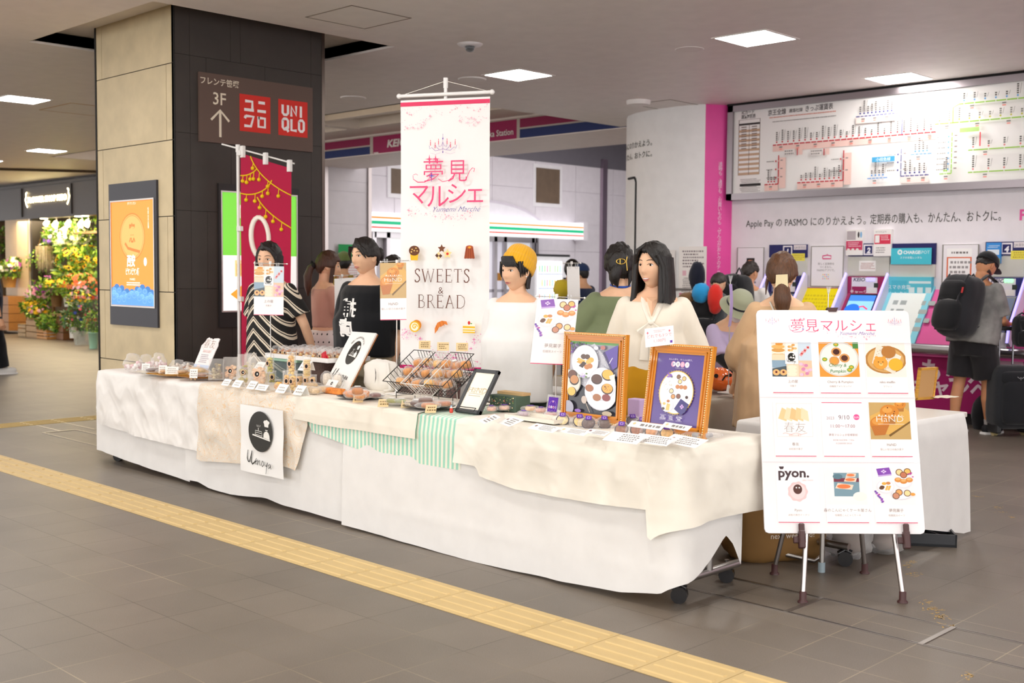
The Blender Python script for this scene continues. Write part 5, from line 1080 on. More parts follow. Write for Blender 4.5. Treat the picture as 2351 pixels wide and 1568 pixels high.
def mini(b, x, y, w, h, pic, l1, l2, pf=.62, base='e83a78'):
 b.rect(x, y, w, h, 'fbf9f8'); ph = w*1.0 if pf is None else h*pf
 if pic: b.clip = (x, y+h-ph, x+w, y+h); pic(b, x, y+h-ph, w, ph); b.clip = None
 b.txt(l1, x+w/2, y+h-ph-h*.12, h*.062, '97807a', wt=-.005); b.txt(l2, x+w/2, y+h-ph-h*.20, h*.04, 'b09a94', wt=-.005); b.rect(x, y, w, h*.012, 'd81e5e')
# --- mini banners on table poles
def hang(label, tl, tr, bl, pole, rod, pic, l1, l2, D, base_z=ZT, back=False):
 p, q, s_ = ad(*tl, D), ad(*tr, D), ad(*bl, D); w, h = (q-p).length, (p-s_).length; pb = ad(pole[0], pole[1], D)
 t = thing('hanging_banner', label, 'banner', (pb.x, pb.y, base_z)); O = T(-pb.x, -pb.y, -base_z); hor = (q-p).normalized(); hor.z = 0; hor.normalize(); nrm = hor.cross(V((0, 0, 1)))
 M = O @ frame(s_+nrm*.012, (q-p), (p-s_))
 b = B(M, 'print', 'fbf9f8'); b.grid(lambda u, v: (u*w, v*h, .006*sin(v*5)*(1-v)), 8, 10); b.obj('sheet', t)
 if not back:
  b = B(M, 'gloss'); b.L = .0075; mini(b, 0, 0, w, h, pic, l1, l2); b.obj('print', t)
 rz = (ad(*rod[0], D)).z; top = V((pb.x, pb.y, rz+.005)); a, c1 = ad(*rod[0], D), ad(*rod[1], D)
 b = B(O, 'metal', 'c9c4bd'); b.tube([V((pb.x, pb.y, base_z))+V((0, 0, 0)), top], .0035, 8); b.tube([a, c1], .003, 8); b.set('f4f2ef', 'plastic'); b.sph(a, .006, 8, 6); b.sph(c1, .006, 8, 6); b.tube([V((pb.x, pb.y, base_z)), V((pb.x, pb.y, base_z+.045))], [.014, .008], 12); b.box(pb.x-.05, pb.y-.05, base_z, pb.x+.05, pb.y+.05, base_z+.006, .001); b.box(top.x-.006, top.y-.006, top.z-.012, top.x+.006, top.y+.006, top.z+.008); b.obj('pole', t)
 for f in (.22, .78):
  c0 = p+(q-p)*f; c0.z += .004; b = B(O, 'acrylic', 'f2f4f6'); b.set(mat='frost')
  for sgn in (-1, 1): b.hull([c0+hor*sgn*dx+V((0, 0, dz))+nrm*dn for dx, dz in ((.002, -.02), (.009, -.018), (.012, .02), (.004, .022)) for dn in (-.002, .016)])
  b.obj('clip', t)
 return t
hang('small hanging banner of sandwich and cookie photos in front of the striped dress', (585, 611), (653, 612), (584, 723), (621, 700), ((584, 604), (659, 606)), pic_ueno, '上の屋', '洋菓子', 7.95)
hang('small hanging banner with a muffin photo beside the black T-shirt', (873, 604), (933, 603), (874, 735), (911, 700), ((874, 601), (941, 598)), pic_hand, 'HaND', '優しい甘さの焼き菓子', 7.1)
hang('hanging banner of tarts on white plates right of the beanie wearer', (1234, 684), (1328, 688), (1217, 834), (1277, 800), ((1231, 680), (1342, 684)), pic_yumemi, '夢見菓子', '低糖質スイーツ', 6.15)
hang('white back of a hanging banner behind the beanie wearer', (1301, 612), (1330, 612), (1303, 690), (1312, 640), ((1294, 604), (1333, 604)), None, '', '', 8.0, .74, True)
hang('white back of a hanging banner between the ponytail and the black T-shirt', (768, 640), (830, 636), (770, 760), (786, 660), ((767, 633), (832, 630)), None, '', '', 9.3, .74, True)
# clip poles
def clippole(px, top, D, label, bz=.745, base=None, sheet=None):
 p = ad(px, top, D); t = thing('clip_pole', label, 'display pole', (p.x, p.y, bz)); h = p.z-bz; b = B(mat='metal', col='c9c4bd'); b.tube([(0, 0, 0), (0, 0, h)], .0035, 8); b.set('f4f2ef', 'plastic'); b.tube([(0, 0, 0), (0, 0, .05)], [.015, .008], 12); b.box(-.05, -.05, 0, .05, .05, .005); b.obj('pole', t)
 b = B(mat='frost', col='eef1f4')
 for a in (-.5, .15, .7): b.tube([(0, 0, h-.005), (sin(a)*.02*Rv.x, sin(a)*.02*Rv.y, h+.035)], [.006, .004], 6)
 b.obj('clip', t)
 if sheet:
  b = B(frame((0, 0, 0), V((-Rv.y*.0+Fv.x*.95+Rv.x*.3, Fv.y*.95+Rv.y*.3, 0)), (0, 0, 1)), 'print', sheet); b.grid(lambda u, v: (u*.16-.08, h-.29+v*.27, .01*sin(v*3)), 6, 8); b.obj('sheet', t)
clippole(387, 603, 10.0, 'thin pole with a clip at the left end of the front tables', .735)
clippole(1677, 645, 7.3, 'thin pole with a clip and an edge-on banner beside the beige dress', .745, sheet='c4b0e8')
clippole(1902, 672, 6.6, 'thin pole whose clip shows above the white easel board', .745)
# --- left table
def candybag(px, py, w, h, label, cols, base='f6eef0', n=16, kind='sweets'):
 p = tz(px, py); t = thing('candy_bag', label, 'bag of sweets', p); r = random.Random(px); b = B(mat='matte')
 for i in range(n): b.set(r.choice(cols)); b.sph((r.gauss(0, w*.2), r.gauss(0, w*.14), h*.2+abs(r.gauss(0, h*.16))), w*.09, 7, 5)
 b.obj('sweets', t); b = B(mat='film', col='ffffff'); b.smooth = True
 b.sph((0, 0, h*.45), (w*.52, w*.36, h*.52), 18, 12, lambda d: 1+.16*noise.noise(d*3+V((px, 0, 0)))+(.25 if d.z > .8 else 0)); b.obj('wrapper', t); return t
PKW = ['f6ecec', 'f2dede', 'eec8cc', 'faf6f2']
candybag(306, 852, .18, .12, 'clear bag of pale pink meringues, leftmost on the front tables', PKW); candybag(336, 851, .15, .115, 'second clear bag of pale pink meringues from the left', PKW); candybag(365, 846, .15, .11, 'third clear bag of pale pink meringues from the left', PKW)
candybag(408, 848, .16, .07, 'flat clear packet of white sweets behind the gold plate', ['efe9e0', 'e0d2c4']); candybag(432, 850, .15, .06, 'flat clear packet of brown slices behind the gold plate', ['a5704c', 'e6dccc'])
def pricecard(px, py, w, h, label, lines=3, col='f8f7f4', an=.0, feet=True, z=ZT):
 p = tz(px, py, z); t = thing('price_card', label, 'price card', p, YW-pi/2+an); b = B(frame((-w/2, 0, .012), (1, 0, 0), (0, .25, 1)), 'print', col); b.box(0, 0, -.001, w, h, 0); b.L = .0004; b.scrib(w*.12, h*.15, w*.76, h*.7, lines, 'b7b2ab', int(px)); b.obj('card', t)
 b = B(mat='wood', col='c9a574'); b.box(-w*.3, -.012, 0, -w*.18, .012, .014); b.box(w*.18, -.012, 0, w*.3, .012, .014); b.obj('foot', t); return t
pricecard(334, 855, .06, .055, 'small white price card before the pink meringue bags'); pricecard(373, 861, .06, .06, 'small white price card at the left rim of the gold plate'); pricecard(394, 863, .095, .055, 'wide white price card in the middle of the gold plate'); pricecard(444, 872, .055, .065, 'small white price card on the brown oval tray')
def plate(px, py, rx, ry, label, col, name='plate', m='gloss', z=ZT):
 p = tz(px, py, z); b = B(T(p.x, p.y, p.z) @ RZ(YW-pi/2) @ Matrix.Diagonal((1, ry/rx, 1, 1)), m, col); b.lathe([(rx*.55, 0), (rx*.6, .003), (rx*.97, .016), (rx, .018), (rx*.96, .014), (rx*.6, .006), (.001, .005)], n=36); o = b.obj(name, label=label, category='plate'); return p
plate(398, 862, .2, .12, 'gold oval plate carrying flat brown packets', 'd9a24a'); plate(458, 868, .16, .10, 'brown wooden oval tray with packets left of the foil bag', 'b5792f'); plate(506, 868, .13, .09, 'brown wooden tray with packets right of the foil bag', 'b5792f'); plate(350, 858, .14, .09, 'pale plate holding dark brownie packets', 'e9e4d8')
def packet(p, w, d, h, ang, c, label, tilt=0, sticker=None, cat='wrapped sweet', name='wrapped_sweet', group=None, crust=True, rough=1):
 t = thing(name, label, cat, p, ang, group); r = random.Random(label+str(p.x)); b = B(RX(tilt), 'crust' if crust else 'matte', c); ph = r.uniform(0, 9)
 b.smooth = True; b.sph((0, 0, h*.5), (w*.40, d*.40, h*.46), 14, 9, lambda q: (abs(q.x)**4+abs(q.y)**4+abs(q.z)**4)**(-.25)*.86+.07*noise.noise(q*2.5+V((ph, 0, 0)))); b.obj('cake', t)
 b = B(RX(tilt), 'film', 'ffffff'); b.smooth = True
 b.sph((0, 0, h*.5), (w*.56, d*.54, h*.56), 18, 10, lambda q: 1+(.22 if abs(q.x) > .75 else 0)*abs(q.x)+.13*noise.noise(q*4+V((0, ph, 0)))*rough); b.obj('wrapper', t)
 if sticker:
  b = B(RX(tilt) @ T(0, 0, h*1.07) @ RZ(r.uniform(-.4, .4)), 'print', sticker); s_ = min(w, d)*.24; b.box(-s_, -s_*.7, -.001, s_, s_*.7, .001)
  if sticker == '6a3fa8': b.L = .0014; b.ell(0, 0, s_*.6, s_*.35, 'cfc0ea', 10); b.rect(-s_*.3, -s_*.12, s_*.6, s_*.24, '5a2f98')
  b.obj('sticker', t)
 return t
BR = ['8a5a3a', 'a06a44', '6b4430', '9c6b4c']
for i, (px, py, c, lab) in enumerate(((346, 854, '5a3a30', 'dark brownie packet on the pale plate, left one'), (360, 853, '6a4638', 'dark brownie packet on the pale plate, right one'), (380, 856, 'c9a070', 'flat packet on the gold plate at its left end'), (402, 855, '8f5f40', 'flat brown packet in the middle of the gold plate'), (420, 857, 'c9a070', 'flat tan packet at the right end of the gold plate'), (447, 864, '8a5a3a', 'brown sliced cake packet at the left of the wooden tray'), (462, 865, 'a06a44', 'brown sliced cake packet at the right of the wooden tray'), (500, 863, 'b07a52', 'brown packet on the tray right of the foil bag, left one'), (512, 864, '94603f', 'brown packet on the tray right of the foil bag, right one'))):
 packet(tz(px, py, ZT+.018), .11, .08, .028, .5*i, c, lab)
packet(tz(452, 858, ZT), .19, .1, .05, .2, 'e3bd82', 'pale yellow loaf cake at the foot of the spring cookie board', name='loaf_cake', cat='cake')
# spring friend board
t, M, w, h, an = board('standing_sign', 'pale shaped board with 春友 lettering leaning on the left table', 'sign', (440, 851), (478, 855), (472, 773))
prof = [(0, 0), (w, 0), (w, h*.62), (w*1.03, h*.78), (w*.97, h*.86), (w*.98, h*.97), (w*.9, h*.985), (w*.62, h*.97), (w*.55, h*.93), (w*.45, h*.97), (w*.36, h*.96), (w*.27, h*.99), (w*.16, h*.95), (w*.12, h*.86), (-.03*w, h*.74), (0, h*.6)]
b = B(M, 'print', 'f7f0ef'); b.poly(prof); b.v += [M @ V((x, y, -.006)) for x, y in prof]; n = len(prof); b.f += [tuple(range(2*n-1, n-1, -1))]+[(i, n+i, n+(i+1) % n, (i+1) % n) for i in range(n)]; b.c += [b.col]*(n+1); b.m += ['print']*(n+1); b.sm += [False]*(n+1); b.obj('panel', t)
b = B(M, 'print'); b.L = .001; b.rect(0, 0, w, h*.2, 'cfdcf2'); b.rect(w*.22, h*.08, w*.2, h*.1, 'f3e2df'); b.txt('春友', w*.5, h*.70, w*.36, 'a58a78', wt=-.015); b.line([(w*.1, h*.85), (w*.07, h*.72), (w*.25, h*.62), (w*.7, h*.62), (w*.93, h*.7), (w*.9, h*.85)], .003, 'e8c8c2'); b.txt('米粉のお菓子', w*.5, h*.55, w*.09, 'd3aaa2'); b.scrib(w*.2, h*.25, w*.6, h*.26, 5, 'b9b4bb', 4); b.obj('print', t)
b = B(M, 'wood', 'dfb27a'); b.box(-.01, -.0, -.02, w+.01, .018, .03, .003); b.obj('foot', t)
# foil bag
def pouch(px, py, w, h, label, fill, m='frost', col='f1ece6', sticker=True, lean_=.12, name='snack_pouch', fh=.6):
 p = tz(px, py); t = thing(name, label, 'snack pouch', p, YW-pi/2); r = random.Random(px*3); M = RX(-lean_)
 def f(sy): return lambda u, v: (w*(u-.5)*(1-.05*v), sy*w*.24*(1-v**1.6)*(1-abs(2*u-1)**3)+.01*noise.noise(V((u*4, v*5, px))), h*v)
 b = B(M, m, col); b.grid(f(-1), 8, 10); b.grid(f(1), 8, 10); b.obj('bag', t)
 b = B(M, 'crust')
 for i in range(26):
  b.set(r.choice(fill)); z = r.uniform(.08, fh)*h; q = w*.3*(1-z/h*.4); b.push(T(r.uniform(-q, q), r.uniform(-.3, .2)*w*.4*(1-z/h), z) @ Matrix.Rotation(r.uniform(0, 3), 4, 'X') @ RZ(r.uniform(0, 3))); b.sph((0, 0, 0), (w*.12, w*.12, w*.06), 9, 6); b.pop()
 b.obj('cookies', t)
 if sticker: b = B(M @ frame((0, -w*.245, h*.38), (1, 0, 0), (0, .1, 1)), 'print', 'e9bfa0'); b.ell(0, 0, w*.16, w*.16); b.ell(0, 0, w*.11, w*.13, '22211f'); b.ell(.002, 0, w*.03, w*.05, 'f3efe8', 8); b.obj('sticker', t)
 return t
pouch(496, 873, .11, .15, 'silver foil pouch with a torn white top between the wooden trays', ['9a8a70', 'c9b892'], col='d9d6d2', sticker=False, fh=.75)
CK = ['eec36a', 'e8b658', 'f2cf80', 'e0a94c']; GRN = ['b9b04a', 'a8a23e', 'd6c660']; PCH = ['eec39a', 'e8b68a', 'f0cfae']
pouch(530, 872, .12, .16, 'frosted pouch of peach cookies, leftmost on the lace cloth', PCH); pouch(559, 881, .10, .20, 'tall frosted pouch of green tea cookies on the lace cloth', ['cdbf7a', 'c2b368']); pouch(592, 884, .14, .19, 'wide frosted pouch of round peach cookies with a logo sticker', PCH); pouch(574, 868, .09, .18, 'frosted pouch half hidden between the green tea and peach pouches', ['d5c68a'])
def tent(px, py, w, h, label, lines=2, an=0, z=ZT, col='fbfaf8'):
 p = tz(px, py, z); t = thing('tent_card', label, 'price card', p, 0); b = B(mat='print', col=col)
 b.box(-w/2, 0, 0, w/2, .002, .002); sl = h*.86; b.hull([(x, y, zz) for x in (-w/2, w/2) for y, zz in ((0, 0), (.0012, 0), (h*.62, h*.80), (h*.62, h*.80-.0015))]); b.hull([(x, y, zz) for x in (-w/2, w/2) for y, zz in ((h*.62, h*.80), (h*.62+.0012, h*.8-.0015), (h*.9, 0), (h*.9-.0012, 0))])
 b.obj('card', t); b = B(frame((-w/2, 0, .0012), (1, 0, 0), (0, .62, .8)), 'print'); b.scrib(w*.15, h*.15, w*.7, h*.6, lines, 'b9b4ac', int(px)); b.obj('print', t); return t
for px, py, w, h, l in ((515, 885, .085, .05, 'white tent card, leftmost on the lace cloth'), (540, 889, .095, .055, 'white tent card before the green tea pouch'), (573, 893, .085, .06, 'white tent card before the wide peach pouch'), (597, 896, .12, .045, 'wide white tent card left of the tray of round cookies'), (641, 902, .10, .065, 'white tent card in front of the yellow cookie tubes'), (681, 907, .09, .07, 'white tent card left of the clear cookie packs')): tent(px, py, w, h, l)
# cookie tubes
def tube_(px, py, r_, h, label, cols, z=ZT, stack=False, group=None, fy=None):
 p = tz(px, py, z); t = thing('cookie_tube', label, 'cookie tube', p); r = random.Random(px); b = B(mat='crust')
 if stack:
  n = int(h*.8/.012)
  for i in range(n): b.set(r.choice(cols)); b.cyl(r.uniform(-.002, .002), r.uniform(-.002, .002), .004+i*.012, .004+i*.012+.0095, r_*.84, n=14)
 else:
  n = int(h*.82/.019)
  for i in range(n):
   for k in range(3): b.set(r.choice(cols)); a = i*1.1+k*2.1; b.push(T(r_*.42*cos(a), r_*.42*sin(a), .014+i*.019) @ RZ(a) @ RY(r.uniform(.6, 1.5))); b.sph((0, 0, 0), (r_*.5, r_*.5, r_*.26), 9, 6); b.pop()
 b.obj('cookies', t); b = B(mat='acrylic', col='ffffff'); b.lathe([(r_, 0), (r_, h), (r_*1.0, h), (r_*.3, h+.001)], n=24, cap=True); b.set(mat='frost'); b.lathe([(r_*1.01, h-.006), (r_*1.03, h-.005), (r_*1.03, h), (r_*1.01, h)], n=24, cap=False); b.obj('tube', t)
 M = RZ(YW-pi/2+r.uniform(-.5, .3)) @ frame((0, -r_*1.02, h*.5), (1, 0, 0), (0, 0, 1)); b = B(M, 'print', 'e9bfa0'); b.ell(0, 0, r_*.5, .018); b.ell(0, 0, r_*.35, .013, '22211f', 12); b.obj('sticker', t); return t
zb = ZT+.152
q1, q2 = tz(604, 816, zb-.05), tz(627, 802, zb)
tube_(604, 816, .03, .135, 'clear tube of salmon cookies, behind the left pouches', ['e59a78', 'd98a68'], zb-.05); tube_(627, 802, .03, .155, 'tallest clear tube of dark red cookies', ['a8403c', '8f3030', 'c05a4a'], zb, stack=True)
for px, py, z, h, c, l, s_ in ((620, 855, ZT+.085, .125, GRN+['e6c860'], 'clear tube of green and yellow cookies standing on a shorter one', False), (625, 879, ZT, .083, GRN, 'short clear tube of green cookies carrying another tube', False), (609, 878, ZT, .08, GRN, 'short clear tube of green cookies at the left of the pair', False),
 (669, 861, ZT+.13, .14, CK, 'clear tube of pale yellow cookies on the front stack', False), (659, 897, ZT, .128, CK, 'lower clear tube of yellow cookies, left of the front pair', False), (673, 898, ZT, .128, CK, 'lower clear tube of yellow cookies, right of the front pair', False),
 (705, 865, ZT+.08, .14, ['f0d08a', 'e6c070'], 'clear tube of neatly stacked thin cookies on the right', True), (688, 885, ZT, .078, ['ecc684', 'e0b46c'], 'short clear tube behind the front stack, left of three', True), (704, 886, ZT, .078, ['ecc684', 'e0b46c'], 'short clear tube behind the front stack, middle of three', True), (718, 887, ZT, .078, ['ecc684'], 'short clear tube behind the front stack, right of three', False)): tube_(px, py, .027, h, l, c, z, s_)
# risers, tray
p = tz(662, 872); t = thing('storage_box', 'clear storage box with a mint green lid under the white tray', 'box', (p.x, p.y+.06, ZT), 0); b = B(mat='frost', col='9fb4b8'); b.box(-.16, -.1, 0, .16, .1, .13, .01); b.obj('box', t); b = B(mat='plastic', col='a9d6bd'); b.box(-.168, -.108, .13, .168, .108, .15, .006); b.obj('lid', t); bx = (p.x, p.y+.06)
b = B(T(bx[0]+.32, bx[1]+.02, ZT), 'wicker', '54403a'); b.box(-.11, -.1, 0, .11, .12, .15, .01); b.obj('woven_box', label='dark brown woven box holding up the right end of the white tray', category='box')
b = B(T((q1.x+q2.x)/2, (q1.y+q2.y)/2, ZT), 'matte', '2b2422'); b.box(-.12, -.08, 0, .12, .08, .10, .006); b.obj('riser_box', label='black riser box behind the pouches carrying two cookie tubes', category='box')
tx, ty, tzz = bx[0]+.17, bx[1]+.06, ZT+.152
t = thing('serving_tray', 'long white tray crowded with small cookie bags', 'tray', (tx, ty, tzz)); b = B(mat='plastic', col='eeecea'); TW, TD = .72, .34
b.box(-TW/2, -TD/2, 0, TW/2, TD/2, .008); 
for q in ((-TW/2-.008, -TD/2-.008, TW/2+.008, -TD/2), (-TW/2-.008, TD/2, TW/2+.008, TD/2+.008), (-TW/2-.008, -TD/2, -TW/2, TD/2), (TW/2, -TD/2, TW/2+.008, TD/2)): b.box(q[0], q[1], 0, q[2], q[3], .03)
b.obj('tray_body', t)
r = random.Random(9)
for i in range(9):
 for j in range(4):
  x = tx-TW/2+.045+i*(TW-.09)/8; y = ty-TD/2+.045+j*.08; 
  if i == 0 and j == 0:
   t = thing('cookie_bag', 'tiny clear bag of baked bites crowded on the long white tray', 'cookie bag', (x, y, tzz+.01), 0, 'tiny bags on the white tray'); proto = t
   b = B(mat='crust')
   for k in range(9): b.set(r.choice(['b9784a', 'd9a868', '8f5636', 'e6c890'])); b.sph((r.uniform(-.02, .02), r.uniform(-.02, .02), .012+.009*(k % 4)), (.012, .012, .009), 8, 5)
   b.obj('bites', t); b = B(mat='film', col='ffffff'); b.smooth = True; b.sph((0, 0, .032), (.036, .03, .034), 14, 9, lambda d: 1+.2*noise.noise(d*4)+(.2 if d.z > .7 else 0)); b.obj('wrapper', t)
   b = B(frame((0, -.031, .03), (1, 0, 0), (0, 0, 1)), 'print', 'e9bfa0'); b.ell(0, 0, .011); b.ell(0, 0, .008, .009, '22211f', 10); b.obj('sticker', t)
  else: dup(proto, (x+r.uniform(-.008, .008), y, tzz+.01), r.uniform(-.5, .5))
p = ad(724, 818, 7.6); t = thing('rose_ornament', 'red artificial rose lying among the tiny bags on the tray', 'ornament', (p.x, ty-TD/2+.02, tzz+.03)); b = B(mat='petal', col='c22030')
for k in range(14): a = k*2.4; q = .008+.0016*k; b.push(T(q*cos(a), 0, .012+q*sin(a)) @ RY(a)); b.sph((0, -.02+.001*k, 0), (.012, .004, .012), 8, 5); b.pop()
b.obj('petals', t)
tent(590, 850, .1, .07, 'white tent card leaning before the two red cookie tubes', z=ZT+.07); tent(604, 858, .08, .06, 'white tent card lower left of the tall green tube', z=ZT+.05); tent(693, 851, .1, .08, 'white tent card hooked on the front of the long tray', z=tzz-.02-.03)
b = B(T(q2.x, q2.y, ZT+.10), 'frost', 'd9a0a0'); b.box(-.06, -.04, 0, .06, .04, .05, .004); b.obj('cookie_box', label='low clear box of pinkish biscuits under the dark red tube', category='box')
# tray of round cookies, clear packs
p = tz(634, 897); t = thing('cookie_tub', 'low clear tub of round golden cookies', 'tub', (p.x, p.y+.04, ZT)); b = B(mat='acrylic', col='ffffff'); b.hull([(x*q, y*q, z) for x in (-.075, .075) for y in (-.05, .05) for z, q in ((0, .9), (.045, 1.05))]); b.obj('tub', t); b = B(mat='crust')
for i in range(22): b.set(r.choice(CK+['d99a48'])); b.sph((r.uniform(-.055, .055), r.uniform(-.035, .035), r.uniform(.012, .04)), .014, 8, 6)
b.obj('cookies', t)
for px, py, l in ((702, 902, 'clear pack of small cookies by the tent cards, left'), (722, 905, 'clear pack of small cookies, middle front'), (742, 902, 'clear lidded pack of crumbly cookies, right'), (716, 893, 'crinkled clear bag of cookies behind the packs')): packet(tz(px, py), .11, .08, .045, .4*px, 'd9b888', l, name='cookie_pack', cat='cookie pack')
for px, py, w, l in ((751, 888, .09, 'frosted bag with a small leaflet in front of the big logo board'), (775, 892, .08, 'clear bag of white rusks at the foot of the big logo board')): packet(tz(px, py), w, .06, .1, 0, 'eadfd0', l, name='cookie_pack', cat='cookie pack')
t, M, w, h, an = board('leaflet', 'small white leaflet with a round logo before the big logo board', 'leaflet', (741, 895), (763, 898), (755, 871)); b = B(M, 'print', 'f6f4f2'); b.box(0, 0, -.001, w, h, 0); b.L = .001; logo(b, w*.5, h*.68, h*.3, .9, False); b.scrib(w*.15, h*.1, w*.6, h*.35, 4, 'b0aaa4', 2); b.obj('sheet', t)
b = B(T(*tz(766, 904)), 'crust', 'e58a3c'); b.box(-.09, -.02, 0, .09, .03, .035, .006); b.obj('orange_cake', label='orange cake bar lying at the right end of the lace cloth', category='cake')
# big logo board
t, M, w, h, an = board('standing_sign', 'tall white board with a black oval chef logo leaning by the tote bag', 'sign', (742, 888), (808, 894), (808, 761)); b = B(M, 'print', 'f4f2ee'); b.box(0, 0, -.012, w, h, 0); b.set('a3683a', 'wood'); b.box(0, 0, -.022, w, h, -.012); b.obj('panel', t)
b = B(M, 'gloss', '2b2a27'); b.L = .001; logo(b, w*.5, h*.63, h*.42, .62); b.set(mat='print'); uenoya(b, w*.14, h*.16, w*.66, hs=h*.34)
for i in range(16): a = 2.5-i*.125; b.push(T(w*.5+h*.16*cos(a)*1.05, h*.63+h*.26*sin(a), 0) @ RZ(a-pi/2)); b.txt('美味しいものはみんなで食べようね上屋'[i], 0, 0, .016, '5f5c57'); b.pop()
b.obj('print', t); b = B(RX(0), 'wood', '8a5a34'); e = V((w*.5, sin(an)*h*.8, cos(an)*h*.8)); b.tube([e, (w*.5, sin(an)*h+.06, 0)], .008, 6); b.obj('strut', t)
# tote bag
p = tz(850, 897); t = thing('tote_bag', 'white cloth tote bag slumped behind the plate of muffins', 'bag', (p.x, p.y+.1, ZT)); b = B(mat='cloth', col='ebe7df'); b.smooth = True; b.sph((0, 0, .085), (.17, .075, .125), 28, 18, lambda d: (abs(d.x)**5+abs(d.y)**4+abs(d.z)**3)**(-.22)*.86+.09*noise.noise(d*2.6)+.04*noise.noise(d*7)); b.obj('bag_body', t)
b = B(mat='cloth', col='ebe7df'); b.tube([(.1, -.04, .18), (.16, -.08, .12), (.19, -.09, .02), (.14, -.1, .008)], .01, 6, flat=.4); b.obj('strap', t); b = B(frame((.03, -.082, .1), (1, 0, 0), (0, 0, 1)), 'print', '33322f'); b.L = .004; b.poly([(0, .05), (.012, .02), (.012, -.02), (0, -.05), (.006, 0)]); b.obj('print', t)
# muffin plates
r = random.Random(21); OG = ['e08a32', 'd67f2c', 'e89a45']
p = plate(828, 915, .145, .10, 'black oval plate of wrapped muffins before the tote bag', '232126')
for px, py, z, c, l in ((804, 914, .018, 'd98334', 'wrapped orange muffin at the left of the black plate'), (821, 908, .06, 'c4782f', 'wrapped glazed muffin on top of the pile on the black plate'), (836, 914, .018, 'df8a3a', 'wrapped muffin in the middle of the black plate'), (826, 918, .018, 'e09546', 'wrapped muffin at the front of the black plate'), (862, 913, .02, '7a4a44', 'wrapped dark slice at the right of the black plate')): packet(tz(px, py, ZT+z), .09, .07, .05 if c != '7a4a44' else .03, px, c, l, sticker='fbfaf8' if z > .05 else None, name='wrapped_muffin', cat='wrapped muffin')
plate(912, 929, .095, .07, 'white plate with green tea slices', 'f3f1ee')
for px, py, c, l in ((900, 926, '8d8a3a', 'wrapped green slice with a white sticker on the white plate'), (922, 927, '8a8f50', 'wrapped green slice at the right of the white plate')): packet(tz(px, py, ZT+.018), .1, .06, .03, .3, c, l, sticker='fbfaf8', name='wrapped_cake', cat='wrapped cake')
plate(985, 938, .15, .10, 'black oval plate of wrapped cake slices left of the slim framed sign', '232126')
for px, py, z, c, l in ((958, 933, .018, '5f3a2c', 'wrapped dark chocolate slab with a white sticker'), (977, 926, .04, '6f4634', 'wrapped dark slab lying behind the chocolate one'), (983, 938, .018, 'c98350', 'wrapped golden slice in the middle of the right black plate'), (1004, 934, .018, 'd08f5e', 'wrapped tan slice at the right of the right black plate'), (1020, 934, .018, 'b97146', 'wrapped slice at the right rim of the right black plate')): packet(tz(px, py, ZT+z), .11, .075, .035, .4+px*.01, c, l, sticker='fbfaf8' if c == '5f3a2c' else None, name='wrapped_cake', cat='wrapped cake')
# wire baskets
def basket(px, py, label, col, w=.17, d=.27, h=.11, tilt=-.62, lift=.03):
 p = tz(px, py); t = thing('wire_basket', label, 'basket', p, 0); Mx = T(0, 0, lift) @ RX(-tilt); b = B(Mx, 'metal' if col != 'e9e6e0' else 'plastic', col); b.set(mat='gloss'); R_ = .0028
 def loop(z, i): b.tube([(-w/2+i, 0+i, z), (w/2-i, 0+i, z), (w/2-i, d-i, z), (-w/2+i, d-i, z), (-w/2+i, 0+i, z)], R_, 6)
 loop(h, -.015); loop(0, .012)
 for k in range(6): x = -w/2+.02+k*(w-.04)/5; b.tube([(x, -.015, h), (x, .012, 0), (x, d-.012, 0), (x, d+.015, h)], R_*.7, 5)
 for k in range(8): y = .03+k*(d-.06)/7; b.tube([(-w/2-.015, y, h), (-w/2+.012, y, 0), (w/2-.012, y, 0), (w/2+.015, y, h)], R_*.7, 5)
 b.obj('wire_frame', t); b = B(mat='gloss', col=col); 
 for x in (-w/2, w/2): q = Mx @ V((x, d*.85, .0)); b.tube([q, (q.x, q.y+.02, -.0)], R_, 5); q = Mx @ V((x, .02, .0)); b.tube([q, (q.x, q.y, 0)], R_, 5)
 b.obj('stand', t)
 return t, Matrix.Translation(p) @ Mx
r = random.Random(31)
for k, (px, py, col, lab, tag) in enumerate(((926, 918, '2a2829', 'left black wire basket of wrapped muffins', 'left black'), (968, 924, 'e9e6e0', 'white wire basket of wrapped muffins between the black ones', 'white'), (1012, 926, '2a2829', 'right black wire basket of wrapped muffins', 'right black'))):
 t, MW = basket(px, py, lab, col)
 for j, (x, y, z) in enumerate(((-.04, .05, .05), (.045, .06, .05), (-.04, .14, .055), (.045, .15, .055), (-.02, .22, .06), (.05, .23, .06))):
  q = MW @ V((x, y, z)); pos = ('lower left', 'lower right', 'middle left', 'middle right', 'upper left', 'upper right')[j]
  packet(q-V((0, 0, .02)), .095, .075, .055, r.uniform(0, 3), r.choice(['e0a048', 'd98f3a', 'c98a45', 'e8b058']), 'wrapped golden muffin in the %s wire basket, %s' % (tag, pos), tilt=-.3, sticker='fbfaf8' if j in (0, 2, 4) else None, name='wrapped_muffin', cat='wrapped muffin')
 q = MW @ V((0, .29, .12)); tg = thing('price_tag', 'tan handwritten tag clipped to the top of the %s wire basket' % tag, 'price tag', q, YW-pi/2); b = B(frame((-.035, 0, 0), (1, 0, 0), (.0, .2, 1)), 'print', 'e8cf9e'); b.box(0, 0, -.001, .07, .05, 0); b.L = .0004; b.scrib(.01, .008, .05, .035, 3, '8a6f48', k); b.obj('tag', tg)
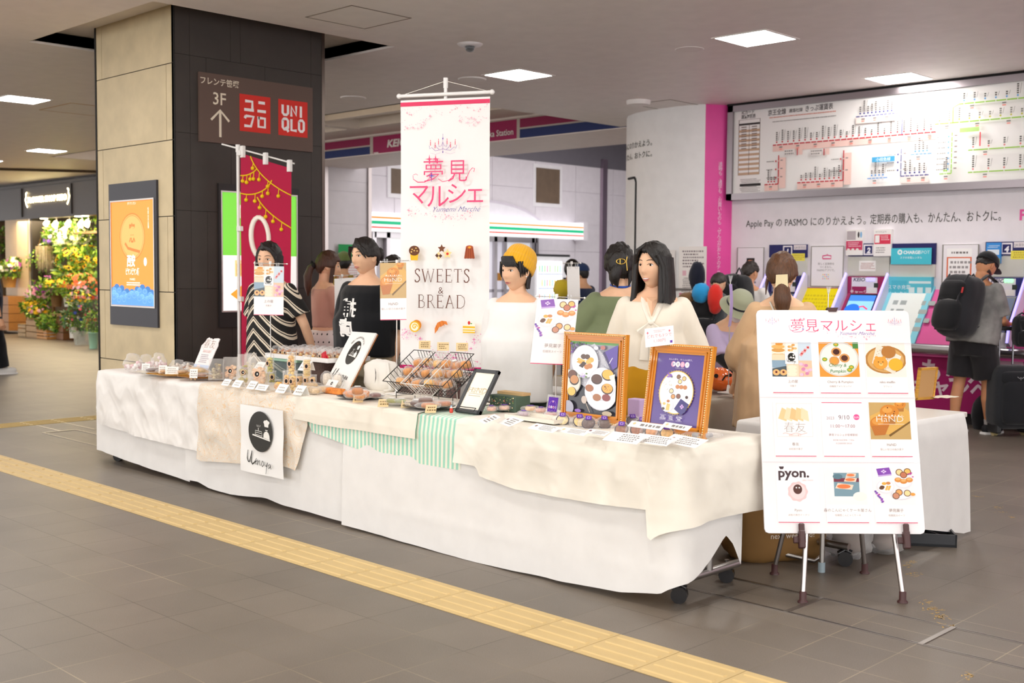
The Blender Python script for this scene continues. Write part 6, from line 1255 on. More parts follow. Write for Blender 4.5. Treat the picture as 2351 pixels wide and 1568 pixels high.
for px, py, l in ((821, 924, 'tan handwritten tag leaning on the left black plate'), (879, 934, 'tan handwritten tag left of the green slices'), (932, 936, 'tan handwritten tag right of the green slices'), (988, 948, 'tan handwritten tag in front of the right black plate')):
 p = tz(px, py); tg = thing('price_tag', l, 'price tag', p, YW-pi/2+.2); b = B(frame((-.03, 0, 0), (1, 0, 0), (.2, .3, 1)), 'print', 'e8cf9e'); b.box(0, 0, -.001, .06, .045, 0); b.L = .0004; b.scrib(.008, .008, .045, .03, 2, '8a6f48', px); b.obj('tag', tg)
p = tz(1036, 948); t = thing('figurine', 'tiny red and white figurine by the slim framed sign', 'figurine', p); b = B(mat='gloss', col='d9402e'); b.lathe([(.008, 0), (.011, .006), (.009, .022), (.004, .028)], n=12); b.set('f5f2ee'); b.sph((0, 0, .03), .007, 8, 6); b.set('8fb8d8'); b.sph((0, 0, .037), (.005, .005, .005), 8, 6); b.obj('figure', t)
# slim dark framed sign
t, M, w, h, an = board('framed_sign', 'slim dark grey framed sign reading HaND leaning on the table', 'sign', (1045, 944), (1096, 952), (1091, 847)); b = B(M, 'paint', '3f4144'); f = .02
for q in ((0, 0, w, f), (0, h-f, w, h), (0, 0, f, h), (w-f, 0, w, h)): b.box(q[0], q[1], -.012, q[2], q[3], .006)
b.obj('frame', t); b = B(M, 'gloss', 'f4efdf'); b.rect(f, f, w-2*f, h-2*f); b.obj('sheet', t); b = B(M, 'print'); b.L = .0012; b.txt('HaND', w*.5, h*.46, w*.24, 'c9b48c', sx=1.15, wt=-.015); b.line([(w*.2, h*.56), (w*.8, h*.56)], .002); b.line([(w*.2, h*.44), (w*.8, h*.44)], .002); b.scrib(w*.22, h*.38, w*.55, h*.025, 1, 'b9a888', 3); b.obj('print', t)
b = B(M, 'gloss', '2a2829'); b.tube([(w*.18, .002, .02), (w*.18, h*.10, .012), (w*.82, h*.10, .012), (w*.82, .002, .02), (w*.18, .002, .02)], .0025, 6); b.obj('wire_stand', t)
# floral box
p = tz(1150, 944); t = thing('floral_box', 'open cardboard box with a green flower pattern behind the slim framed sign', 'box', (p.x, p.y+.07, ZT)); b = B(mat='print', col='4f6354'); b.box(-.1, -.06, 0, .1, .06, .085, .003); b.obj('box_body', t)
b = B(frame((-.1, -.0615, 0), (1, 0, 0), (0, 0, 1)), 'print'); r = random.Random(6)
for i in range(90): b.ell(r.uniform(.006, .194), r.uniform(.005, .08), r.uniform(.002, .006), r.uniform(.002, .005), r.choice(['8fa05a', 'd9c99a', '3a4a6a', 'c9685a', 'e8d8b0', '6a7a4a', '2f4a58']), 6, r.uniform(0, 3))
b.obj('pattern', t); b = B(mat='matte', col='c9a878'); b.box(-.1, .0, .085, .1, .062, .1); b.obj('flap', t)
# --- wrapped tarts with purple seals
ZR = .752
def tart(px, py, c, label, tilt=.9, z=ZR, rz=None, dz=0):
 p = tz(px, py, z); t = thing('wrapped_tart', label, 'wrapped tart', (p.x, p.y, z+dz), YW-pi/2+(rz if rz is not None else random.uniform(-.3, .3)), None); M = RX(tilt)
 b = B(M, 'matte', '4a4048'); b.lathe([(.026, 0), (.034, .018), (.031, .018)], n=20, cap=True); b.obj('paper_cup', t)
 b = B(M, 'crust', c); b.smooth = True; b.sph((0, 0, .016), (.030, .030, .010), 16, 8); b.obj('tart', t)
 b = B(M, 'film', 'ffffff'); b.smooth = True; b.sph((0, 0, .013), (.048, .043, .016), 18, 10, lambda d: 1+.16*noise.noise(d*3.5+V((px, 0, 0)))+(.18 if abs(d.x) > .8 else 0)); b.obj('wrapper', t)
 b = B(M @ T(0, .024, .0315), 'gloss', '6536a6'); b.box(-.015, -.012, -.001, .015, .011, .0005); b.L = .001; b.rect(-.008, -.007, .016, .012, 'b9a2dd'); b.rect(-.005, -.004, .010, .006, '5a2a98'); b.obj('seal', t)
LT, DK, CHC, GYR = 'f0cf86', '6a5550', '9c6a50', '8a8088'
for px, py, c, l in ((1292, 968, 'f3dfae', 'wrapped pale tart, leftmost of the purple-sealed rows'), (1312, 961, 'f0d596', 'wrapped pale tart behind the leftmost one'), (1330, 972, LT, 'wrapped yellow tart in front of the photo frame'), (1352, 976, DK, 'wrapped dark tart in front of the photo frame'), (1387, 976, DK, 'wrapped dark tart before the right side of the photo frame'), (1408, 967, GYR, 'wrapped grey tart at the right foot of the photo frame'), (1345, 962, GYR, 'wrapped tart touching the bottom of the photo frame'), (1374, 964, GYR, 'wrapped tart under the lower right of the photo frame')): tart(px, py, c, l)
for px, py, c, l in ((1428, 990, CHC, 'wrapped brown tart, leftmost of the front right row'), (1462, 992, 'a87058', 'wrapped cocoa tart, second of the front right row'), (1497, 995, 'dba070', 'wrapped orange tart in the middle of the front right row'), (1532, 999, 'efc27c', 'wrapped yellow tart left of the purple frame corner'), (1567, 999, DK, 'wrapped dark tart, rightmost of the front right row'), (1451, 972, GYR, 'wrapped tart in the back row between the two gold frames'), (1475, 979, GYR, 'wrapped tart in the back row under the purple frame left side'), (1500, 981, DK, 'wrapped dark tart in the back row before the purple frame'), (1545, 984, CHC, 'wrapped tart in the back row under LOW-CARB'), (1572, 988, GYR, 'wrapped grey tart in the back row under GLUTEN-FREE'), (1594, 998, GYR, 'crinkled wrapped tart at the right end of the back row')): tart(px, py, c, l, dz=.0)
packet(tz(1612, 1006, ZR), .14, .07, .03, .7, 'a8a6a8', 'silver crinkled packet at the right end under the purple frame', name='wrapped_sweet')
for px, py, c, l in ((1128, 944, 'e8b49c', 'pink wrapped cookie behind the leftmost lying label'), (1158, 942, 'e9c0a8', 'pink wrapped cookie with a lilac seal, second from left'), (1185, 938, 'edc9a8', 'peach wrapped cookie in the back of the left cluster'), (1202, 956, 'b9a4ae', 'greyish wrapped cookie in the front of the left cluster'), (1218, 944, 'efc9a4', 'peach wrapped cookie in the middle of the left cluster'), (1242, 948, 'e2b0a0', 'pink wrapped cookie left of the purple stand sign'), (1266, 958, 'c9a09a', 'rosy wrapped cookie below the purple stand sign')): packet(tz(px, py, ZR), .085, .07, .03, .3*px, c, l, sticker='6a3fa8', name='wrapped_cookie', cat='wrapped cookie')
p = tz(1218, 966, ZR-.004); b = B(T(p.x, p.y+.06, p.z), 'paint', 'efe9dc'); b.box(-.17, -.07, 0, .17, .07, .004); [b.box(*q) for q in ((-.17, -.074, 0, .17, -.07, .02), (-.17, .07, 0, .17, .074, .02), (-.174, -.074, 0, -.17, .074, .02), (.17, -.074, 0, .174, .074, .02))]; b.obj('serving_tray', label='low cream tray under the pink wrapped cookies', category='tray')
def lying(px, py, w, d, an, label, dot='c98a6a', lines=4, tilt=.35, z=ZR):
 p = tz(px, py, z); t = thing('product_label', label, 'product label', (p.x, p.y, z+.003), an); M = RX(tilt); b = B(M, 'print', 'fbfaf9'); b.box(0, 0, 0, w, d, .0012); b.obj('card', t)
 b = B(M, 'print'); b.L = .0015; b.ell(w*.14, d*.6, .009, .008, dot, 12); b.scrib(w*.32, d*.12, w*.6, d*.76, lines, '8f8a88', int(px)); b.obj('print', t)
AX = -.15
for px, py, w, d, an, l, c in ((1098, 967, .135, .09, -.55, 'white label with a peanut picture lying left of the cookie tray', 'd9905a'), (1142, 972, .16, .085, -.42, 'white label with a flower picture lying on the cookie tray edge', '8a6058'), (1211, 985, .19, .06, -.15, 'white label lying in front of the first pale tart', '9a8078'), (1276, 992, .19, .05, -.1, 'white label with a yellow dot lying before the yellow tart', 'efd9a0'), (1340, 995, .14, .045, -.12, 'white label lying before the dark tarts', '8a6068'), (1382, 1012, .19, .09, .05, 'large white label with fine print left of the front right row', 'f4f1ee'), (1444, 1014, .21, .08, -.02, 'white label with a yellow circle before the cocoa tart', 'f0dcae'), (1517, 1016, .22, .085, -.2, 'white label with a brown circle at the front right corner', 'a5736a')):
 lying(px, py, w, d, an, l, c)
lying(1440, 980, .2, .04, -.05, 'white label propped over the back row between the gold frames', 'efc898', 1, .6, ZR+.04); lying(1517, 981, .18, .035, -.2, 'white label propped over the back row before the purple frame', 'f0dcae', 1, .6, ZR+.04)
# purple stand sign
t, M, w, h, an = board('stand_sign', 'small purple sign in a clear stand left of the photo frame', 'sign', (1256, 953), (1283, 955), (1262, 911), ZR); b = B(M, 'acrylic', 'ffffff'); b.box(-.012, -.012, -.003, w+.012, h+.012, .003); b.obj('acrylic_plate', t); b = B(M, 'print', '5f2fa8'); b.L = .004; b.rect(0, 0, w, h)
for i, c in enumerate(('f0b8cf', 'f7f3f7', 'f0a8c0', 'a9a0c8')): b.ell(w*(.16+.22*i), h*.46, w*.10, h*.075, c, 14)
b.txt('夢見菓子', w*.5, h*.42, w*.13, '5f2fa8', sx=1.6); b.ell(w*.5, h*.76, w*.08, h*.05, 'f0b8cf', 6); b.ring(w*.5, h*.5, w*.38, h*.32, .0012, 'c9a8e8', 24); b.obj('print', t)
b = B(T(*tz(1440, 962, ZR)) @ T(0, .08, 0), 'paint', 'cdb2e0'); b.box(-.04, -.03, 0, .04, .03, .1, .004); b.obj('gift_box', label='small lilac box standing between the two gold frames', category='box')
# gold frames
def goldframe(bl, br, tl, label, draw, face='3a3a44'):
 t, M, w, h, an = board('picture_frame', label, 'picture frame', bl, br, tl, ZR); f = .045; b = B(M, 'metal', 'd98a1c'); b.set('dd8f20', 'gloss')
 for q in ((0, 0, w, f), (0, h-f, w, h), (0, f, f, h-f), (w-f, f, w, h-f)): b.box(q[0], q[1], -.02, q[2], q[3], .006)
 b.set('c87a14')
 for i, e in enumerate((.014, .03)): 
  for q in ((e, e, w-e, e+.006), (e, h-e-.006, w-e, h-e), (e, e, e+.006, h-e), (w-e-.006, e, w-e, h-e)): b.box(q[0], q[1], .006, q[2], q[3], .012)
 b.obj('frame', t); b = B(M, 'chrome', 'f0d79a'); b.set(mat='gloss'); n = int(h/.011)
 for k in range(n): 
  for x in (.008, w-.008): b.sph((x, .008+k*(h-.016)/(n-1), .009), (.0042, .0042, .004), 6, 4)
 n = int(w/.011)
 for k in range(n):
  for y in (.008, h-.008): b.sph((.008+k*(w-.016)/(n-1), y, .009), (.0042, .0042, .004), 6, 4)
 b.obj('beading', t); b = B(M @ T(f, f, .001), 'gloss', face); b.clip = (0, 0, w-2*f, h-2*f); draw(b, w-2*f, h-2*f); b.obj('picture', t); b = B(RX(0), 'wood', '8a5a34'); b.tube([(w/2, sin(an)*h*.7+.02, cos(an)*h*.7), (w/2, sin(an)*h*.7+.10, 0)], .006, 6); b.obj('strut', t)
def dish(b, x, y, r_, ky=1., n=32): b.ell(x, y, r_, r_*ky, 'c9c9d4', n); b.ell(x, y+r_*.01, r_*.97, r_*.97*ky, 'eceaf0', n); b.ell(x, y, r_*.72, r_*.72*ky, 'f5f4f8', n)
def f1(b, w, h):
 b.rect(0, 0, w, h, '35363f'); b.rect(0, h*.55, w, h*.45, '8f919f'); b.rect(0, h*.965, w, h*.035, '5fa04a'); b.poly([(0, h*.5), (0, h*.8), (w*.5, h*.98), (w*.95, h*.62), (w*.5, h*.3)], 'c3c3cc')
 r = random.Random(4)
 for i in range(120): b.ell(w*r.uniform(.02, .85), h*r.uniform(.42, .92), w*.008, w*.008, r.choice(['e9e9ee', '9a9ba8']), 5)
 for i in range(22): b.ell(w*r.uniform(.0, .34), h*r.uniform(.84, .97), w*.035, h*.014, r.choice(['4a2a70', '6a3a90', '2f5a35', '3a2050']), 7, r.uniform(0, 3))
 b.poly([(w*.70, h*.86), (w*1., h*.98), (w*1., h*.68), (w*.88, h*.62)], '5a43a0'); b.poly([(w*.70, h*.86), (w*.88, h*.62), (w*.93, h*.6), (w*.93, h*.62), (w*.74, h*.88)], '352464'); b.line([(w*.84, h*.72), (w*.9, h*.8)], w*.012, 'efe6ee')
 b.ell(w*.7, h*.93, w*.05, h*.03, 'b9726a', 12); b.ell(w*.56, h*.92, w*.05, h*.03, 'd9dce4', 8)
 dish(b, w*.34, h*.72, w*.28, .94)
 for dx, dy, c in ((.31, .79, '5a4034'), (.39, .79, '5a4034'), (.47, .75, 'e6b04c'), (.42, .72, 'eabb5c'), (.45, .665, 'c47f48'), (.39, .65, 'c47f48')): b.ell(w*dx, h*dy, w*.058, h*.036, c, 16)
 for k in (0, 1): b.poly([(w*.17, h*(.74-.035*k)), (w*.21, h*(.77-.035*k)), (w*.36, h*(.735-.035*k)), (w*.33, h*(.70-.035*k))], ('e8b858', 'dba544')[k])
 b.poly([(w*.22, h*.655), (w*.3, h*.63), (w*.38, h*.70), (w*.31, h*.725)], '3f2a20')
 b.ell(w*.05, h*.42, w*.23, h*.18, 'a8a49a', 28); b.ell(w*.05, h*.42, w*.21, h*.165, 'e2ddd0', 28)
 for dx, dy, c in ((.02, .52, '6a4030'), (.14, .45, 'c88a54'), (.08, .28, 'f0bc5c')): b.ell(w*dx if dx > .09 else w*.1, h*dy, w*.1, h*.072, '33241f', 18); b.ell(w*dx if dx > .09 else w*.09, h*(dy+.01), w*.085, h*.06, c, 18)
 for i in range(14): b.ell(w*r.uniform(.22, .4), h*r.uniform(.49, .56), w*.022, h*.013, r.choice(['8a60c0', 'b9a0dc', 'e6e0f0', '6a8a4a']), 7)
 dish(b, w*.7, h*.32, w*.33, .88); dish(b, w*.72, h*.43, w*.275, .95)
 for dx, dy, s_, c in ((.61, .49, .115, '5a3a2c'), (.83, .56, .125, 'efb64a'), (.83, .37, .12, 'e8a94a')): b.ell(w*dx, h*dy, w*s_, h*s_*.62, '3f2c26', 22); b.ell(w*dx, h*(dy+.008), w*s_*.88, h*s_*.54, c, 22)
 b.poly([(w*.86, h*.55), (w*.97, h*.58), (w*.97, h*.5), (w*.88, h*.5)], 'f7efdc')
 for i in range(12): b.ell(w*(.83+r.uniform(-.06, .06)), h*(.38+r.uniform(-.03, .03)), w*.01, h*.006, '8a5a30', 5)
 for dx, dy, c in ((.47, .36, 'a86a44'), (.63, .24, 'a8704c'), (.82, .25, '8a4040')): b.ell(w*dx, h*dy, w*.085, h*.05, c, 16)
 b.ell(w*.37, h*.19, w*.055, h*.055, 'c9b8ac', 16, .4); b.line([(w*.41, h*.15), (w*.5, h*.02)], w*.012, 'b9a898')
 b.ell(w*.04, h*.06, w*.12, h*.1, 'a8a8b8', 20); b.ell(w*.25, h*.03, w*.07, h*.025, '8a58b8', 8); b.ell(w*.85, h*.03, w*.1, h*.035, 'b9a88c', 16)
def f2(b, w, h):
 b.rect(0, 0, w, h, '5b4690'); b.txt('大人の夢を、叶えるお菓子。', w*.5, h*.91, w*.036, 'd8d0ea', sx=1.0, sp=1.15)
 for i, (ch, c, tc) in enumerate((('夢', 'f0a8c4', '4a2f88'), ('見', 'f7f3f7', '4a4460'), ('菓', 'f0a8c4', 'f7d0de'), ('子', 'f7f3f7', 'd0707f'))):
  x = w*(.355+.098*i); b.ell(x, h*.855, w*.046, w*.05, c, 20); b.txt(ch, x, h*.837, w*.055, tc)
 b.ell(w*.355+.004, h*.857, w*.035, w*.038, 'f7f3f7', 18); b.txt('夢', w*.357, h*.837, w*.05, '4a2f88'); b.txt('YUMEMI GASHI', w*.5, h*.795, w*.022, 'f0eaf8', sp=1.3)
 cx, cy, rx, ry = w*.5, h*.46, w*.36, h*.30; b.set('d9b34a'); n = 90
 for i in range(n):
  a = 2*pi*i/n; e = 1.0+(.10 if i % 15 in (0, 1, 14) else .06); b.line([(cx+rx*cos(a), cy+ry*sin(a)), (cx+rx*e*cos(a+.03*(-1)**i), cy+ry*e*sin(a+.03*(-1)**i))], w*.004)
 b.ell(cx, cy, rx*1.015, ry*1.015, 'dbbd5a', 60); b.ell(cx, cy, rx*.97, ry*.97, 'f4f2f4', 60)
 dish(b, w*.6, h*.62, w*.12, .8); 
 for dx, dy, c in ((.52, .68, '8a6a50'), (.64, .66, 'ecca8a'), (.56, .615, 'efd9a0')): cupcake(b, w*dx, h*dy, w*.045, '6a4a38', c)
 for dx in (.52, .6, .68): b.ell(w*dx, h*.54, w*.045, h*.03, 'c9885a', 12)
 for dx, dy, c in ((.4, .475, 'f2e3b8'), (.45, .40, 'dba068'), (.56, .41, '8a6050')): cupcake(b, w*dx, h*dy, w*.048, '5a4038', c)
 dish(b, w*.35, h*.27, w*.13, .9)
 for dx, dy, c in ((.36, .33, 'b9784c'), (.28, .29, 'e8c07a'), (.27, .22, '5a4a44')): b.ell(w*dx, h*dy, w*.035, h*.02, c, 12)
 b.poly([(w*.32, h*.2), (w*.4, h*.2), (w*.41, h*.29), (w*.34, h*.3)], 'ecc070'); b.poly([(w*.5, h*.23), (w*.62, h*.38), (w*.8, h*.31), (w*.74, h*.2), (w*.66, h*.155)], '3c3478')
 for a in range(4): b.ell(w*.66+w*.025*cos(a*1.57), h*.27+h*.02*sin(a*1.57), w*.02, h*.013, 'c8a0d8', 8)
 b.ell(w*.74, h*.40, w*.06, h*.04, 'e6e3ea', 14); b.ell(w*.74, h*.405, w*.032, h*.022, '4a2f26', 12); r = random.Random(8)
 for i in range(12): b.ell(w*r.uniform(.27, .38), h*r.uniform(.67, .72), w*.02, h*.011, r.choice(['7a4fb0', '9a70c8', '5f7f4a']), 7)
 for i in range(16): x, y = w*r.uniform(.22, .42), h*r.uniform(.46, .62); b.line([(x, y), (x+w*r.uniform(-.04, .04), y+h*r.uniform(-.03, .03))], w*.005, r.choice(['9a9488', 'b9a870', 'c9c4bc']))
 for i, (a, c) in enumerate((('LOW-', 'CALORIE'), ('LOW-', 'CARB.'), ('GLUTEN-', 'FREE'))):
  x = w*(.29+.175*i); b.txt(a, x, h*.105, w*.03, 'f3eff8', wt=.02); b.txt(c, x, h*.078, w*.03, wt=.02); b.line([(x-w*.065, h*.135), (x+w*.065, h*.135)], w*.003); b.line([(x-w*.065, h*.066), (x+w*.065, h*.066)], w*.003)
goldframe((1288, 962), (1431, 980), (1297, 761), 'gold frame with a photo of tarts and white plates', f1)
goldframe((1473, 990), (1631, 1006), (1497, 787), 'gold frame with a purple poster and an oval picture', f2)
# paper card held over the purple frame
D = (ad(1515, 800, 1)-CO).dot(Fv); A, w_, h_, an_ = lean((1473, 990), (1631, 1006), (1497, 787), ZR); D = (V((A.x+.1, A.y+sin(an_)*h_, A.z+cos(an_)*h_))-CO).dot(Fv)-.03
p, q, s_ = ad(1480, 755, D), ad(1546, 747, D), ad(1482, 798, D); t = thing('price_sheet', 'white paper with pink lettering propped on top of the purple frame', 'price sheet', s_); w_, h_ = (q-p).length, (p-s_).length
M = frame((0, 0, 0), q-p, p-s_); b = B(M, 'print', 'fdfbfb'); b.box(0, 0, -.001, w_, h_, 0); b.obj('sheet', t); b = B(M, 'print'); b.L = .001; b.txt('どれでも3つで', w_*.5, h_*.48, h_*.2, 'f0a0a8'); b.txt('1,100円', w_*.5, h_*.22, h_*.2, 'f0a8b0'); b.scrib(w_*.3, h_*.72, w_*.4, h_*.16, 2, 'f5c4c8', 1)
for x in (.06, .82): b.poly([(w_*x, h_*.75), (w_*(x+.035), h_*.83), (w_*(x+.07), h_*.75), (w_*(x+.035), h_*.68)], 'ea7f8c')
b.rect(w_*.86, h_*.1, w_*.08, h_*.13, '6f45b0'); b.obj('print', t)
# ---------------- easel with the programme board ----------------
fl, fr, bl_, br_ = az(1843, 1383), az(2072, 1383), az(1778, 1318), az(1985, 1316); c0 = (fl+fr)/2; rt = (fr-fl).normalized(); back = V((-rt.y, rt.x, 0))
t = thing('easel', 'steel tube easel with brown feet and a white programme board on it', 'easel', (c0.x, c0.y, 0)); O = T(-c0.x, -c0.y, 0)
top = c0+back*.30+V((0, 0, 1.40))
kz = .36
def foot(p, nm):
 b = B(O, 'plastic', '4a2c2c'); b.lathe([(.024, 0), (.024, .006), (.016, .012), (.016, .05), (.013, .052)], p.x, p.y, 0, 16); b.obj('rubber_foot', nm)
for nm, a in (('leg', fl), ('leg', fr)):
 hd = a+back*.06+V((0, 0, kz+.02)); b = B(O, 'chrome', 'c9c2be'); b.set(mat='metal'); e = a+(V((top.x, top.y, 1.4))-a)*.30; e = a+(c0-a)*.13+back*.07+V((0, 0, .355)); b.tube([a+V((0, 0, .03)), e], .0115, 12); lg = b.obj('leg', t); foot(a, lg)
for a in (bl_, br_):
 e = a+(c0-a)*.06+V((0, 0, .62))+(c0-a)*.2; b = B(O, 'metal', 'a9a4a2'); b.tube([a+V((0, 0, .03)), a+(top-a)*.62], .0115, 12); lg = b.obj('leg', t); foot(a, lg)
b = B(O, 'metal', 'b9b4b2'); q0, q1 = fl+(c0-fl)*.13+back*.06+V((0, 0, .345)), fr+(c0-fr)*.13+back*.06+V((0, 0, .345)); b.tube([q0, q1], .007, 10); b.set('4a2c2c', 'plastic'); m_ = (q0+q1)/2; b.tube([m_-rt*.012, m_+rt*.012], .013, 10); b.hull([m_+V((0, 0, d_))+back*bk+rt*sx_ for d_, bk in ((.0, 0), (.012, 0), (.07, .2), (.085, .2)) for sx_ in (-.012, .012)]); b.obj('crossbar', t)
DB, DT = (fl-CO).dot(Fv)+.02, (fl-CO).dot(Fv)+.31
P4 = [ad(1757, 1224, DB), ad(2123, 1226, DB), ad(1735, 712, DT), ad(2087, 713, DT)]
mb_ = (P4[0]+P4[1])/2; up = ((P4[2]+P4[3])/2-mb_); hh = up.length; ww = ((P4[1]-P4[0]).length+(P4[3]-P4[2]).length)/2
M = O @ frame(mb_-(P4[1]-P4[0]).normalized()*ww/2, P4[1]-P4[0], up)
b = B(M, 'paint', 'f6f2f4'); b.set(mat='gloss'); rr = .02; prof = [(rr+rr*cos(a), rr+rr*sin(a)) for a in (pi, 1.25*pi, 1.5*pi)]+[(ww-rr+rr*cos(a), rr+rr*sin(a)) for a in (1.5*pi, 1.75*pi, 2*pi)]+[(ww-rr+rr*cos(a), hh-rr+rr*sin(a)) for a in (0, .25*pi, .5*pi)]+[(rr+rr*cos(a), hh-rr+rr*sin(a)) for a in (.5*pi, .75*pi, pi)]
b.hull([(x, y, z) for x, y in prof for z in (-.012, 0)]); b.obj('board', t)
b = B(M, 'plastic', '4a2c2c'); b.hull([(ww/2+x, hh+y, z) for x, y in ((-.028, .012), (.028, .012), (-.018, -.008), (.018, -.008)) for z in (-.02, .008)])
for x in (ww*.225, ww*.875): b.box(x-.014, -.07, -.01, x+.014, .012, .03, .005); b.box(x-.014, -.004, .012, x+.014, .045, .024, .005); b.box(x-.035, -.045, -.01, x+.02, -.015, .01, .003)
b.obj('board_clips', t)
PK_ = 'e8507f'
def chand(b, x, y, s):
 b.line([(x, y-.5*s), (x, y+.9*s)], .025*s, '9a70b8'); b.ell(x, y+.55*s, .05*s, .12*s, '7a50b0', 4); b.ell(x, y-.45*s, .05*s, .1*s, '7a50b0', 4)
 for sg in (-1, 1):
  b.line([(x+sg*s*u, y+s*v) for u, v in ((0, -.2), (.25, -.3), (.5, -.1), (.62, .12))], .03*s, '9a70b8'); b.line([(x+sg*s*u, y+s*v) for u, v in ((.0, .3), (.12, .0), (.3, -.05), (.35, .12))], .025*s); b.line([(x+sg*s*u, y+s*v) for u, v in ((.3, -.3), (.6, -.35), (.9, -.1), (1.05, -.2), (1.12, .05))], .03*s)
  b.line([(x+sg*s*.2*k, y-s*(.62+.0*k)+s*.06*abs(k-3)) for k in range(1, 6)], .015*s, 'c9a0c8')
  for u, v in ((.35, .12), (.62, -.15), (1.0, .05)): b.rect(x+sg*s*u-.03*s, y+s*v, .06*s, .28*s, 'e85a72'); b.ell(x+sg*s*u, y+s*(v+.36), .03*s, .07*s, 'e85a72', 6)
def spark(b, x, y, s, c): b.set(c); b.poly([(x-s, y), (x-s*.15, y+s*.15), (x, y+s), (x+s*.15, y+s*.15), (x+s, y), (x+s*.15, y-s*.15), (x, y-s), (x-s*.15, y-s*.15)])
def swirl(b, pts, s, n, seed, cols=('ee7a9c', 'f3a8bd')):
 r = random.Random(seed)
 for i in range(n):
  t_ = r.random()*(len(pts)-1); k = min(int(t_), len(pts)-2); f = t_-k; x = pts[k][0]*(1-f)+pts[k+1][0]*f; y = pts[k][1]*(1-f)+pts[k+1][1]*f+r.gauss(0, s*1.6)
  if i % 4 == 0: spark(b, x, y, s*r.uniform(.6, 1.5), r.choice(cols))
  else: b.ell(x, y, s*.22, s*.22, r.choice(cols), 6)
b = B(M, 'print'); b.L = .0006; u = ww/.7
def title(b, x, y, s, vertical=False):
 if not vertical:
  b.txt('夢見マルシェ', x, y, s, PK_, sx=1.02, wt=-.008, sp=1.02); b.line([(x-3.2*s, y+.05*s), (x-3.3*s, y+.35*s), (x-3.15*s, y+.4*s)], .03*s); b.line([(x-3.2*s, y+.05*s), (x-2.9*s, y-.15*s), (x-2.4*s, y-.1*s), (x-2.2*s, y+.05*s)], .045*s); b.line([(x-1.9*s, y-.1*s), (x-1.4*s, y-.12*s), (x-1.1*s, y+.1*s)], .035*s); b.line([(x-.75*s, y+.05*s), (x-.65*s, y+.4*s), (x-.5*s, y+.4*s)], .03*s)
  spark(b, x-2.25*s, y+.1*s, .14*s, '6a50b8'); spark(b, x-2.4*s, y+.86*s, .14*s, PK_); spark(b, x-2.15*s, y+.86*s, .14*s, PK_)
title(b, ww*.5, hh*.905, .062*u); b.txt('Yumemi Marché', ww*.655, hh*.885, .021*u, '8a6ab8', shear=.5, sx=1.1, wt=-.01); swirl(b, [(ww*.45, hh*.893), (ww*.55, hh*.878), (ww*.68, hh*.870), (ww*.77, hh*.88)], .004*u, 60, 2)
chand(b, ww*.10, hh*.945, .028*u); chand(b, ww*.90, hh*.945, .028*u)
for y in (.843, .593, .305): b.rect(0, hh*y, ww, .0022, 'd9d2d6')
b.obj('title_print', t)
cards = [(0, 0, pic_ueno, '上の屋', '洋菓子', 'photo card of sandwiches and cookies, top left of the board'), (1, 0, pic_cherry, 'Cherry & Pumpkin', '低糖質アメリカンパイ', 'photo card of small pies on a plate, top middle'), (2, 0, pic_niko, 'niko muffin', 'マフィン', 'photo card of muffins in a basket, top right'), (0, 1, pic_haru, '春友', '米粉焼き菓子', 'pale photo card of cookies, middle left'), (1, 1, None, '', '', 'date and time card in the centre'), (2, 1, pic_hand, 'HaND', '優しい甘さの焼き菓子', 'photo card of orange muffins, middle right'), (0, 2, pic_pyon, 'Pyon.', '米粉の焼きドーナツ', 'card with a pink scalloped cake, bottom left'), (1, 2, pic_mori, '森のこんにゃくケーキ屋さん', '低糖質こんにゃくケーキ', 'card with loaf cakes, bottom middle'), (2, 2, pic_yumemi, '夢見菓子', '低糖質スイーツ', 'card with tarts and a purple box, bottom right')]
for cx_, ry_, pic, l1, l2, lab in cards:
 w_, h_ = ww*.258, hh*(.235 if ry_ == 0 else .243); x = ww*(.088, .395, .698)[cx_]; y = hh*(.615, .332, .045)[ry_]
 b = B(M @ T(x, y, .001), 'gloss', 'fbf8f9'); b.box(-.004, -.004, 0, w_+.004, h_+.004, .0012); b.set(mat='print'); b.L = .0014
 if pic: mini(b, 0, 0, w_, h_, pic, l1, l2, .68)
 else:
  b.rect(0, h_*.985, w_, h_*.012, 'e0285f'); b.rect(0, 0, w_, h_*.012, 'e0285f'); b.txt('2023', w_*.2, h_*.68, h_*.07, 'a8808a', wt=-.005); b.txt('9/10', w_*.54, h_*.68, h_*.11, '7a5a66', wt=-.005); b.ell(w_*.85, h_*.725, w_*.075, w_*.075, 'ea5a9a', 18); b.txt('SUN', w_*.85, h_*.705, h_*.045, 'ffffff'); b.txt('11:00〜17:00', w_*.5, h_*.53, h_*.08, 'a05a6a', wt=-.005); b.txt('夢見マルシェ＠笹塚駅前', w_*.5, h_*.38, h_*.045, 'a88a8a'); b.txt('東京都渋谷区笹塚一丁目56', w_*.5, h_*.29, h_*.03, 'b9a0a0'); b.txt('京王線笹塚駅 改札前', w_*.5, h_*.23, h_*.03, 'b9a0a0'); swirl(b, [(w_*.05, h_*.94), (w_*.25, h_*.92), (w_*.5, h_*.94), (w_*.75, h_*.92), (w_*.95, h_*.95)], .002, 40, 6, ('e6cfd4', 'eedade'))
 b.obj('photo_card', t, label=lab)
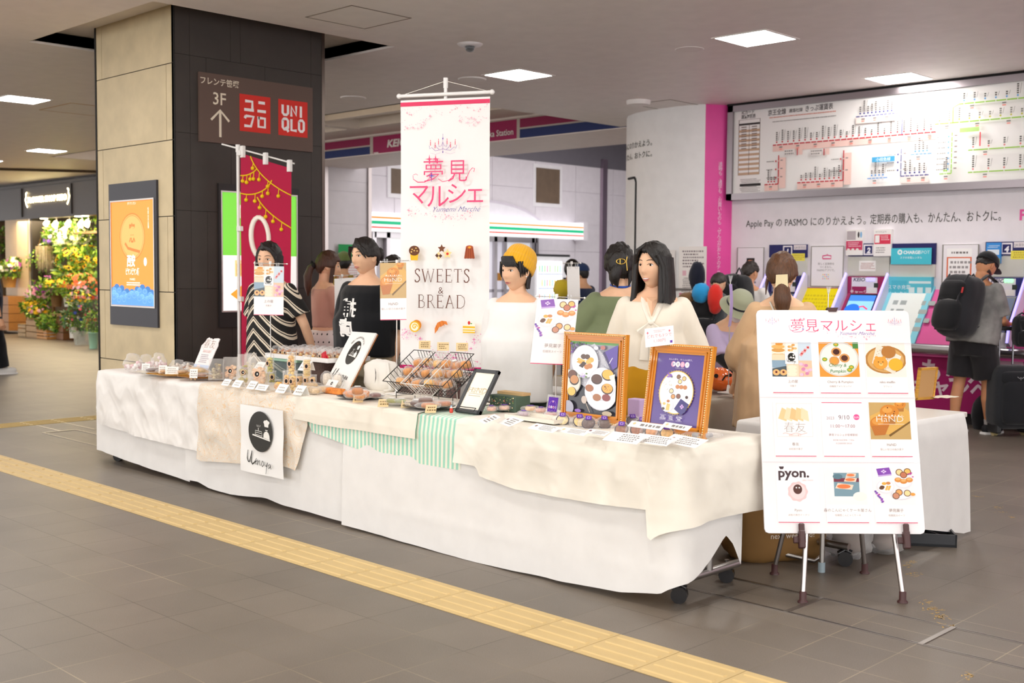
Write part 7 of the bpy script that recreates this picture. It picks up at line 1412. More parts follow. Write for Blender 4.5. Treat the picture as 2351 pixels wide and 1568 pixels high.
# ---------------- tall banner ----------------
DP = (V((-5.42, 4.95, 1.5))-CO).dot(Fv); a, c1 = ad(920, 222, DP+.10), ad(1129, 212, DP-.10); a_, c_ = ad(922, 233, DP+.10), ad(1127, 221, DP-.10); bb_ = ad(934, 856, DP+.10)
pb = (a+c1)/2; t = thing('banner_stand', 'tall white hanging banner reading SWEETS & BREAD on a white pole', 'banner', (pb.x, pb.y, 0)); O = T(-pb.x, -pb.y, 0)
hv = (c_-a_); hv.z = 0; hv.normalize(); w_ = (c_-a_).length; nrm = hv.cross(V((0, 0, 1)))
zt_, zb_ = (a_.z+c_.z)/2, (bb_.z+ad(1125, 852, DP-.10).z)/2; h_ = zt_-zb_; o_ = (a_+c_)/2-hv*w_/2; o_.z = zb_; M = O @ frame(o_+nrm*.012, hv, (0, 0, 1)) @ Matrix.Shear('XY', 4, (0, 0)) 
b = B(M, 'print', 'f7f5f3'); b.grid(lambda u, v: (u*w_, v*h_, .004*sin(v*7+u*2)), 6, 24); b.obj('cloth', t)
b = B(O, 'plastic', 'f6f4f2'); zz = (a.z+c1.z)/2; e0, e1 = o_-hv*.012, o_+hv*(w_+.012); e0.z = e1.z = zz; b.tube([e0+nrm*.012, e1+nrm*.012], .012, 12)
for e in (e0, e1): b.sph(e+nrm*.012, .017, 10, 8)
b.tube([V((pb.x, pb.y, .02)), V((pb.x, pb.y, zz+.07))], .011, 12); b.tube([V((pb.x, pb.y, zz+.04)), V((pb.x, pb.y, zz+.105))], .015, 12); e2, e3 = e0.copy(), e1.copy(); e2.z = e3.z = zb_; b.tube([e2+nrm*.012, e3+nrm*.012], .010, 10); b.obj('pole', t)
b = B(O, 'metal', 'efeae4'); k_ = V((pb.x, pb.y, zz+.085)); b.tube([e0+nrm*.012, k_, e1+nrm*.012], .0022, 5); b.obj('cord', t)
b = B(O, 'plastic', 'e9e7e4'); b.cyl(pb.x, pb.y, 0, .06, .19, .17, 28); b.obj('base', t)
b = B(M, 'print'); b.L = .0055; b.rect(0, h_-.04, w_, .026, 'e8406a'); b.rect(0, .0, w_, .03, 'e0207a')
swirl(b, [(w_*.02, h_-.055), (w_*.13, h_-.09), (w_*.25, h_-.055)], .006, 26, 3); swirl(b, [(w_*.3, h_-.055), (w_*.5, h_-.1), (w_*.68, h_-.05)], .006, 34, 4); swirl(b, [(w_*.74, h_-.055), (w_*.87, h_-.085), (w_*.98, h_-.055)], .006, 26, 5)
swirl(b, [(w_*.02, h_-.16), (w_*.2, h_-.17), (w_*.35, h_-.12)], .01, 44, 6, ('f6c4d2', 'f3a8bd')); swirl(b, [(w_*.65, h_-.12), (w_*.82, h_-.16), (w_*.98, h_-.13)], .01, 44, 7, ('f6c4d2', 'f3a8bd'))
swirl(b, [(w_*.02, .22), (w_*.15, .24), (w_*.4, .12), (w_*.55, .08), (w_*.7, .1), (w_*.85, .2), (w_*.98, .24)], .012, 150, 8, ('e85aa8', 'f3a8cf', 'f0c0dc')); swirl(b, [(w_*.4, .07), (w_*.6, .09), (w_*.95, .06)], .008, 40, 9, ('e02a8a', 'e85aa8'))
def py2(y): return h_*(1-(y-232)/(854-232))
chand(b, w_*.5, py2(340), .085); b.set(PK_)
b.txt('夢', w_*.395, py2(417), .15, PK_, wt=-.006, sx=.98); b.txt('見', w_*.665, py2(417), .145, wt=-.004, sx=.95); spark(b, w_*.35, py2(369), .03, PK_); spark(b, w_*.42, py2(369), .03, PK_); spark(b, w_*.375, py2(407), .025, '6a50b8'); b.line([(w_*.375, py2(405)), (w_*.375, py2(420))], .003, '6a50b8')
b.set(PK_); b.line([(w_*x, py2(y)) for x, y in ((.17, 404), (.2, 402), (.22, 405))], .003); b.line([(w_*x, py2(y)) for x, y in ((.165, 405), (.17, 414), (.22, 421), (.3, 421), (.36, 412))], [.003, .004, .006, .006, .003]); b.line([(w_*x, py2(y)) for x, y in ((.45, 414), (.5, 421), (.57, 418), (.62, 408))], .004); b.line([(w_*x, py2(y)) for x, y in ((.76, 416), (.8, 398), (.83, 391), (.855, 393), (.845, 400))], .004)
for ch, x, y, s_ in (('マ', .235, 468, .15), ('ル', .45, 476, .16), ('シ', .66, 468, .145), ('ェ', .86, 468, .15)): b.txt(ch, w_*x, py2(y), s_, wt=-.002, sx=1.0)
b.txt('Yumemi Marché', w_*.66, py2(489), .045, '5a4aa0', shear=.5, sx=1.05, wt=-.012); swirl(b, [(w_*.1, py2(488)), (w_*.25, py2(488)), (w_*.45, py2(500)), (w_*.65, py2(505)), (w_*.85, py2(492))], .009, 90, 10)
def serif(b, s, x, y, h, col):   # engraved-looking capitals: thin stems with small serifs
 b.set(col); G = {'S': (.5, [((.44, .82), (.36, .98), (.2, .99), (.08, .86), (.12, .68), (.28, .54), (.42, .38), (.44, .18), (.3, .02), (.14, .02), (.05, .18))], [(.44, .82, .44, .98), (.05, .18, .05, .02)]),
         'W': (1.05, [((.04, .98), (.28, .0)), ((.28, .0), (.5, .9)), ((.5, .9), (.74, .0)), ((.74, .0), (.98, .98))], [(-.04, .98, .14, .98), (.42, .98, .58, .98), (.88, .98, 1.04, .98)]), 'E': (.6, [((.12, .98), (.12, .02)), ((.12, .98), (.52, .98), (.52, .84)), ((.12, .52), (.42, .52)), ((.12, .02), (.54, .02), (.56, .2))], [(.02, .98, .2, .98), (.02, .02, .2, .02), (.42, .44, .42, .6)]),
         'T': (.66, [((.33, .98), (.33, .02)), ((.03, .82), (.03, .98), (.63, .98), (.63, .82))], [(.22, .02, .44, .02)]), 'B': (.62, [((.12, .98), (.12, .02)), ((.12, .98), (.36, .98), (.48, .86), (.46, .66), (.34, .54), (.12, .54)), ((.34, .54), (.54, .42), (.54, .14), (.4, .02), (.12, .02))], [(.02, .98, .2, .98), (.02, .02, .2, .02)]),
         'R': (.68, [((.12, .98), (.12, .02)), ((.12, .98), (.38, .98), (.5, .86), (.48, .62), (.34, .5), (.12, .5)), ((.32, .5), (.64, .02))], [(.02, .98, .2, .98), (.02, .02, .24, .02), (.58, .02, .72, .02)]), 'A': (.76, [((.08, .02), (.36, .98)), ((.36, .98), (.66, .02)), ((.18, .36), (.54, .36))], [(0, .02, .18, .02), (.56, .02, .76, .02)]), 'D': (.78, [((.12, .98), (.12, .02)), ((.12, .98), (.4, .98), (.64, .8), (.7, .5), (.64, .2), (.4, .02), (.12, .02))], [(.02, .98, .2, .98), (.02, .02, .2, .02)])}
 W_ = sum(G[c][0]+.12 for c in s)-.12; X = x-W_*h/2
 for c in s:
  g = G[c]
  for i, st_ in enumerate(g[1]): b.line([(X+u*h, y+v*h) for u, v in st_], h*(.085 if (i == 0 or c in 'S') else .045))
  for a0, a1, a2, a3 in g[2]: b.line([(X+a0*h, y+a1*h), (X+a2*h, y+a3*h)], h*.03)
  X += (g[0]+.12)*h
serif(b, 'SWEETS', w_*.5, py2(650), .085, '6e4436'); b.txt('&', w_*.49, py2(676), .06, '6e4436', wt=-.01); serif(b, 'BREAD', w_*.5, py2(709), .085, '6e4436')
# six little sweets
x, y = w_*.19, py2(582); b.poly([(x-.03, y), (x+.03, y), (x+.024, y-.05), (x-.024, y-.05)], 'f2bd2c'); b.ell(x, y+.012, .038, .032, '6a3f28', 18); [b.ell(x+dx, y+dy, .006, .005, 'e8c070', 6) for dx, dy in ((-.015, .02), (.012, .028), (.02, .01), (-.02, .004), (0, .012))]
x, y = w_*.5, py2(583); b.poly([(x+.0+.028*(1 if k % 2 == 0 else .5)*cos(pi/2+k*pi/5), y+.028+.028*(1 if k % 2 == 0 else .5)*sin(pi/2+k*pi/5)) for k in range(10)], '7a4a30'); b.poly([(x+.04+.032*(1 if k % 2 == 0 else .55)*cos(pi/2+k*pi/5), y-.005+.032*(1 if k % 2 == 0 else .55)*sin(pi/2+k*pi/5)) for k in range(10)], 'f6dc9a'); b.ell(x+.04, y-.005, .009, .009, 'd83a2a', 10); b.poly([(x-.045, y-.015), (x-.02, y+.008), (x+.005, y-.018), (x-.02, y-.045)], 'f0d49a'); b.poly([(x-.045, y-.015), (x-.032, y-.003), (x-.02, y-.018), (x-.032, y-.03)], '5a3626'); b.poly([(x-.02, y-.018), (x-.008, y-.006), (x+.005, y-.018), (x-.008, y-.032)], '5a3626')
x, y = w_*.81, py2(581); b.poly([(x-.024, y+.035), (x+.024, y+.035), (x+.036, y-.04), (x-.036, y-.04)], 'a8502c'); [b.line([(x+.0125*k, y+.03), (x+.018*k, y-.042)], .004, '8a3c20') for k in (-1.5, -.5, .5, 1.5)]; b.ell(x, y+.033, .024, .01, 'b85a34', 14); b.ell(x, y+.03, .01, .007, 'f0a030', 10)
x, y = w_*.2, py2(752); b.ell(x+.012, y+.008, .034, .034, 'e08a30', 18); b.ell(x-.002, y-.002, .036, .036, 'f2c028', 20); b.ell(x-.002, y-.002, .027, .027, 'fdf6e0', 18); b.line([(x-.002+.02*(1-k/12)*cos(k*.8), y-.002+.02*(1-k/12)*sin(k*.8)) for k in range(11)], .007, 'f2c028')
x, y = w_*.5, py2(752); b.poly([(x+u*.045, y+v*.045) for u, v in ((-1, -1), (-1, -.2), (-.6, .6), (.1, .9), (.8, .8), (1, .3), (.5, .4), (.1, .1), (-.3, 0), (-.6, -.5))], 'ee8a3c'); [b.line([(x+u*.045, y+v*.045), (x+(u+.25)*.045, y+(v-.7)*.045)], .004, 'd9702a') for u, v in ((-.8, .2), (-.3, .7), (.2, .85))]
x, y = w_*.81, py2(752); b.poly([(x-.042, y+.01), (x+.04, y+.024), (x+.04, y-.035), (x-.042, y-.035)], 'f4c22c'); b.rect(x-.042, y-.012, .082, .008, 'fdf6e0'); b.rect(x-.042, y-.026, .082, .006, 'fdf6e0'); b.poly([(x-.044, y+.01), (x+.01, y+.03), (x+.04, y+.024), (x+.042, y+.008)], 'fdf6e6'); b.ell(x, y+.03, .009, .012, 'd8342a', 10); b.ell(x+.015, y+.026, .007, .004, '6aa84a', 6)
b.obj('print', t)
# ---------------- red pole flag ----------------
yp = 5.12; p0 = ay(546, 335, yp); t = thing('pole_flag', 'tall crimson pole flag with yellow bunting drawings in front of the black pillar', 'flag', (p0.x, yp, 0)); O = T(-p0.x, -yp, 0)
# direction of the cross arm from the picture: runs away to the right and back
pr0 = ay(676, 372, yp+.26); hv = V((pr0.x-p0.x, pr0.y-yp, 0)); zt_ = p0.z; Lh = hv.length; hv.normalize(); slope = (ay(676, 370, yp+.26).z-zt_)
b = B(O, 'plastic', 'f1efec'); b.tube([(p0.x, yp, .03), (p0.x, yp, zt_)], .0125, 12); b.tube([(p0.x, yp, zt_-.05), (p0.x, yp, zt_+.01)], .018, 12); a_ = V((p0.x, yp, zt_-.02))-hv*.14-V((0, 0, slope*.14/Lh)); e_ = V((p0.x, yp, zt_-.02))+hv*Lh+V((0, 0, slope)); b.tube([a_, e_], .007, 10); b.obj('pole', t)
b = B(O, 'plastic', 'e4e2de'); b.cyl(p0.x, yp, 0, .09, .17, .15, 24); b.obj('base', t)
zb_ = .55; FH = zt_-zb_; r = random.Random(3)
def flagp(u, v):   # v=0 top
 q = V((p0.x, yp, zt_-.06))+hv*(.03+u*(Lh-.05)*(1-.03*v)); q.z += slope*u*(1-v*.3)-v*(FH-.06); n = V((hv.y, -hv.x, 0)); return q+n*(.014+.012*sin(v*9+u*3)*v+.01*sin(u*6+v*4)*v)
b = B(O, 'flag', 'd5124e'); b.grid(lambda u, v: flagp(u, v), 16, 60)
b.obj('flag_cloth', t)
def fl2(pts, w, col):
 n_ = V((hv.y, -hv.x, 0)); L1 = [];
 for i, (u, v) in enumerate(pts): L1.append(flagp(u, v)+n_*.003)
 b.set(col); b.tube(L1, w, 4, flat=1)
b = B(O, 'print', 'f0c818')
def bez(p, n=14):
 out = []
 for i in range(n+1):
  t_ = i/n; q = [V(x) for x in p]
  while len(q) > 1: q = [q[k]*(1-t_)+q[k+1]*t_ for k in range(len(q)-1)]
  out.append((q[0].x, q[0].y))
 return out
for crv in (((.2, .0), (.3, .06), (.6, .10), (1, .115)), ((0, .095), (.2, .085), (.33, .045)), ((0, .17), (.3, .17), (.55, .12), (.62, .075)), ((.33, .165), (.45, .21), (.7, .235), (1, .255))):
 pt = bez(crv); fl2(pt, .006, 'f0c818')
 for k in range(2, 14, 3):
  u, v = pt[k]; l = .018+.008*(k % 2); fl2([(u, v), (u-.01, v+l)], .004, 'f0c818'); q = flagp(u-.01, min(.99, v+l+.006)); b.sph(q+V((hv.y, -hv.x, 0))*.004, .016, 8, 6)
def letter(pl, w, col='fdf6ea'): fl2(pl, w, col)
cx = .38; letter([(cx+.17*cos(a), .335+.085*sin(a)) for a in [2*pi*i/24 for i in range(25)]], .022)
for base, g in ((.5, [((.3, -.06), (.3, .08)), ((.3, -.06), (.55, -.06), (.6, -.02), (.5, .01), (.3, .01))]), (.68, [((.6, -.06), (.3, -.06), (.3, .08), (.6, .08)), ((.3, .01), (.5, .01))]), (.86, [((.3, .08), (.3, -.06), (.6, .08), (.6, -.06))])):
 for s_ in g: letter([(u, base+v) for u, v in s_], .02)
b.obj('print', t)
b = B(O, 'plastic', 'f4f2ef')
for v in (.0, .32, .62, .92): q = flagp(0, v); b.box(q.x-.035, q.y-.02, q.z-.02, q.x+.02, q.y+.012, q.z+.02, .003)
for u in (.05, .5, .97): q = flagp(u, 0); b.box(q.x-.02, q.y-.018, q.z-.03, q.x+.02, q.y+.012, q.z+.065, .003)
b.obj('loops', t)
# ================= people =================
def remesh(b, vox, smooth=2, disp=0, dsc=8, seed=0, zr=None):
 me = bpy.data.meshes.new('tmp'); me.from_pydata([tuple(p) for p in b.v], [], b.f); o = bpy.data.objects.new('tmp', me); COL.objects.link(o)
 md = o.modifiers.new('r', 'REMESH'); md.mode = 'VOXEL'; md.voxel_size = vox; sm = o.modifiers.new('s', 'SMOOTH'); sm.iterations = smooth; sm.factor = .6
 dg = bpy.context.evaluated_depsgraph_get(); ev = o.evaluated_get(dg); m2 = ev.to_mesh()
 vs = [v.co.copy() for v in m2.vertices]; fs = [tuple(p.vertices) for p in m2.polygons]
 if disp:
  for i, v in enumerate(m2.vertices):
   n = v.normal; q = vs[i]; a = noise.noise(V((q.x*dsc+seed, q.y*dsc, q.z*dsc*.7)))+.5*noise.noise(V((q.x*dsc*2.4, q.y*dsc*2.4+seed, q.z*dsc*1.3))); k = 1 if zr is None else max(0, min(1, (zr-q.z)/.25)); vs[i] = q+n*a*disp*(.3+.7*k)
 ev.to_mesh_clear(); bpy.data.objects.remove(o); bpy.data.meshes.remove(me); return vs, fs
def oval(z, rx, ry, y0=0, n=20, x0=0, p=2.4):
 out = []
 for j in range(n):
  a = 2*pi*j/n; c_, s_ = cos(a), sin(a); out.append(V((x0+rx*math.copysign(abs(c_)**(2/p), c_), y0+ry*math.copysign(abs(s_)**(2/p), s_), z)))
 return out
TF = [(.78, .15, .10, -.01), (.84, .168, .115, -.015), (.90, .165, .112, -.012), (.96, .145, .10, -.005), (1.02, .125, .092, 0), (1.08, .128, .095, .0), (1.14, .138, .106, .005), (1.20, .148, .11, .008), (1.26, .155, .098, 0), (1.31, .15, .08, -.008), (1.345, .105, .065, -.012), (1.37, .06, .055, -.012)]
TM = [(.78, .15, .105, -.01), (.86, .165, .115, -.01), (.94, .155, .108, 0), (1.02, .15, .105, 0), (1.10, .158, .11, 0), (1.18, .17, .115, .004), (1.26, .18, .105, 0), (1.31, .17, .085, -.01), (1.345, .12, .068, -.012), (1.37, .065, .058, -.012)]
def headpt(d):
 t = max(0, -d.z); x = d.x*.076*(1-.36*t**1.4); y = d.y*.094; z = d.z*.116
 if d.y < 0: y *= 1-.45*t*t
 else: y *= 1-.10*t
 if d.y > 0:
  f = min(1, d.y*1.6); g = lambda a, s_: exp(-(a/s_)**2)
  nz = max(0, min(1, (.022-z)/.05))*(1/(1+exp((-.042-z)/.0025))); ax_ = abs(x)
  y += f*(.021*g(x, .0105+.004*nz)*nz+.0065*g(x, .024)*g(z+.066, .012)+.003*g(x, .03)*g(z+.055, .004)-.0075*g(ax_-.031, .016)*g(z-.006, .012)+.004*g(ax_-.03, .02)*g(z-.028, .008)+.004*g(ax_-.043, .018)*g(z+.03, .02)+.009*g(x, .022)*g(z+.105, .02)-.003*g(x, .03)*g(z+.083, .006))
 return V((x, y, z))
def dirs(nu, nv):
 R = []
 for i in range(nv+1):
  t_ = pi*i/nv; t_ = max(.01, min(pi-.01, t_)); R.append([V((sin(t_)*sin(2*pi*j/nu), sin(t_)*cos(2*pi*j/nu), cos(t_))) for j in range(nu)])
 return R
def make_head(b, face, skin, hairc, mouth='calm', hm=1., lids=True, detail=True):
 """adds the head to the body mesh b (current matrix = head frame) and returns eye/lip meshes data"""
 b.set(skin, 'skin'); R = dirs(56, 44); P_ = [[headpt(d) for d in row] for row in R]; b.rings([row[::-1] for row in P_])
 for sg in (-1, 1): b.push(T(sg*.074, -.008, -.002) @ RZ(sg*.35)); b.sph((0, 0, 0), (.009, .021, .031), 12, 10); b.pop()
 vs = [p for row in P_ for p in row]; n = 56; fs = [(i*n+j, i*n+(j+1) % n, (i+1)*n+(j+1) % n, (i+1)*n+j) for i in range(44) for j in range(n)]
 bv = BVHTree.FromPolygons(vs, fs)
 def y(x, z): h_ = bv.ray_cast(V((x, .3, z)), V((0, -1, 0))); return h_[0].y if h_[0] else .08
 if not face: return y
 return y
def face_parts(t, MH, y, hairc, mouth, iris='2a1a14'):
 b = B(MH, 'gloss', 'f3efec')
 for sg in (-1, 1):
  x = sg*.031; yy = y(x, .005); b.set('f1ece9', 'gloss'); b.push(T(x, yy-.0055, .005) @ RZ(-sg*.12)); b.sph((0, 0, 0), (.0135, .0085, .0058), 14, 9); b.pop()
  b.set(iris, 'matte'); b.sph((x, yy+.0006, .0052), (.0064, .0036, .0056), 12, 8)
 b.obj('eye', t)
 b = B(MH, 'hair', hairc)
 for sg in (-1, 1):
  b.tube([(sg*.031+dx, y(sg*.031+dx, .005)+.0012, .005+dz) for dx, dz in ((-.014, .0005), (-.008, .0055), (0, .0075), (.008, .0058), (.0145, .0008))], [.0007, .0013, .0015, .0013, .0008], 5)
  b.tube([(sg*(.031+dx), y(sg*(.031+dx), .030)+.0006, .0285+dz) for dx, dz in ((-.018, -.001), (-.006, .003), (.008, .0035), (.019, -.001))], [.0014, .0022, .002, .0008], 5)
 b.obj('eyelash', t)
 b = B(MH, 'skin', 'c9807a')
 sm = .0045 if mouth == 'smile' else 0
 def lp(k, w): return [(x, y(x, -.066)+k, -.066+w*(1-(x/.024)**2)+sm*(x/.022)**2) for x in (-.022, -.013, -.005, 0, .005, .013, .022)]
 b.tube(lp(.0012, .0035), [.0008, .0022, .003, .0026, .003, .0022, .0008], 7); b.tube(lp(.0012, -.0055-sm), [.0008, .0026, .0036, .0038, .0036, .0026, .0008], 7)
 if mouth == 'smile': b.set('fbf8f4', 'gloss'); b.tube([(x, y(x, -.066)+.0018, -.0665+sm*(x/.022)**2) for x in (-.016, -.008, 0, .008, .016)], [.002, .0032, .0036, .0032, .002], 6)
 elif mouth == 'open': b.set('7a3a38', 'matte'); b.tube([(x, y(x, -.066)+.0022, -.067) for x in (-.014, 0, .014)], [.0008, .002, .0008], 6)
 b.obj('lips', t)
def hair_cap(t, MH, col, th=.012, front=.42, side=-.12, back=-.55, part=0, name='hair', lumps=.05, extra=None, side_at=.35):
 b = B(MH, 'hair', col); R = []
 for row in dirs(64, 46):
  o = []
  for d in row:
   az_ = abs(atan2(d.x-part*.0, d.y)); k = min(1, max(0, (az_-.75)/.35)); k2 = min(1, max(0, (az_-1.75)/.6)); zl = front+(side-front)*k; zl = zl+(back-zl)*k2; zl += .05*noise.noise(V((d.x*9, d.y*9, 1)))
   p = headpt(d)
   if d.y > 0: p.y = min(p.y, d.y*.094+.004)
   n_ = V((d.x*1.1, d.y, d.z*.8)).normalized(); q = (d.z-zl)/.05
   e = th*(1+.35*max(0, d.z))+lumps*.1*noise.noise(V((d.x*5, d.y*5, d.z*5))) + .0012*sin(atan2(d.x, -d.y)*38)
   o.append(p+n_*(e if q > 1 else (-.018+(e+.018)*max(0, q) if q > 0 else -.018)))
  R.append(o[::-1])
 b.rings(R)
 if extra: extra(b)
 return b.obj(name, t)
def curtain(b, a0, a1, z0, z1, rx, ry, thick=.012, flare=1., seed=0, rag=.02, y0=0, n=46):
 """hanging hair between the angles a0..a1 (0 = front, clockwise), from height z0 to z1"""
 nv = 14; R = []
 for i in range(nv+1):
  v = i/nv; row = []; 
  for side in (0, 1):
   for j in range(n+1):
    u = j/n if side == 0 else 1-j/n; a = a0+(a1-a0)*u; e = rag*noise.noise(V((a*7, seed, 0))); z = z0+(z1+e-z0)*v; w = (1+(flare-1)*v)*(1+.012*sin(a*34+seed)+.03*noise.noise(V((a*3, v*2, seed)))); th = thick if side else 0
    row.append(V((sin(a)*(rx-th)*w, cos(a)*(ry-th)*w+y0, z)))
  R.append(row)
 b.rings(R)
def hand(b, wr, dirn, palm_n, skin, curl=.5, s=1.):
 """palm and five separate bent fingers; dirn = along the fingers, palm_n = where the palm looks"""
 d = V(dirn).normalized(); n = V(palm_n); n = (n-d*n.dot(d)).normalized(); x = d.cross(n); wr = V(wr); b.set(skin, 'skin')
 b.tube([wr-d*.02*s, wr+d*.02*s, wr+d*.055*s, wr+d*.085*s], [.021*s, .027*s, .034*s, .030*s], 12, flat=.5) if abs(d.z) < .9 else b.tube([wr-d*.02*s, wr+d*.02*s, wr+d*.055*s, wr+d*.085*s], [.021*s, .026*s, .030*s, .027*s], 12)
 for k, (o, l) in enumerate(((-.027, .062), (-.009, .072), (.009, .068), (.026, .054))):
  p = wr+(d*.078+x*o)*s; q = [p]; a = .12; dd = d
  for m_ in range(3): a = curl*(.35+.35*m_); dd = (dd*cos(a)+n*sin(a)).normalized(); p = p+dd*l*s*(.45, .32, .23)[m_]; q.append(p)
  b.tube(q, [.0088*s, .0082*s, .0074*s, .0058*s], 8); b.sph(q[-1], .0058*s, 8, 6)
 p = wr+(d*.025-x*.026)*s; q = [p, p+(d*.022-x*.02+n*.006)*s, p+(d*.048-x*.026+n*.014)*s, p+(d*.068-x*.022+n*.022)*s]; b.tube(q, [.0115*s, .0105*s, .009*s, .0068*s], 8); b.sph(q[-1], .0068*s, 8, 6)
def person(label, x, y, th, h, male=False, skin='eebf9c', top=None, bottom=None, arms=None, head=(0, 0), lean=0, legs=((-.09, 0), (.09, 0)), shoe='2a2a2c', hair=None, hairc='241c1a', face=True, mouth='calm', hood=None, vox=.011, hs=1.03, neck=0):
 """top = dict(col, mat, ease, hem, sleeve (0..2 along the arm), neck), bottom = dict(kind, col, mat, hem, ease)"""
 t = thing('person', label, 'person', (x, y, 0), th-pi/2); s = h/1.60; R_ = TM if male else TF; SC = Matrix.Scale(s, 4)
 piv = V((0, 0, .86)); ML = T(*piv) @ RX(-lean) @ T(*(-piv)); sw = .180 if male else .156
 arms = arms or {}; A = {}
 for sd, sg in (('L', -1), ('R', 1)):
  a = arms.get(sd, ((.05, -.02, -.27), (.02, .04, -.24))); sh = ML @ V((sg*(sw-.006), -.01, 1.282)); el = sh+V((sg*a[0][0], a[0][1], a[0][2])); wr = el+V((sg*a[1][0], a[1][1], a[1][2])); A[sd] = (sh, el, wr)
 L = {}
 for i, (sg, lg) in enumerate(zip((-1, 1), legs)): L[sg] = (V((sg*.085, 0, .84)), V((lg[0], lg[1]*.55+.015, .46)), V((lg[0], lg[1], .075)))
 bb = B(); bb.rings([[ML @ p for p in oval(*r_)] for r_ in R_])
 nk = ML @ V((0, -.012, 1.33)); HC = ML @ V((0, .018+neck, 1.499)); bb.tube([nk, nk*.4+HC*.6+V((0, -.012, 0)), HC+V((0, -.01, -.03))], [.056, .050 if not male else .058, .052], 14)
 for sd in 'LR': sh, el, wr = A[sd]; k = 1.18 if male else 1; bb.tube([sh, sh*.5+el*.5, el, el*.6+wr*.4, wr], [.048*k, .042*k, .036*k, .034*k, .024*k], 12); bb.sph(sh, .05*k, 12, 8)
 for sg in (-1, 1): hp, kn, an = L[sg]; bb.tube([hp, hp*.5+kn*.5, kn, kn*.62+an*.38+V((0, -.015, 0)), an], [.088, .075, .052, .052, .034], 14); bb.tube([an+V((0, -.04, -.035)), an+V((0, .03, -.04)), an+V((0, .14, -.052))], [.036, .036, .024], 10)
 vs, fs = remesh(bb, vox, 3); b = B(SC, 'skin', skin); b.add(vs, fs, True)
 for sd, sg in (('L', -1), ('R', 1)):
  sh, el, wr = A[sd]; hd = arms.get(sd+'h', ((wr-el).normalized()+V((0, .1, 0)), (-sg, 0, 0), .5)); hand(b, wr, hd[0], hd[1], skin, hd[2], .95 if not male else 1.08)
 MH = SC @ T(*HC) @ RX(-lean) @ RZ(head[0]) @ RX(-head[1]) @ Matrix.Scale(hs, 4); b.M = MH; yf = make_head(b, face, skin, hairc); b.obj('body', t)
 if face: face_parts(t, MH, yf, hairc, mouth)
 out = dict(t=t, MH=MH, SC=SC, ML=ML, A=A, HC=HC, s=s, L=L)
 if bottom:
  g = B(); e = bottom.get('ease', .02); k = bottom['kind']; hem = bottom.get('hem', .5)
  if k == 'skirt': g.rings([oval(.97, .14+e*.3, .105+e*.3), oval(.9, .172+e*.5, .122+e*.5), oval(.8, .18+e, .13+e), oval((.8+hem)/2, .195+e*1.8, .15+e*1.8), oval(hem, .21+e*2.4, .17+e*2.4)])
  else:
   g.rings([oval(.70, .165+e, .115+e), oval(.82, .172+e, .122+e), oval(.90, .168+e, .118+e), oval(.98, .15+e*.5, .108+e*.5)])
   for sg in (-1, 1):
    hp, kn, an = L[sg]; e2 = hem if hem > .46 else None; endp = kn+(hp-kn)*((hem-.46)/.38) if hem > .46 else an+(kn-an)*((hem-.075)/.385); pts_ = [hp, hp*.5+kn*.5]+([kn] if hem < .46 else [])+[endp]; q = .094+e
    g.tube(pts_, [q, q*.95]+([.068+e] if hem < .46 else [])+[(.05 if hem < .46 else .078)+e*1.2], 16)
  vs, fs = remesh(g, .012, 3, bottom.get('wr', .006), 9, 3); b = B(SC, bottom.get('mat', 'cloth'), bottom['col']); b.add(vs, fs, True); b.obj(bottom.get('name', k), t)
 if top:
  g = B(); e = top.get('ease', .018); hem = top.get('hem', .88); nk_ = top.get('neck', 1.332); R2 = [r_ for r_ in R_ if hem <= r_[0] <= nk_]
  rr = [(hem-.0, R2[0][1], R2[0][2], R2[0][3])]+R2 if R2 and R2[0][0] > hem+.02 else R2
  loose = top.get('loose', 0); fl = top.get('flare', 0)
  def rg(r_):
   z, rx, ry, y0 = r_; w_ = max(0, min(1, (1.25-z)/.15)); rx = max(rx, (.155 if not male else .18)*w_*loose); ry = max(ry, .112*w_*loose); k = 0 if z > 1.25 else fl*(1.25-z); ee = e if z < 1.16 else (e*.5+.004 if z < 1.28 else .010)
   return [ML @ p for p in oval(z, rx+ee+k, ry+ee+k, y0)]
  g.rings([rg(r_) for r_ in rr]); sl = top.get('sleeve', .6)
  for sd in 'LR':
   sh, el, wr = A[sd]; sr = top.get('sr', .062)+(.008 if male else 0); s0 = .066 if male else .057; puff = top.get('puff', 0)
   if sl <= 1: en = sh+(el-sh)*sl; g.tube([sh, sh*.75+en*.25, sh*.4+en*.6, en], [s0, (s0+sr)*.5, sr+puff, sr+top.get('flarearm', .008)-puff*.6], 16)
   else: en = el+(wr-el)*(sl-1); g.tube([sh, sh*.7+el*.3, el, el*.5+en*.5, en], [s0, (s0+sr)*.5, sr-.008+puff*.7, sr-.008+puff, sr-.028+puff*.2], 16)
   g.sph(sh, s0, 12, 8)
  vs, fs = remesh(g, .011, 3, top.get('wr', .005), top.get('wf', 9), 1, 1.3); b = B(SC, top.get('mat', 'cloth'), top['col'])
  if 'cfn' in top: b.add(vs, fs, True, [lin(top['cfn'](sum((vs[i] for i in f), V())/len(f))) for f in fs])
  else: b.add(vs, fs, True)
  out['topbv'] = BVHTree.FromPolygons([V(v) for v in vs], fs); b.obj(top.get('name', 'shirt'), t)
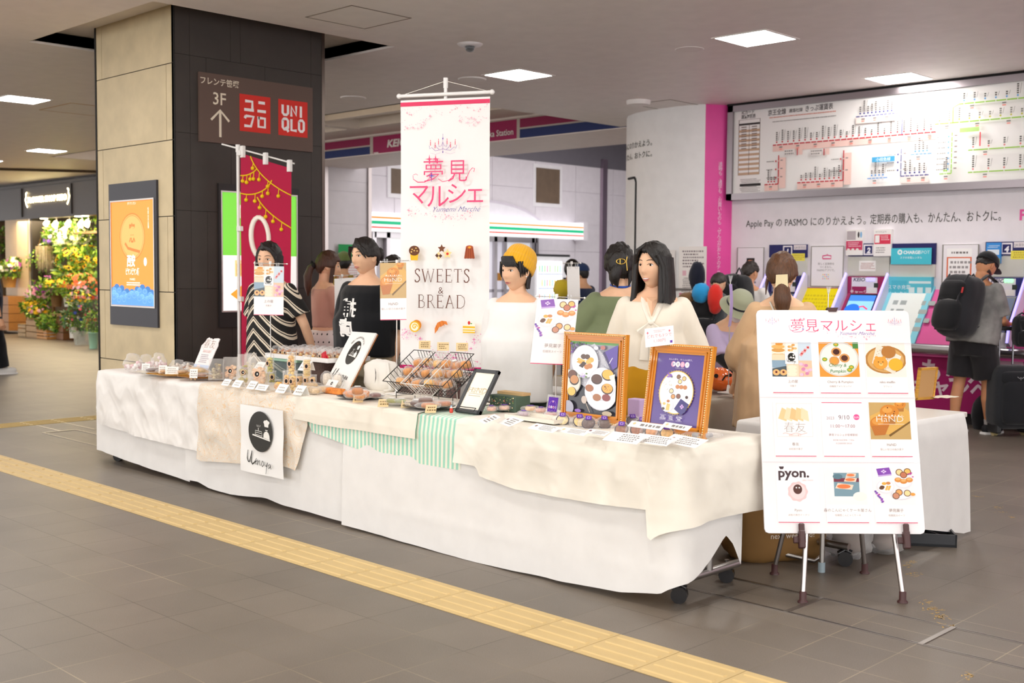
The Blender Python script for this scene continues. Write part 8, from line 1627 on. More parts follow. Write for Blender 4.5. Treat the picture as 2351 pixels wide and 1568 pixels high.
 if shoe:
  for sg in (-1, 1): kn, an = L[sg][1], L[sg][2]; b = B(SC @ T(an.x, an.y, 0), 'matte', shoe); b.smooth = True; b.sph((0, .045, .045), (.048, .135, .05), 18, 12, lambda d: (abs(d.x)**3+abs(d.y)**3+abs(d.z)**3)**(-1/3)*.92); b.set('f2f0ee' if shoe != '3a2c28' else '2a2020', 'plastic'); b.hull([(x_*w_, y_, z_) for z_ in (0, .02) for x_ in (-1, 1) for y_, w_ in ((-.085, .03), (-.03, .042), (.1, .048), (.165, .03), (.182, .012))]); b.obj('shoe', t)
 return out
def custommat(name, build, rough=.85):
 m = bpy.data.materials.new(name); m.use_nodes = True; nt = m.node_tree; p = nt.nodes['Principled BSDF']; p.inputs['Roughness'].default_value = rough; tc = nd(nt, 'ShaderNodeTexCoord'); sp = nd(nt, 'ShaderNodeSeparateXYZ'); nt.links.new(tc.outputs['Object'], sp.inputs[0]); nt.links.new(build(nt, sp, tc), p.inputs['Base Color']); MATS[name] = m
def mth(nt, op, a, b_=None):
 n = nd(nt, 'ShaderNodeMath', operation=op)
 for i, q in enumerate((a, b_)):
  if q is None: continue
  if isinstance(q, (int, float)): n.inputs[i].default_value = q
  else: nt.links.new(q, n.inputs[i])
 return n.outputs[0]
def ramp(nt, f, stops):
 r_ = nd(nt, 'ShaderNodeValToRGB'); r_.color_ramp.interpolation = 'CONSTANT'
 while len(r_.color_ramp.elements) < len(stops): r_.color_ramp.elements.new(.5)
 for e, (p, c_) in zip(r_.color_ramp.elements, stops): e.position = p; e.color = lin(c_)
 nt.links.new(f, r_.inputs[0]); return r_.outputs[0]
def chev(nt, sp, tc):
 # broad and narrow stripes folding into chevrons towards the side seam
 a = mth(nt, 'ABSOLUTE', mth(nt, 'SUBTRACT', sp.outputs[0], .06)); f = mth(nt, 'ADD', mth(nt, 'MULTIPLY', sp.outputs[2], 11.), mth(nt, 'MULTIPLY', a, 10.)); return ramp(nt, mth(nt, 'FRACT', f), [(0, '191716'), (.36, 'e9dcc6'), (.56, '191716'), (.66, 'e9dcc6'), (.76, '191716')])
custommat('chevron', chev)
def dots(nt, sp, tc):
 def cell(o, off): return mth(nt, 'SUBTRACT', mth(nt, 'FRACT', mth(nt, 'ADD', mth(nt, 'MULTIPLY', o, 15.), off)), .5)
 a = mth(nt, 'ADD', sp.outputs[0], sp.outputs[1]); row = mth(nt, 'MULTIPLY', mth(nt, 'FLOOR', mth(nt, 'MULTIPLY', sp.outputs[2], 15.)), .5); u = cell(a, row); v = cell(sp.outputs[2], 0)
 d = mth(nt, 'SQRT', mth(nt, 'ADD', mth(nt, 'MULTIPLY', u, u), mth(nt, 'MULTIPLY', v, v))); return ramp(nt, d, [(0, '2a2422'), (.13, 'f3e9e6')])
custommat('polka', dots)
def acid(nt, sp, tc):
 n = nd(nt, 'ShaderNodeTexNoise'); n.inputs['Scale'].default_value = 6; n.inputs['Detail'].default_value = 6; nt.links.new(tc.outputs['Object'], n.inputs[0]); r_ = nd(nt, 'ShaderNodeValToRGB'); r_.color_ramp.elements[0].position = .35; r_.color_ramp.elements[0].color = lin('6b6a69'); r_.color_ramp.elements[1].position = .7; r_.color_ramp.elements[1].color = lin('9b9996'); nt.links.new(n.outputs[0], r_.inputs[0]); return r_.outputs[0]
custommat('washed', acid)
def lacy(nt, sp, tc):
 n = nd(nt, 'ShaderNodeTexVoronoi', feature='DISTANCE_TO_EDGE'); n.inputs['Scale'].default_value = 55; nt.links.new(tc.outputs['Object'], n.inputs[0]); return ramp(nt, n.outputs[0], [(0, 'ddd9cf'), (.06, 'b9b5ab')])
custommat('lacework', lacy)
FC = FACE
# --- striped dress
p = ay(622, 575, 4.98)
P1 = person('person with a black bob in a black and cream striped dress behind a hanging banner', p.x, 4.98, FC-.45, 1.69, top=dict(col='ffffff', mat='chevron', ease=.02, hem=.45, sleeve=.72, sr=.07, loose=1.0, name='dress', flare=.03), arms={'R': ((.07, -.05, -.26), (-.03, -.10, -.23)), 'L': ((.10, -.05, -.25), (-.0, -.12, -.22))}, head=(.15, .02), hairc='1c1614')
def bob(b):
 for i in range(7): k = i/6; b.tube([(.03, .05, .115), (-.01-.03*k, .088-.01*k, .09-.008*k), (-.055-.02*k, .072-.03*k, .06-.02*k), (-.08-.003*k, .05-.03*k, .0-.03*k)], [.012, .011, .010, .005], 6)
 curtain(b, 1.05, 2*pi-1.05, .03, -.088, .092, .108, .02, 1.03, 3, .012)
hair_cap(P1['t'], P1['MH'], '1c1614', .014, .55, -.2, -.5, extra=bob); b = B(P1['MH'], 'chrome', 'd9c9b0'); b.tube([(.082, .02, .055), (.088, -.01, .045)], .0025, 6); b.obj('hair_pin', P1['t'])
# --- polka dot skirt
p = ay(748, 590, 5.95)
P2 = person('person with a brown ponytail, pink sheer blouse and white polka dot skirt, seen from behind', p.x, 5.95, YW-1.0, 1.65, top=dict(col='d9a896', mat='cloth', ease=.012, hem=.99, sleeve=.9, sr=.068, puff=.02, wr=.004, name='blouse'), bottom=dict(kind='skirt', col='ffffff', mat='polka', hem=.35, ease=.02), arms={'R': ((.04, .12, -.24), (-.08, .18, -.12)), 'L': ((.04, .10, -.24), (-.06, .2, -.1))}, head=(-.35, .12), hairc='4a2e20', face=True)
def pony(b): b.tube([(0, -.10, .0), (0, -.135, -.03), (.0, -.15, -.10), (.005, -.14, -.18), (.0, -.13, -.26)], [.022, .028, .035, .03, .006], 12); curtain(b, .95, 1.35, .03, -.13, .086, .098, .01, .95, 3, .02, n=8)
hair_cap(P2['t'], P2['MH'], '4a2e20', .012, .35, -.15, -.6, extra=pony); b = B(P2['MH'], 'matte', '1d1a1c'); b.sph((0, -.115, -.01), (.035, .022, .025), 14, 10); b.sph((-.02, -.13, .015), (.018, .012, .014), 10, 8); b.obj('hair_tie', P2['t'])
# --- black T-shirt
p = ay(842, 560, 5.15)
P3 = person('person with a dark hair bun in an oversized black T-shirt with white brush characters', p.x, 5.15, FC-.45, 1.715, top=dict(col='17181b', ease=.045, hem=.84, sleeve=1.02, sr=.085, loose=1.2, wr=.008, wf=5, name='t_shirt'), bottom=dict(kind='trousers', col='c9bb9c', hem=.12, ease=.03), arms={'R': ((.06, -.02, -.26), (-.02, -.06, -.24)), 'L': ((.10, -.02, -.26), (-.05, .02, -.23))}, head=(-.3, .0), hairc='1d1715')
def bun(b):
 for i in range(8): k = i/7; b.tube([(.03-.01*k, .05, .113), (-.01-.03*k, .092-.01*k, .080-.008*k), (-.045-.025*k, .086-.03*k, .048-.01*k), (-.07-.008*k, .066-.03*k, .02-.02*k)], [.011, .011, .009, .003], 6)
 b.push(T(0, -.105, .015)); b.sph((0, 0, 0), (.045, .04, .05), 20, 14, lambda d: 1+.14*noise.noise(d*3)+.04*sin(d.x*22+d.z*15)); b.pop()
 b.tube([(.045, .086, .06), (.068, .075, .02), (.076, .055, -.025)], [.014, .010, .002], 8); b.tube([(-.045, .086, .06), (-.068, .075, .02), (-.074, .055, -.01)], [.014, .010, .002], 8)
hair_cap(P3['t'], P3['MH'], '1d1715', .011, .46, -.05, -.5, extra=bun)
def chest(Pn, txts, col):
 b = B(Matrix.Identity(4), 'print', col)
 tmp = B()
 for ch, x, z, s_ in txts: tmp.txt(ch, x, z, s_, wt=.025, shear=.1)
 vs = []
 for v in tmp.v:
  h_ = Pn['topbv'].ray_cast(V((v.x, 1, v.y)), V((0, -1, 0))); yy = h_[0].y+.003 if h_[0] else .15; vs.append(Pn['SC'] @ V((v.x, yy, v.y)))
 b.add([Matrix.Identity(4) @ v for v in vs], tmp.f); b.obj('shirt_print', Pn['t'])
chest(P3, (('捕', .045, 1.115, .12), ('虜', .045, .985, .12)), 'f4f2ee')
# --- yellow beanie
p = ay(1188, 590, 5.12)
P4 = person('person in a mustard yellow ribbed beanie and an oversized white T-shirt', p.x, 5.12, FC-.35, 1.61, top=dict(col='f5f4f2', ease=.045, hem=.70, sleeve=1.1, sr=.08, loose=1.15, wr=.008, wf=5, name='t_shirt'), bottom=dict(kind='trousers', col='2c3a34', hem=.15, ease=.03), arms={'R': ((.07, -.10, -.24), (-.04, -.06, -.23)), 'L': ((.06, -.10, -.24), (-.06, -.08, -.23))}, head=(-.42, .0), hairc='1a1516', mouth='open')
def short(b):
 for i in range(9): a = -.5+.11*i; b.tube([(sin(a)*.07, cos(a)*.092, .085), (sin(a-.25)*.082, cos(a-.2)*.104, .055), (sin(a-.5)*.085, cos(a-.42)*.104, .028)], [.014, .012, .002], 6)
 for sg in (-1, 1):
  for i in range(6): y_ = .05-.018*i; b.tube([(sg*.074, y_, .06), (sg*.084, y_-.002, .0+.004*i), (sg*.080, y_-.005, -.035+.006*i)], [.012, .009, .002], 6)
 curtain(b, 1.9, 2*pi-1.9, .02, -.10, .082, .10, .018, .9, 3, .02)
hair_cap(P4['t'], P4['MH'], '1a1516', .008, .34, -.1, -.62, extra=short)
b = B(P4['MH'] @ T(0, -.018, .038) @ RX(.52), 'knit', 'f2b52a'); R = []
for i in range(22):
 v = i/21; row = []
 for j in range(150):
  a = 2*pi*j/150; rib = 1+.018*(1 if (j//2) % 2 else -1)*(1 if v < .96 else .3)
  if v < .1: r0, z = .100+.004*(v/.1), -.028
  elif v < .35: r0, z = .107, -.028+.062*(v-.1)/.25
  elif v < .4: r0, z = .107-.005*(v-.35)/.05, .034+.002
  else: q = (v-.4)/.6; r0, z = .101*cos(q*1.5)**.6 if q < 1 else .004, .034+.088*sin(q*pi/2)
  row.append(V((sin(a)*r0*.9*rib, cos(a)*r0*1.02*rib, z)))
 R.append(row[::-1])
b.rings(R[::-1] if False else R); b.obj('beanie', P4['t']); b = B(P4['MH'], 'gloss', 'fbfaf8')
for sg in (-1, 1): b.sph((sg*.083, .0, -.03), .0045, 10, 8)
b.obj('earring', P4['t'])
# --- green T-shirt from behind
p = ay(1424, 590, 5.6)
P5 = person('person seen from behind in an olive T-shirt, black hair in a gold claw clip', p.x, 5.6, YW+.1, 1.66, top=dict(col='7c8765', ease=.035, hem=.80, sleeve=.85, sr=.09, loose=1.35, wr=.005, neck=1.33, name='t_shirt'), bottom=dict(kind='trousers', col='2f3134', hem=.1, ease=.04), arms={'L': ((.13, .02, -.22), (-.02, .14, -.18)), 'R': ((.13, .02, -.22), (-.02, .14, -.18))}, head=(-.1, .05), hairc='1b1614', face=False)
def tw(b):
 b.push(T(-.01, -.10, .0)); b.sph((0, 0, 0), (.062, .03, .075), 22, 16, lambda d: 1+.12*noise.noise(d*3)+.03*sin(d.x*26)); b.pop()
 b.tube([(-.02, -.12, -.02), (-.035, -.13, -.06), (-.035, -.12, -.10), (-.02, -.11, -.135)], [.03, .034, .024, .004], 12)
 for sg in (-1, 1): b.tube([(sg*.05, -.07, -.04), (sg*.055, -.075, -.09), (sg*.045, -.08, -.13)], [.02, .012, .002], 8)
hair_cap(P5['t'], P5['MH'], '1b1614', .014, .4, -.3, -.72, extra=tw, lumps=.09); b = B(P5['MH'], 'chrome', 'd9b45a'); b.set(mat='metal')
b.tube([(-.005+.026*cos(a), -.137, .012+.015*sin(a)) for a in [2*pi*i/16 for i in range(17)]], .0032, 6); b.tube([(-.01, -.138, -.004), (-.01, -.138, .028)], .003, 6); b.tube([(.026, -.136, .012), (.032, -.132, -.04)], .003, 6); b.tube([(.026, -.136, .012), (.031, -.132, .04)], .003, 6); b.obj('claw_clip', P5['t'])
b = B(P5['SC'], 'cloth', '2b55b8'); n_ = P5['HC']; b.tube([(.058*sin(a), -.012+.062*cos(a)*1.0, 1.376+.01*cos(a)) for a in [2*pi*i/20 for i in range(21)]], .005, 6, flat=1.4); b.obj('lanyard', P5['t'])
# --- white blouse
p = ay(1503, 585, 5.15)
P6 = person('smiling person with long black hair in a cream bow blouse and mustard trousers', p.x, 5.15, FC-.22, 1.645, top=dict(col='f3ead9', ease=.022, hem=.93, sleeve=1.95, sr=.068, puff=.02, loose=1.05, wr=.007, wf=7, neck=1.33, name='blouse'), bottom=dict(kind='trousers', col='c08a17', hem=.12, ease=.035, wr=.008), arms={'R': ((.08, -.06, -.25), (-.06, -.1, -.22)), 'L': ((.09, -.04, -.25), (-.05, .02, -.24))}, head=(-.5, -.03), hairc='17120f', mouth='smile')
def longh(b):
 curtain(b, .92, 2*pi-.92, .05, -.19, .097, .108, .024, 1.2, 5, .03, n=60)
 for i in range(8): k = i/7; b.tube([(.012-.01*k, .045+.01*k, .118), (-.02-.030*k, .092-.02*k, .082-.01*k), (-.05-.022*k, .085-.03*k, .045-.02*k), (-.076-.01*k, .055-.02*k, -.01-.03*k)], [.012, .012, .010, .003], 6); b.tube([(.018, .045, .118), (.045+.02*k, .082-.02*k, .085), (.072+.006*k, .06-.02*k, .04-.02*k)], [.012, .011, .004], 6)
 for sg in (-1, 1): b.tube([(sg*.068, .07, .06), (sg*.088, .05, .0), (sg*.094, .045, -.08), (sg*.105, .055, -.19)], [.014, .014, .012, .002], 8)
hair_cap(P6['t'], P6['MH'], '17120f', .015, .56, -.25, -.6, extra=longh)
b = B(P6['SC'], 'cloth', 'f6efe0'); yb_ = .145
for sg in (-1, 1):
 b.hull([(sg*x_, yb_+y_, z_) for x_, y_, z_ in ((.005, -.005, 1.20), (.005, .012, 1.205), (.075, .0, 1.16), (.07, .015, 1.15), (.03, .0, 1.125), (.012, .01, 1.19))]); b.tube([(sg*.006, yb_+.005, 1.20), (sg*.03, yb_+.008, 1.10), (sg*.035, yb_-.0, 1.0)], [.012, .022, .026], 8, flat=.3)
 b.tube([(sg*.058, .03, 1.345), (sg*.04, .095, 1.28), (sg*.008, .135, 1.205)], [.016, .016, .012], 8, flat=.5)
b.sph((0, yb_+.008, 1.20), (.016, .012, .014), 12, 8); b.obj('bow', P6['t']); b = B(P6['SC'], 'skin', 'eebf9c'); b.hull([(x_, y_, z_) for x_, y_, z_ in ((-.035, .075, 1.335), (.035, .075, 1.335), (0, .135, 1.235), (-.03, .06, 1.335), (.03, .06, 1.335), (0, .1, 1.235), (0, .105, 1.31))]); b.obj('neckline', P6['t'])
b = B(P6['SC'], 'gloss', '2a241c'); [b.sph((x_, .118, z_), (.011, .006, .011), 12, 8) for x_, z_ in ((-.11, .95), (-.108, .925))]; b.obj('button', P6['t'])
# --- beige dress from behind
p = ay(1796, 605, 6.05)
P8 = person('person seen from behind in a loose beige dress, brown ponytail with a cream bow clip', p.x, 6.05, YW-.12, 1.605, top=dict(col='d9b48c', ease=.03, hem=.58, sleeve=1.45, sr=.085, puff=.02, loose=1.3, flare=.07, wr=.007, wf=12, neck=1.33, name='dress'), bottom=dict(kind='trousers', col='1d2130', hem=.1, ease=.02), arms={'L': ((.08, .05, -.26), (.02, .14, -.2)), 'R': ((.08, .05, -.26), (.02, .14, -.2))}, head=(-.2, .06), hairc='5a3a24', face=False, skin='f0c4a0')
def pony8(b): b.tube([(.01, -.105, -.045), (.015, -.125, -.09), (.02, -.125, -.15), (.02, -.12, -.20), (.015, -.105, -.25)], [.024, .044, .05, .04, .01], 16); b.tube([(-.072, .03, .02), (-.085, .01, -.05), (-.088, -.0, -.12)], [.012, .009, .002], 6)
hair_cap(P8['t'], P8['MH'], '5a3a24', .015, .35, -.15, -.5, extra=pony8); b = B(P8['MH'], 'cloth', 'e9d9b0'); b.box(-.012, -.142, -.075, .04, -.125, -.01, .004); b.hull([(x_, y_, z_) for y_ in (-.15, -.138) for x_, z_ in ((-.018, -.012), (.046, -.008), (.03, -.04), (.0, -.042), (.05, -.082), (-.02, -.085))]); b.obj('bow_clip', P8['t'])
b = B(P8['SC'], 'cloth', 'efe6d6'); b.tube([(-.075, -.075, 1.335), (-.05, -.115, 1.27), (-.03, -.13, 1.2)], .006, 6); b.obj('strap', P8['t'])
# --- lace top behind the banner
p = ay(902, 640, 5.75)
P14 = person('person in a pale lace top and black trousers mostly hidden by the tall banner', p.x, 5.75, YW, 1.6, top=dict(col='c9c5bb', mat='lacework', ease=.035, hem=.76, sleeve=1.3, sr=.075, loose=1.3, name='lace_top'), bottom=dict(kind='trousers', col='17171a', hem=.1, ease=.04), head=(0, .1), hairc='1d1715', face=False)
hair_cap(P14['t'], P14['MH'], '1d1715', .014, .3, -.3, -.8)
# --- travellers at the machines
def pack(t, M, w, d, h, col, seed=0, dark='1d1d20'):
 b = B(M, 'cloth', col); b.smooth = True; b.sph((0, 0, h*.5), (w*.5, d*.5, h*.5), 30, 22, lambda q: (abs(q.x)**4+abs(q.y)**4+abs(q.z)**4)**(-.25)*(.97+.05*noise.noise(q*2+V((seed, 0, 0)))+.015*noise.noise(q*9))); b.obj('main_sack', t)
 b = B(M, 'cloth', dark); b.smooth = True; b.sph((0, -d*.38, h*.30), (w*.38, d*.26, h*.24), 22, 14, lambda q: (abs(q.x)**4+abs(q.y)**4+abs(q.z)**4)**(-.25)); b.sph((0, -d*.36, h*.70), (w*.36, d*.22, h*.16), 22, 14, lambda q: (abs(q.x)**4+abs(q.y)**4+abs(q.z)**4)**(-.25)); b.obj('front_pocket', t)
 b = B(M, 'cloth', '2c2c30')
 for x in (-w*.28, w*.28): b.tube([(x, -d*.3, h*.98), (x, -d*.52, h*.75), (x, -d*.56, h*.4), (x, -d*.4, h*.06)], .010, 6, flat=.4)
 b.tube([(-.04, d*.3, h*.98), (0, d*.3, h*1.07), (.04, d*.3, h*.98)], .009, 6); b.obj('strap', t)
 b = B(M, 'metal', 'c9c9c9'); b.tube([(-w*.3, -d*.50, h*.52), (0, -d*.53, h*.54), (w*.3, -d*.50, h*.52)], .003, 5); b.obj('zipper', t)
p = ay(2252, 600, 11.0)
thm = YW-1.05
P10 = person('man in a black cap, grey T-shirt and black shorts bending over ticket machine 4', p.x, 11.0-.12, thm, 1.72, male=True, skin='c98d66', top=dict(col='ffffff', mat='washed', ease=.035, hem=.80, sleeve=.85, sr=.07, loose=1.12, wr=.006, name='t_shirt'), bottom=dict(kind='shorts', col='262427', hem=.50, ease=.035), arms={'R': ((.02, .06, -.27), (-.10, .22, -.04)), 'L': ((.02, .08, -.27), (-.10, .20, -.04)), 'Rh': ((-.3, .9, .05), (0, -.2, -1), .7), 'Lh': ((.3, .9, .05), (0, -.2, -1), .7)}, head=(0, .55), lean=.16, neck=.02, hairc='1c1614', legs=((-.1, -.1), (.1, .12)), shoe='1d1d20')
hair_cap(P10['t'], P10['MH'], '1c1614', .007, .5, .1, -.35)
b = B(P10['MH'], 'skin', '3a2a22'); R = []
for row in dirs(40, 40):
 o = []
 for d_ in row: on = d_.z < -.38 and d_.y > -.25 and not (abs(d_.x) < .33 and d_.z > -.62 and d_.y > .5); q = headpt(d_); o.append(q+d_*(.003 if on else -.012))
 R.append(o[::-1])
b.rings(R); b.obj('beard', P10['t'])
def cap(Pn, col, brim=True, panel=None, back=False):
 b = B(Pn['MH'] @ T(0, -.006, .02) @ RX(.12), 'cloth', col); R = []
 for i in range(14):
  q = i/13*pi/2; R.append([V((sin(a)*.092*cos(q), cos(a)*.108*cos(q), .018+.098*sin(q))) for a in [2*pi*j/40 for j in range(40)]][::-1])
 b.rings(R)
 if brim: b.hull([(x_, y_, z_) for x_, y_, z_ in [(sin(a)*.075, .07+cos(a)*.115, .018-.014*abs(sin(a))+dz) for a in [-1.5+.25*k for k in range(13)] for dz in (0, .004)]])
 b.sph((0, 0, .117), (.008, .008, .004), 10, 6); b.obj('cap', Pn['t'])
cap(P10, '19191c')
t = P10['t']
an = P10['L'][1][2]; b = B(P10['SC'] @ frame((an.x+.049, an.y+.02, .045), (0, 1, 0), (0, 0, 1)), 'print', 'f4f2f0'); b.L = .001; b.poly([(-.03, .012), (-.022, -.006), (-.008, -.012), (.06, .022), (.0, .002), (-.018, .001)]); b.obj('shoe_mark', t)
b = B(P10['SC'], 'cloth', 'b5b2b0')
for sg in (-1, 1): a_ = P10['L'][sg][2]; b.tube([(a_.x, a_.y, .06), (a_.x, a_.y-.005, .13)], [.042, .044], 14)
b.obj('sock', t)
wr = (P10['A']['R'][2]+P10['A']['L'][2])/2; q = P10['t'].matrix_basis @ (P10['SC'] @ (wr+V((0, .12, -.01)))); pt = thing('pouch', 'small black pouch held open by the man in the cap', 'pouch', q, thm-pi/2); b = B(mat='cloth', col='17171a'); b.smooth = True; b.sph((0, .03, -.01), (.085, .07, .05), 18, 12, lambda d: 1+.15*noise.noise(d*3)); b.obj('pouch_body', pt)
bt = thing('backpack', 'large black travel backpack on the back of the man in the cap', 'backpack', (P10['t'].location.x, P10['t'].location.y, 0), thm-pi/2); MB = P10['SC'] @ P10['ML'] @ T(0, -.27, .82) @ RX(-.12)
pack(bt, MB, .36, .30, .56, '2a2a2e', 3); b = B(P10['SC'] @ P10['ML'], 'cloth', '1d1d20')
for sg in (-1, 1): b.tube([(sg*.10, -.15, 1.33), (sg*.10, -.05, 1.405), (sg*.105, .06, 1.37), (sg*.12, .13, 1.25), (sg*.15, .09, 1.12), (sg*.17, -.05, 1.0), (sg*.14, -.14, .93)], [.022, .024, .024, .022, .014, .012, .012], 8, flat=.4)
b.obj('shoulder_strap', bt); b = B(MB, 'print', 'c83a3a'); b.box(.12, -.165, .36, .135, -.16, .41); b.obj('red_tab', bt)
# suitcase
p = az(2316, 1000); ct = thing('suitcase', 'tall black wheeled suitcase with a raised handle standing by the ticket machines', 'suitcase', (p.x, p.y, 0), YW-pi/2+.15)
b = B(mat='cloth', col='2b2c30'); b.smooth = True; b.sph((0, 0, .37), (.20, .13, .30), 30, 20, lambda q: (abs(q.x)**6+abs(q.y)**5+abs(q.z)**6)**(-1/6)*(1+.01*noise.noise(q*8))); b.obj('case_body', ct)
b = B(mat='cloth', col='232428'); b.smooth = True; b.sph((0, -.10, .33), (.155, .07, .21), 26, 16, lambda q: (abs(q.x)**6+abs(q.y)**4+abs(q.z)**6)**(-1/6)); b.sph((0, -.09, .56), (.165, .06, .06), 22, 12, lambda q: (abs(q.x)**5+abs(q.y)**4+abs(q.z)**5)**(-.2)); b.obj('front_pocket', ct)
b = B(frame((0, -.165, .56), (1, 0, 0), (0, 0, 1)), 'print', '9a9a9e'); b.line([(-.035, .012), (-.012, -.004), (0, .006), (.012, -.004), (.035, .012)], .006); b.line([(0, .0), (0, -.02)], .005); b.obj('emblem', ct)
b = B(mat='metal', col='8f8f94'); [b.tube([(x, .09, .5), (x, .09, 1.0)], .010, 8) for x in (-.07, .07)]; b.set('2a2a2c', 'plastic'); b.box(-.09, .07, .99, .09, .11, 1.03, .006); b.obj('handle', ct)
for x in (-.15, .15): b = B(mat='plastic', col='1d1d1f'); b.box(x-.03, -.08, .03, x+.03, .08, .12, .01); b.set('b9a878'); b.tube([(x-.015, 0, .045), (x+.015, 0, .045)], .045, 18); b.obj('wheel', ct)
b = B(T(*az(2262, 985)) @ RZ(YW-pi/2), 'cloth', '232327'); b.smooth = True; b.sph((0, 0, .2), (.13, .1, .22), 20, 14, lambda q: (1-.35*q.z)*(1+.1*noise.noise(q*3))); b.obj('drawstring_bag', label='soft black bag leaning against the suitcase', category='bag')
p = ay(2338, 830, 10.95); bt = thing('backpack', 'small black bag hanging behind the suitcase handle at the picture edge', 'backpack', (p.x, 11.05, .84), YW-pi/2); pack(bt, T(0, 0, 0), .2, .14, .30, '1e1e22', 5)
# man with rucksack at machine 1
p = ay(1720, 612, 10.75)
P7 = person('man with short dark hair and a huge black rucksack facing ticket machine 1', p.x, 10.75, YW-.75, 1.62, male=True, skin='d9a07c', top=dict(col='ece8e4', ease=.03, hem=.85, sleeve=.8, sr=.07, loose=1.05, name='t_shirt'), bottom=dict(kind='shorts', col='3a3a3e', hem=.5, ease=.03), arms={'R': ((.02, .1, -.26), (-.02, .22, .02)), 'L': ((.02, .1, -.26), (-.02, .22, .02))}, head=(-.1, .25), hairc='2a201c', vox=.013)
hair_cap(P7['t'], P7['MH'], '2a201c', .012, .5, .1, -.45, lumps=.12)
bt = thing('backpack', 'huge black trekking rucksack on the man at machine 1', 'backpack', (P7['t'].location.x, P7['t'].location.y, 0), P7['t'].rotation_euler.z); pack(bt, P7['SC'] @ T(0, -.30, .72), .40, .34, .78, '1e1f22', 7)
b = B(P7['SC'] @ T(0, -.30, .72) @ frame((0, -.205, .36), (1, 0, 0), (0, 0, 1)), 'print', '8a8a8e'); b.L = .01; b.line([(-.08, .05), (-.03, .0), (0, .02), (.03, 0), (.08, .05)], .010); b.line([(0, .01), (0, -.04)], .008); b.obj('emblem', bt)
p = ay(1648, 640, 9.9)
P7b = person('traveller hidden behind a grey rucksack left of machine 1', p.x, 9.9, YW-.5, 1.5, top=dict(col='2a2a2e', ease=.03, hem=.85, sleeve=.8, name='t_shirt'), bottom=dict(kind='trousers', col='26262a', hem=.1), head=(0, .75), hairc='2a201c', face=False, vox=.014)
hair_cap(P7b['t'], P7b['MH'], '2a201c', .012, .5, .0, -.5)
bt = thing('backpack', 'grey rucksack loaded with red and blue stuff sacks and a black roll', 'backpack', (P7b['t'].location.x, P7b['t'].location.y, 0), P7b['t'].rotation_euler.z); MB = P7b['SC'] @ T(0, -.28, .78); pack(bt, MB, .42, .34, .66, '3c4044', 9)
for nm, c_, x, y, z, r_ in (('stuff_sack', '2f9ad8', -.03, -.17, .62, (.1, .09, .11)), ('stuff_sack', 'd8322a', .13, -.18, .56, (.08, .09, .16)), ('stuff_sack', '7a5a3a', -.2, -.12, .56, (.1, .09, .07)), ('foam_roll', '1c1e2c', -.14, .0, .80, (.09, .07, .16))):
 b = B(MB, 'cloth', c_); b.smooth = True; ph = x*31; b.sph((x, y, z), r_, 20, 14, lambda d: 1+.14*noise.noise(d*3.2+V((ph, 0, 0)))); b.obj(nm, bt, label='%s bundle strapped to the grey rucksack' % {'2f9ad8': 'bright blue', 'd8322a': 'red', '7a5a3a': 'brown', '1c1e2c': 'black'}[c_])
# visitor bending over the back table
p = ay(1652, 735, 6.85)
P9 = person('person in a sage bucket hat, white mask and lavender shirt leaning over the back table', p.x, 6.85, FC+.35, 1.42, top=dict(col='c3b3d6', ease=.03, hem=.85, sleeve=1.0, sr=.07, loose=1.05, name='shirt'), bottom=dict(kind='trousers', col='2a2a2e', hem=.1, ease=.03), arms={'R': ((.03, .16, -.2), (-.05, .2, -.1)), 'L': ((.03, .16, -.2), (-.05, .2, -.1))}, head=(-.1, .25), lean=.42, hairc='3a302a', vox=.013)
hair_cap(P9['t'], P9['MH'], '3a302a', .01, .3, -.1, -.5)
b = B(P9['MH'] @ T(0, 0, .03), 'cloth', 'a9ad93'); b.lathe([(.145, -.03), (.10, .005), (.094, .06), (.07, .098), (.02, .104)], n=36, cap=True); b.set('2f3036'); b.lathe([(.102, .006), (.098, .022)], n=36, cap=False); b.obj('bucket_hat', P9['t'])
b = B(P9['MH'], 'cloth', 'f4f3f2'); R = []
for row in dirs(44, 40):
 R.append([headpt(d_)+d_*(.009 if (d_.z < -.12 and d_.z > -.93 and d_.y > .15) else -.02) for d_ in row][::-1])
b.rings(R); b.obj('face_mask', P9['t'])
b = B(P9['SC'], 'cloth', '1d1e24')
for sd in 'LR': sh, el, wr_ = P9['A'][sd]; b.tube([el+(sh-el)*.05, el*.5+wr_*.5, wr_], [.046, .042, .034], 12)
b.obj('arm_cover', P9['t'])
p = ay(1698, 725, 7.4)
P9b = person('person in a white cap and white shirt just behind the lavender shirt', p.x, 7.4, YW-.8, 1.3, top=dict(col='efeae2', ease=.03, hem=.8, sleeve=1.5, name='shirt'), bottom=dict(kind='trousers', col='26262c', hem=.1), head=(0, .2), hairc='2a2422', face=False, vox=.014); hair_cap(P9b['t'], P9b['MH'], '2a2422', .008, .4, .1, -.5); cap(P9b, 'eeeeec')
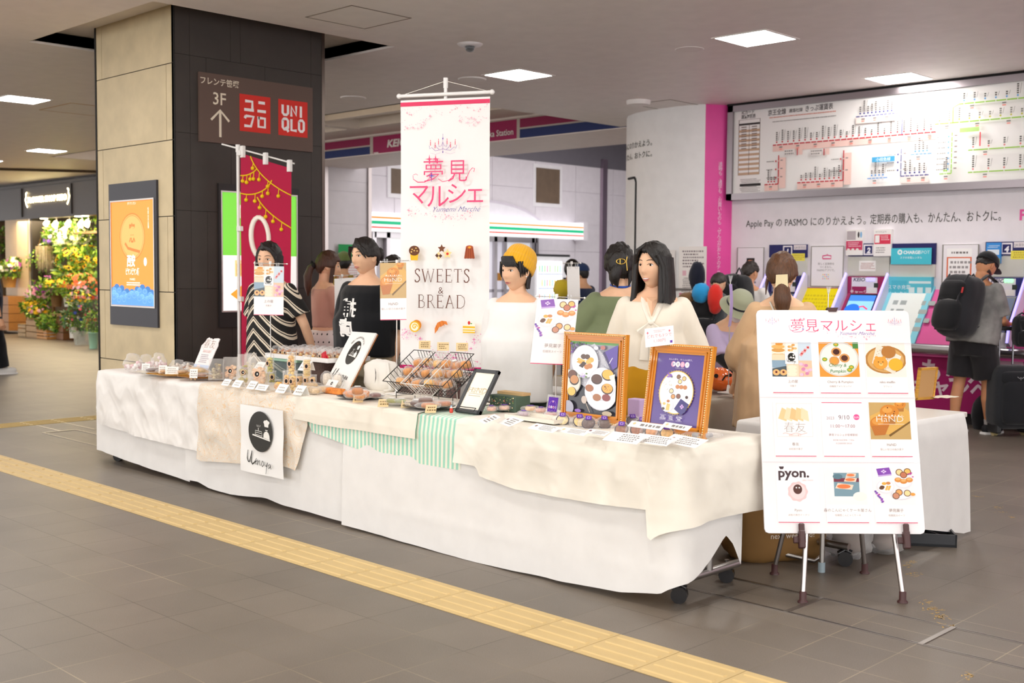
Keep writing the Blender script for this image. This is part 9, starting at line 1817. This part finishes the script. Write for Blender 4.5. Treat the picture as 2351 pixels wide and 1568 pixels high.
# passer-by at the left edge
p = az(-22, 862)
P11 = person('walking person in a navy T-shirt and black trousers cut by the left picture edge', p.x, p.y, YW-.9, 1.74, male=True, skin='e2ab86', top=dict(col='1b2134', ease=.035, hem=.82, sleeve=.9, sr=.08, loose=1.1, name='t_shirt'), bottom=dict(kind='trousers', col='17181c', hem=.09, ease=.03), arms={'L': ((.05, .04, -.28), (.0, .10, -.25)), 'R': ((.06, .02, -.28), (.0, .06, -.26))}, head=(0, .1), hairc='1c1614', shoe='e6e4e0', legs=((-.09, .18), (.09, -.16)), vox=.014)
hair_cap(P11['t'], P11['MH'], '1c1614', .012, .45, .05, -.45); b = B(P11['SC'], 'gloss', '17171a'); wr_ = P11['A']['R'][2]; b.tube([wr_+V((0, 0, .03)), wr_+V((0, 0, .005))], .031, 16); wr_ = P11['A']['L'][2]; b.obj('wristwatch', P11['t'])
# far passers-by
p = ay(789, 585, 9.0)
P12 = person('person in a green cap seen from behind near the far grey wall', p.x, 9.0, YW, 1.72, male=True, skin='d9a680', top=dict(col='5b5a66', ease=.03, hem=.85, sleeve=.9, loose=1.05, name='t_shirt'), bottom=dict(kind='trousers', col='3a3a40', hem=.1), hairc='15110f', face=False, vox=.016); hair_cap(P12['t'], P12['MH'], '15110f', .012, .4, -.1, -.6); cap(P12, '6b7a48', False)
b = B(P12['SC'], 'cloth', 'a68a3c'); [b.tube([(sg*.1, -.10, 1.36), (sg*.09, -.14, 1.2), (sg*.08, -.15, 1.0)], .03, 6, flat=.3) for sg in (-1, 1)]; b.obj('strap', P12['t'])
p = ay(1337, 612, 11.2)
P13 = person('person in a navy cap and navy shirt standing in front of the vending machine', p.x, 11.2, YW+.9, 1.6, male=True, skin='d9a680', top=dict(col='27304a', ease=.03, hem=.85, sleeve=.7, loose=1.05, name='shirt'), bottom=dict(kind='trousers', col='8a7a70', hem=.1), head=(0, .1), hairc='15110f', face=False, vox=.016, arms={'L': ((.02, .12, -.25), (-.05, .22, -.02)), 'R': ((.02, .12, -.25), (-.05, .22, -.02))}); hair_cap(P13['t'], P13['MH'], '15110f', .01, .4, -.1, -.6); cap(P13, '25375c', False)
p = ay(1311, 600, 11.8)
P15 = person('dark-haired person with a yellow bag beyond the navy cap', p.x, 11.8, YW-2.2, 1.66, skin='d9a680', top=dict(col='39415a', ease=.03, hem=.85, sleeve=.7, name='shirt'), bottom=dict(kind='trousers', col='55505a', hem=.1), hairc='15110f', vox=.016); hair_cap(P15['t'], P15['MH'], '15110f', .014, .3, -.2, -.7)
p = ay(1291, 655, 11.5); b = B(T(*p), 'cloth', 'e2c93a'); b.smooth = True; b.sph((0, 0, -.05), (.14, .1, .13), 16, 12, lambda d: 1+.15*noise.noise(d*3)); b.obj('yellow_bag', label='yellow bag carried in front of the vending machine', category='bag')
# --- things on the back tables and under the end table
def onT(px, py, z=.742): return az(px, py, z)
p = onT(1652, 895, .745); t = thing('pumpkin_bucket', 'orange pumpkin bucket with a black face on the back table', 'bucket', p); b = B(mat='gloss', col='ee6f26'); b.smooth = True; b.sph((0, 0, .07), (.09, .09, .075), 30, 14, lambda d: 1+.04*cos(atan2(d.y, d.x)*10)); b.obj('bucket', t)
b = B(RZ(YW-pi/2) @ frame((0, -.092, .07), (1, 0, 0), (0, 0, 1)), 'print', '1d1a18'); b.line([(.0, .0), (.02, .03), (.05, .035)], .01); b.ell(.05, .035, .012); b.ell(-.04, .03, .014); b.obj('face', t)
for i, (px, py, w, d, c, l) in enumerate(((1600, 893, .22, .12, 'f4f0ea', 'white sheet of paper on the back table'), (1640, 889, .24, .13, 'e85f3a', 'orange edged leaflet on the back table'), (1672, 883, .2, .12, 'dfe6c8', 'greenish magazine on the back table'), (1690, 889, .15, .1, 'c4b08a', 'folded tan cloth at the foot of the clip pole'), (1690, 878, .16, .1, 'e9c4cc', 'pink leaflet near the clip pole'))):
 p = onT(px, py, .745+.004*i); b = B(T(*p) @ RZ(.3*i), 'print', c); b.box(-w/2, -d/2, 0, w/2, d/2, .008+.003*(i == 3)); b.obj('leaflet', label=l, category='leaflet')
p = onT(1703, 876, .75); b = B(T(*p), 'plastic', '1d1d1f'); b.box(-.05, -.03, 0, .05, .03, .03, .006); b.obj('stapler', label='small black object by the papers on the back table', category='stationery')
for px, py, z, w, l in ((889, 808, .745, .13, 'small tan cardboard box on the pink cloth, lower one'), (887, 808, .845, .11, 'small tan cardboard box stacked on another on the pink cloth')):
 p = ay(px, 830, 5.9); b = B(T(p.x+.0, 5.95, z), 'matte', 'c9a270'); b.box(-w/2, -.06, 0, w/2, .06, .095, .002); b.obj('cardboard_box', label=l, category='box')
p = onT(2122, 917, .745); t = thing('picture_frame', 'back of a wooden picture frame standing on the end table', 'picture frame', p, YW-pi/2+.5); b = B(RX(.12), 'wood', 'd19a3c'); [b.box(*q) for q in ((-.08, -.008, 0, .08, .008, .015), (-.08, -.008, .185, .08, .008, .2), (-.08, -.008, 0, -.066, .008, .2), (.066, -.008, 0, .08, .008, .2))]; b.obj('frame', t); b = B(RX(.12), 'matte', 'c79a66'); b.box(-.066, -.004, .015, .066, .004, .185); b.obj('backing', t)
p = onT(2165, 915, .745); b = B(T(*p) @ RZ(1.2), 'cloth', 'e9dfc8'); b.grid(lambda u, v: (.2*(u-.5), .12*(v-.5), .012+.006*noise.noise(V((u*4, v*4, 0)))), 14, 10); b.obj('cloth_napkin', label='cream cloth corner lying on the end table', category='cloth')
p = az(1765, 1288); t = thing('paper_bag', 'big brown paper bag with white lettering on the floor behind the easel', 'paper bag', (p.x-.05, p.y+.12, 0), YW-pi/2+.25); b = B(mat='matte', col='8f6a3c'); b.smooth = True; b.sph((0, 0, .17), (.27, .17, .19), 30, 20, lambda q: (abs(q.x)**5+abs(q.y)**4+abs(q.z)**5)**(-.2)*(1+.06*noise.noise(q*4))); b.obj('bag_body', t)
b = B(frame((-.18, -.176, .22), (1, 0, 0), (0, 0, 1)), 'print', 'efe6d8'); b.L = .004; b.txt('good.', .16, .0, .085, wt=.04); b.txt('next weekend?', .2, -.085, .04); b.obj('lettering', t)
a_, b_ = az(1690, 1258), az(1870, 1290); t = thing('hand_cart', 'folded steel hand cart frame lying in front of the brown bag', 'hand cart', (a_.x, a_.y, 0)); O = T(-a_.x, -a_.y, 0); b = B(O, 'metal', 'a9a49f'); b.tube([ad(1690, 1222, 6.15), ad(1697, 1243, 6.1), ad(1720, 1254, 6.05), ad(1870, 1288, 5.95), ad(1886, 1275, 5.95), ad(1888, 1240, 5.98)], .012, 10); b.obj('tube_frame', t)
f = az(1886, 1313); b = B(O, 'metal', 'c9c6c2'); b.tube([(f.x, f.y, .03), (f.x, f.y, .5)], .013, 10); b.set('9fb0b8', 'plastic'); b.tube([(f.x, f.y, 0), (f.x, f.y, .05)], .018, 12); b.obj('leg', t)
for px, py, w, h, l in ((1925, 1283, .22, .22, 'crumpled clear plastic bag under the end table, left one'), (2010, 1272, .2, .16, 'crumpled clear plastic bag under the end table, right one')):
 p = az(px, py); t = thing('plastic_bag', l, 'plastic bag', p); b = B(mat='frost', col='e4e2e0'); b.smooth = True; b.sph((0, .08, h*.5), (w*.6, .14, h*.55), 26, 18, lambda d: 1+.25*noise.noise(d*3+V((px, 0, 0)))+.1*noise.noise(d*8)); b.obj('bag_film', t); b = B(mat='matte', col='9c8a80'); b.sph((0, .09, h*.4), (w*.35, .08, h*.35), 14, 10, lambda d: 1+.3*noise.noise(d*3)); b.obj('contents', t)
p = az(2120, 1245); t = thing('floor_tray', 'dark grey plastic tray with cables at the right foot of the end table', 'tray', (p.x, p.y, 0), .6); b = B(mat='plastic', col='34363a'); b.box(-.16, -.1, 0, .16, .1, .015); [b.box(*q) for q in ((-.16, -.1, 0, .16, -.09, .07), (-.16, .09, 0, .16, .1, .07), (.15, -.1, 0, .16, .1, .07), (-.16, -.1, 0, -.15, .1, .07))]; b.obj('tray_body', t); b = B(mat='gloss', col='1d1d20')
for k in range(5): b.tube([(-.12+.02*k, -.05, .02+.012*k), (-.02, .05*sin(k), .06+.008*k), (.1, -.04+.02*k, .03)], .008, 6)
b.obj('cable', t)
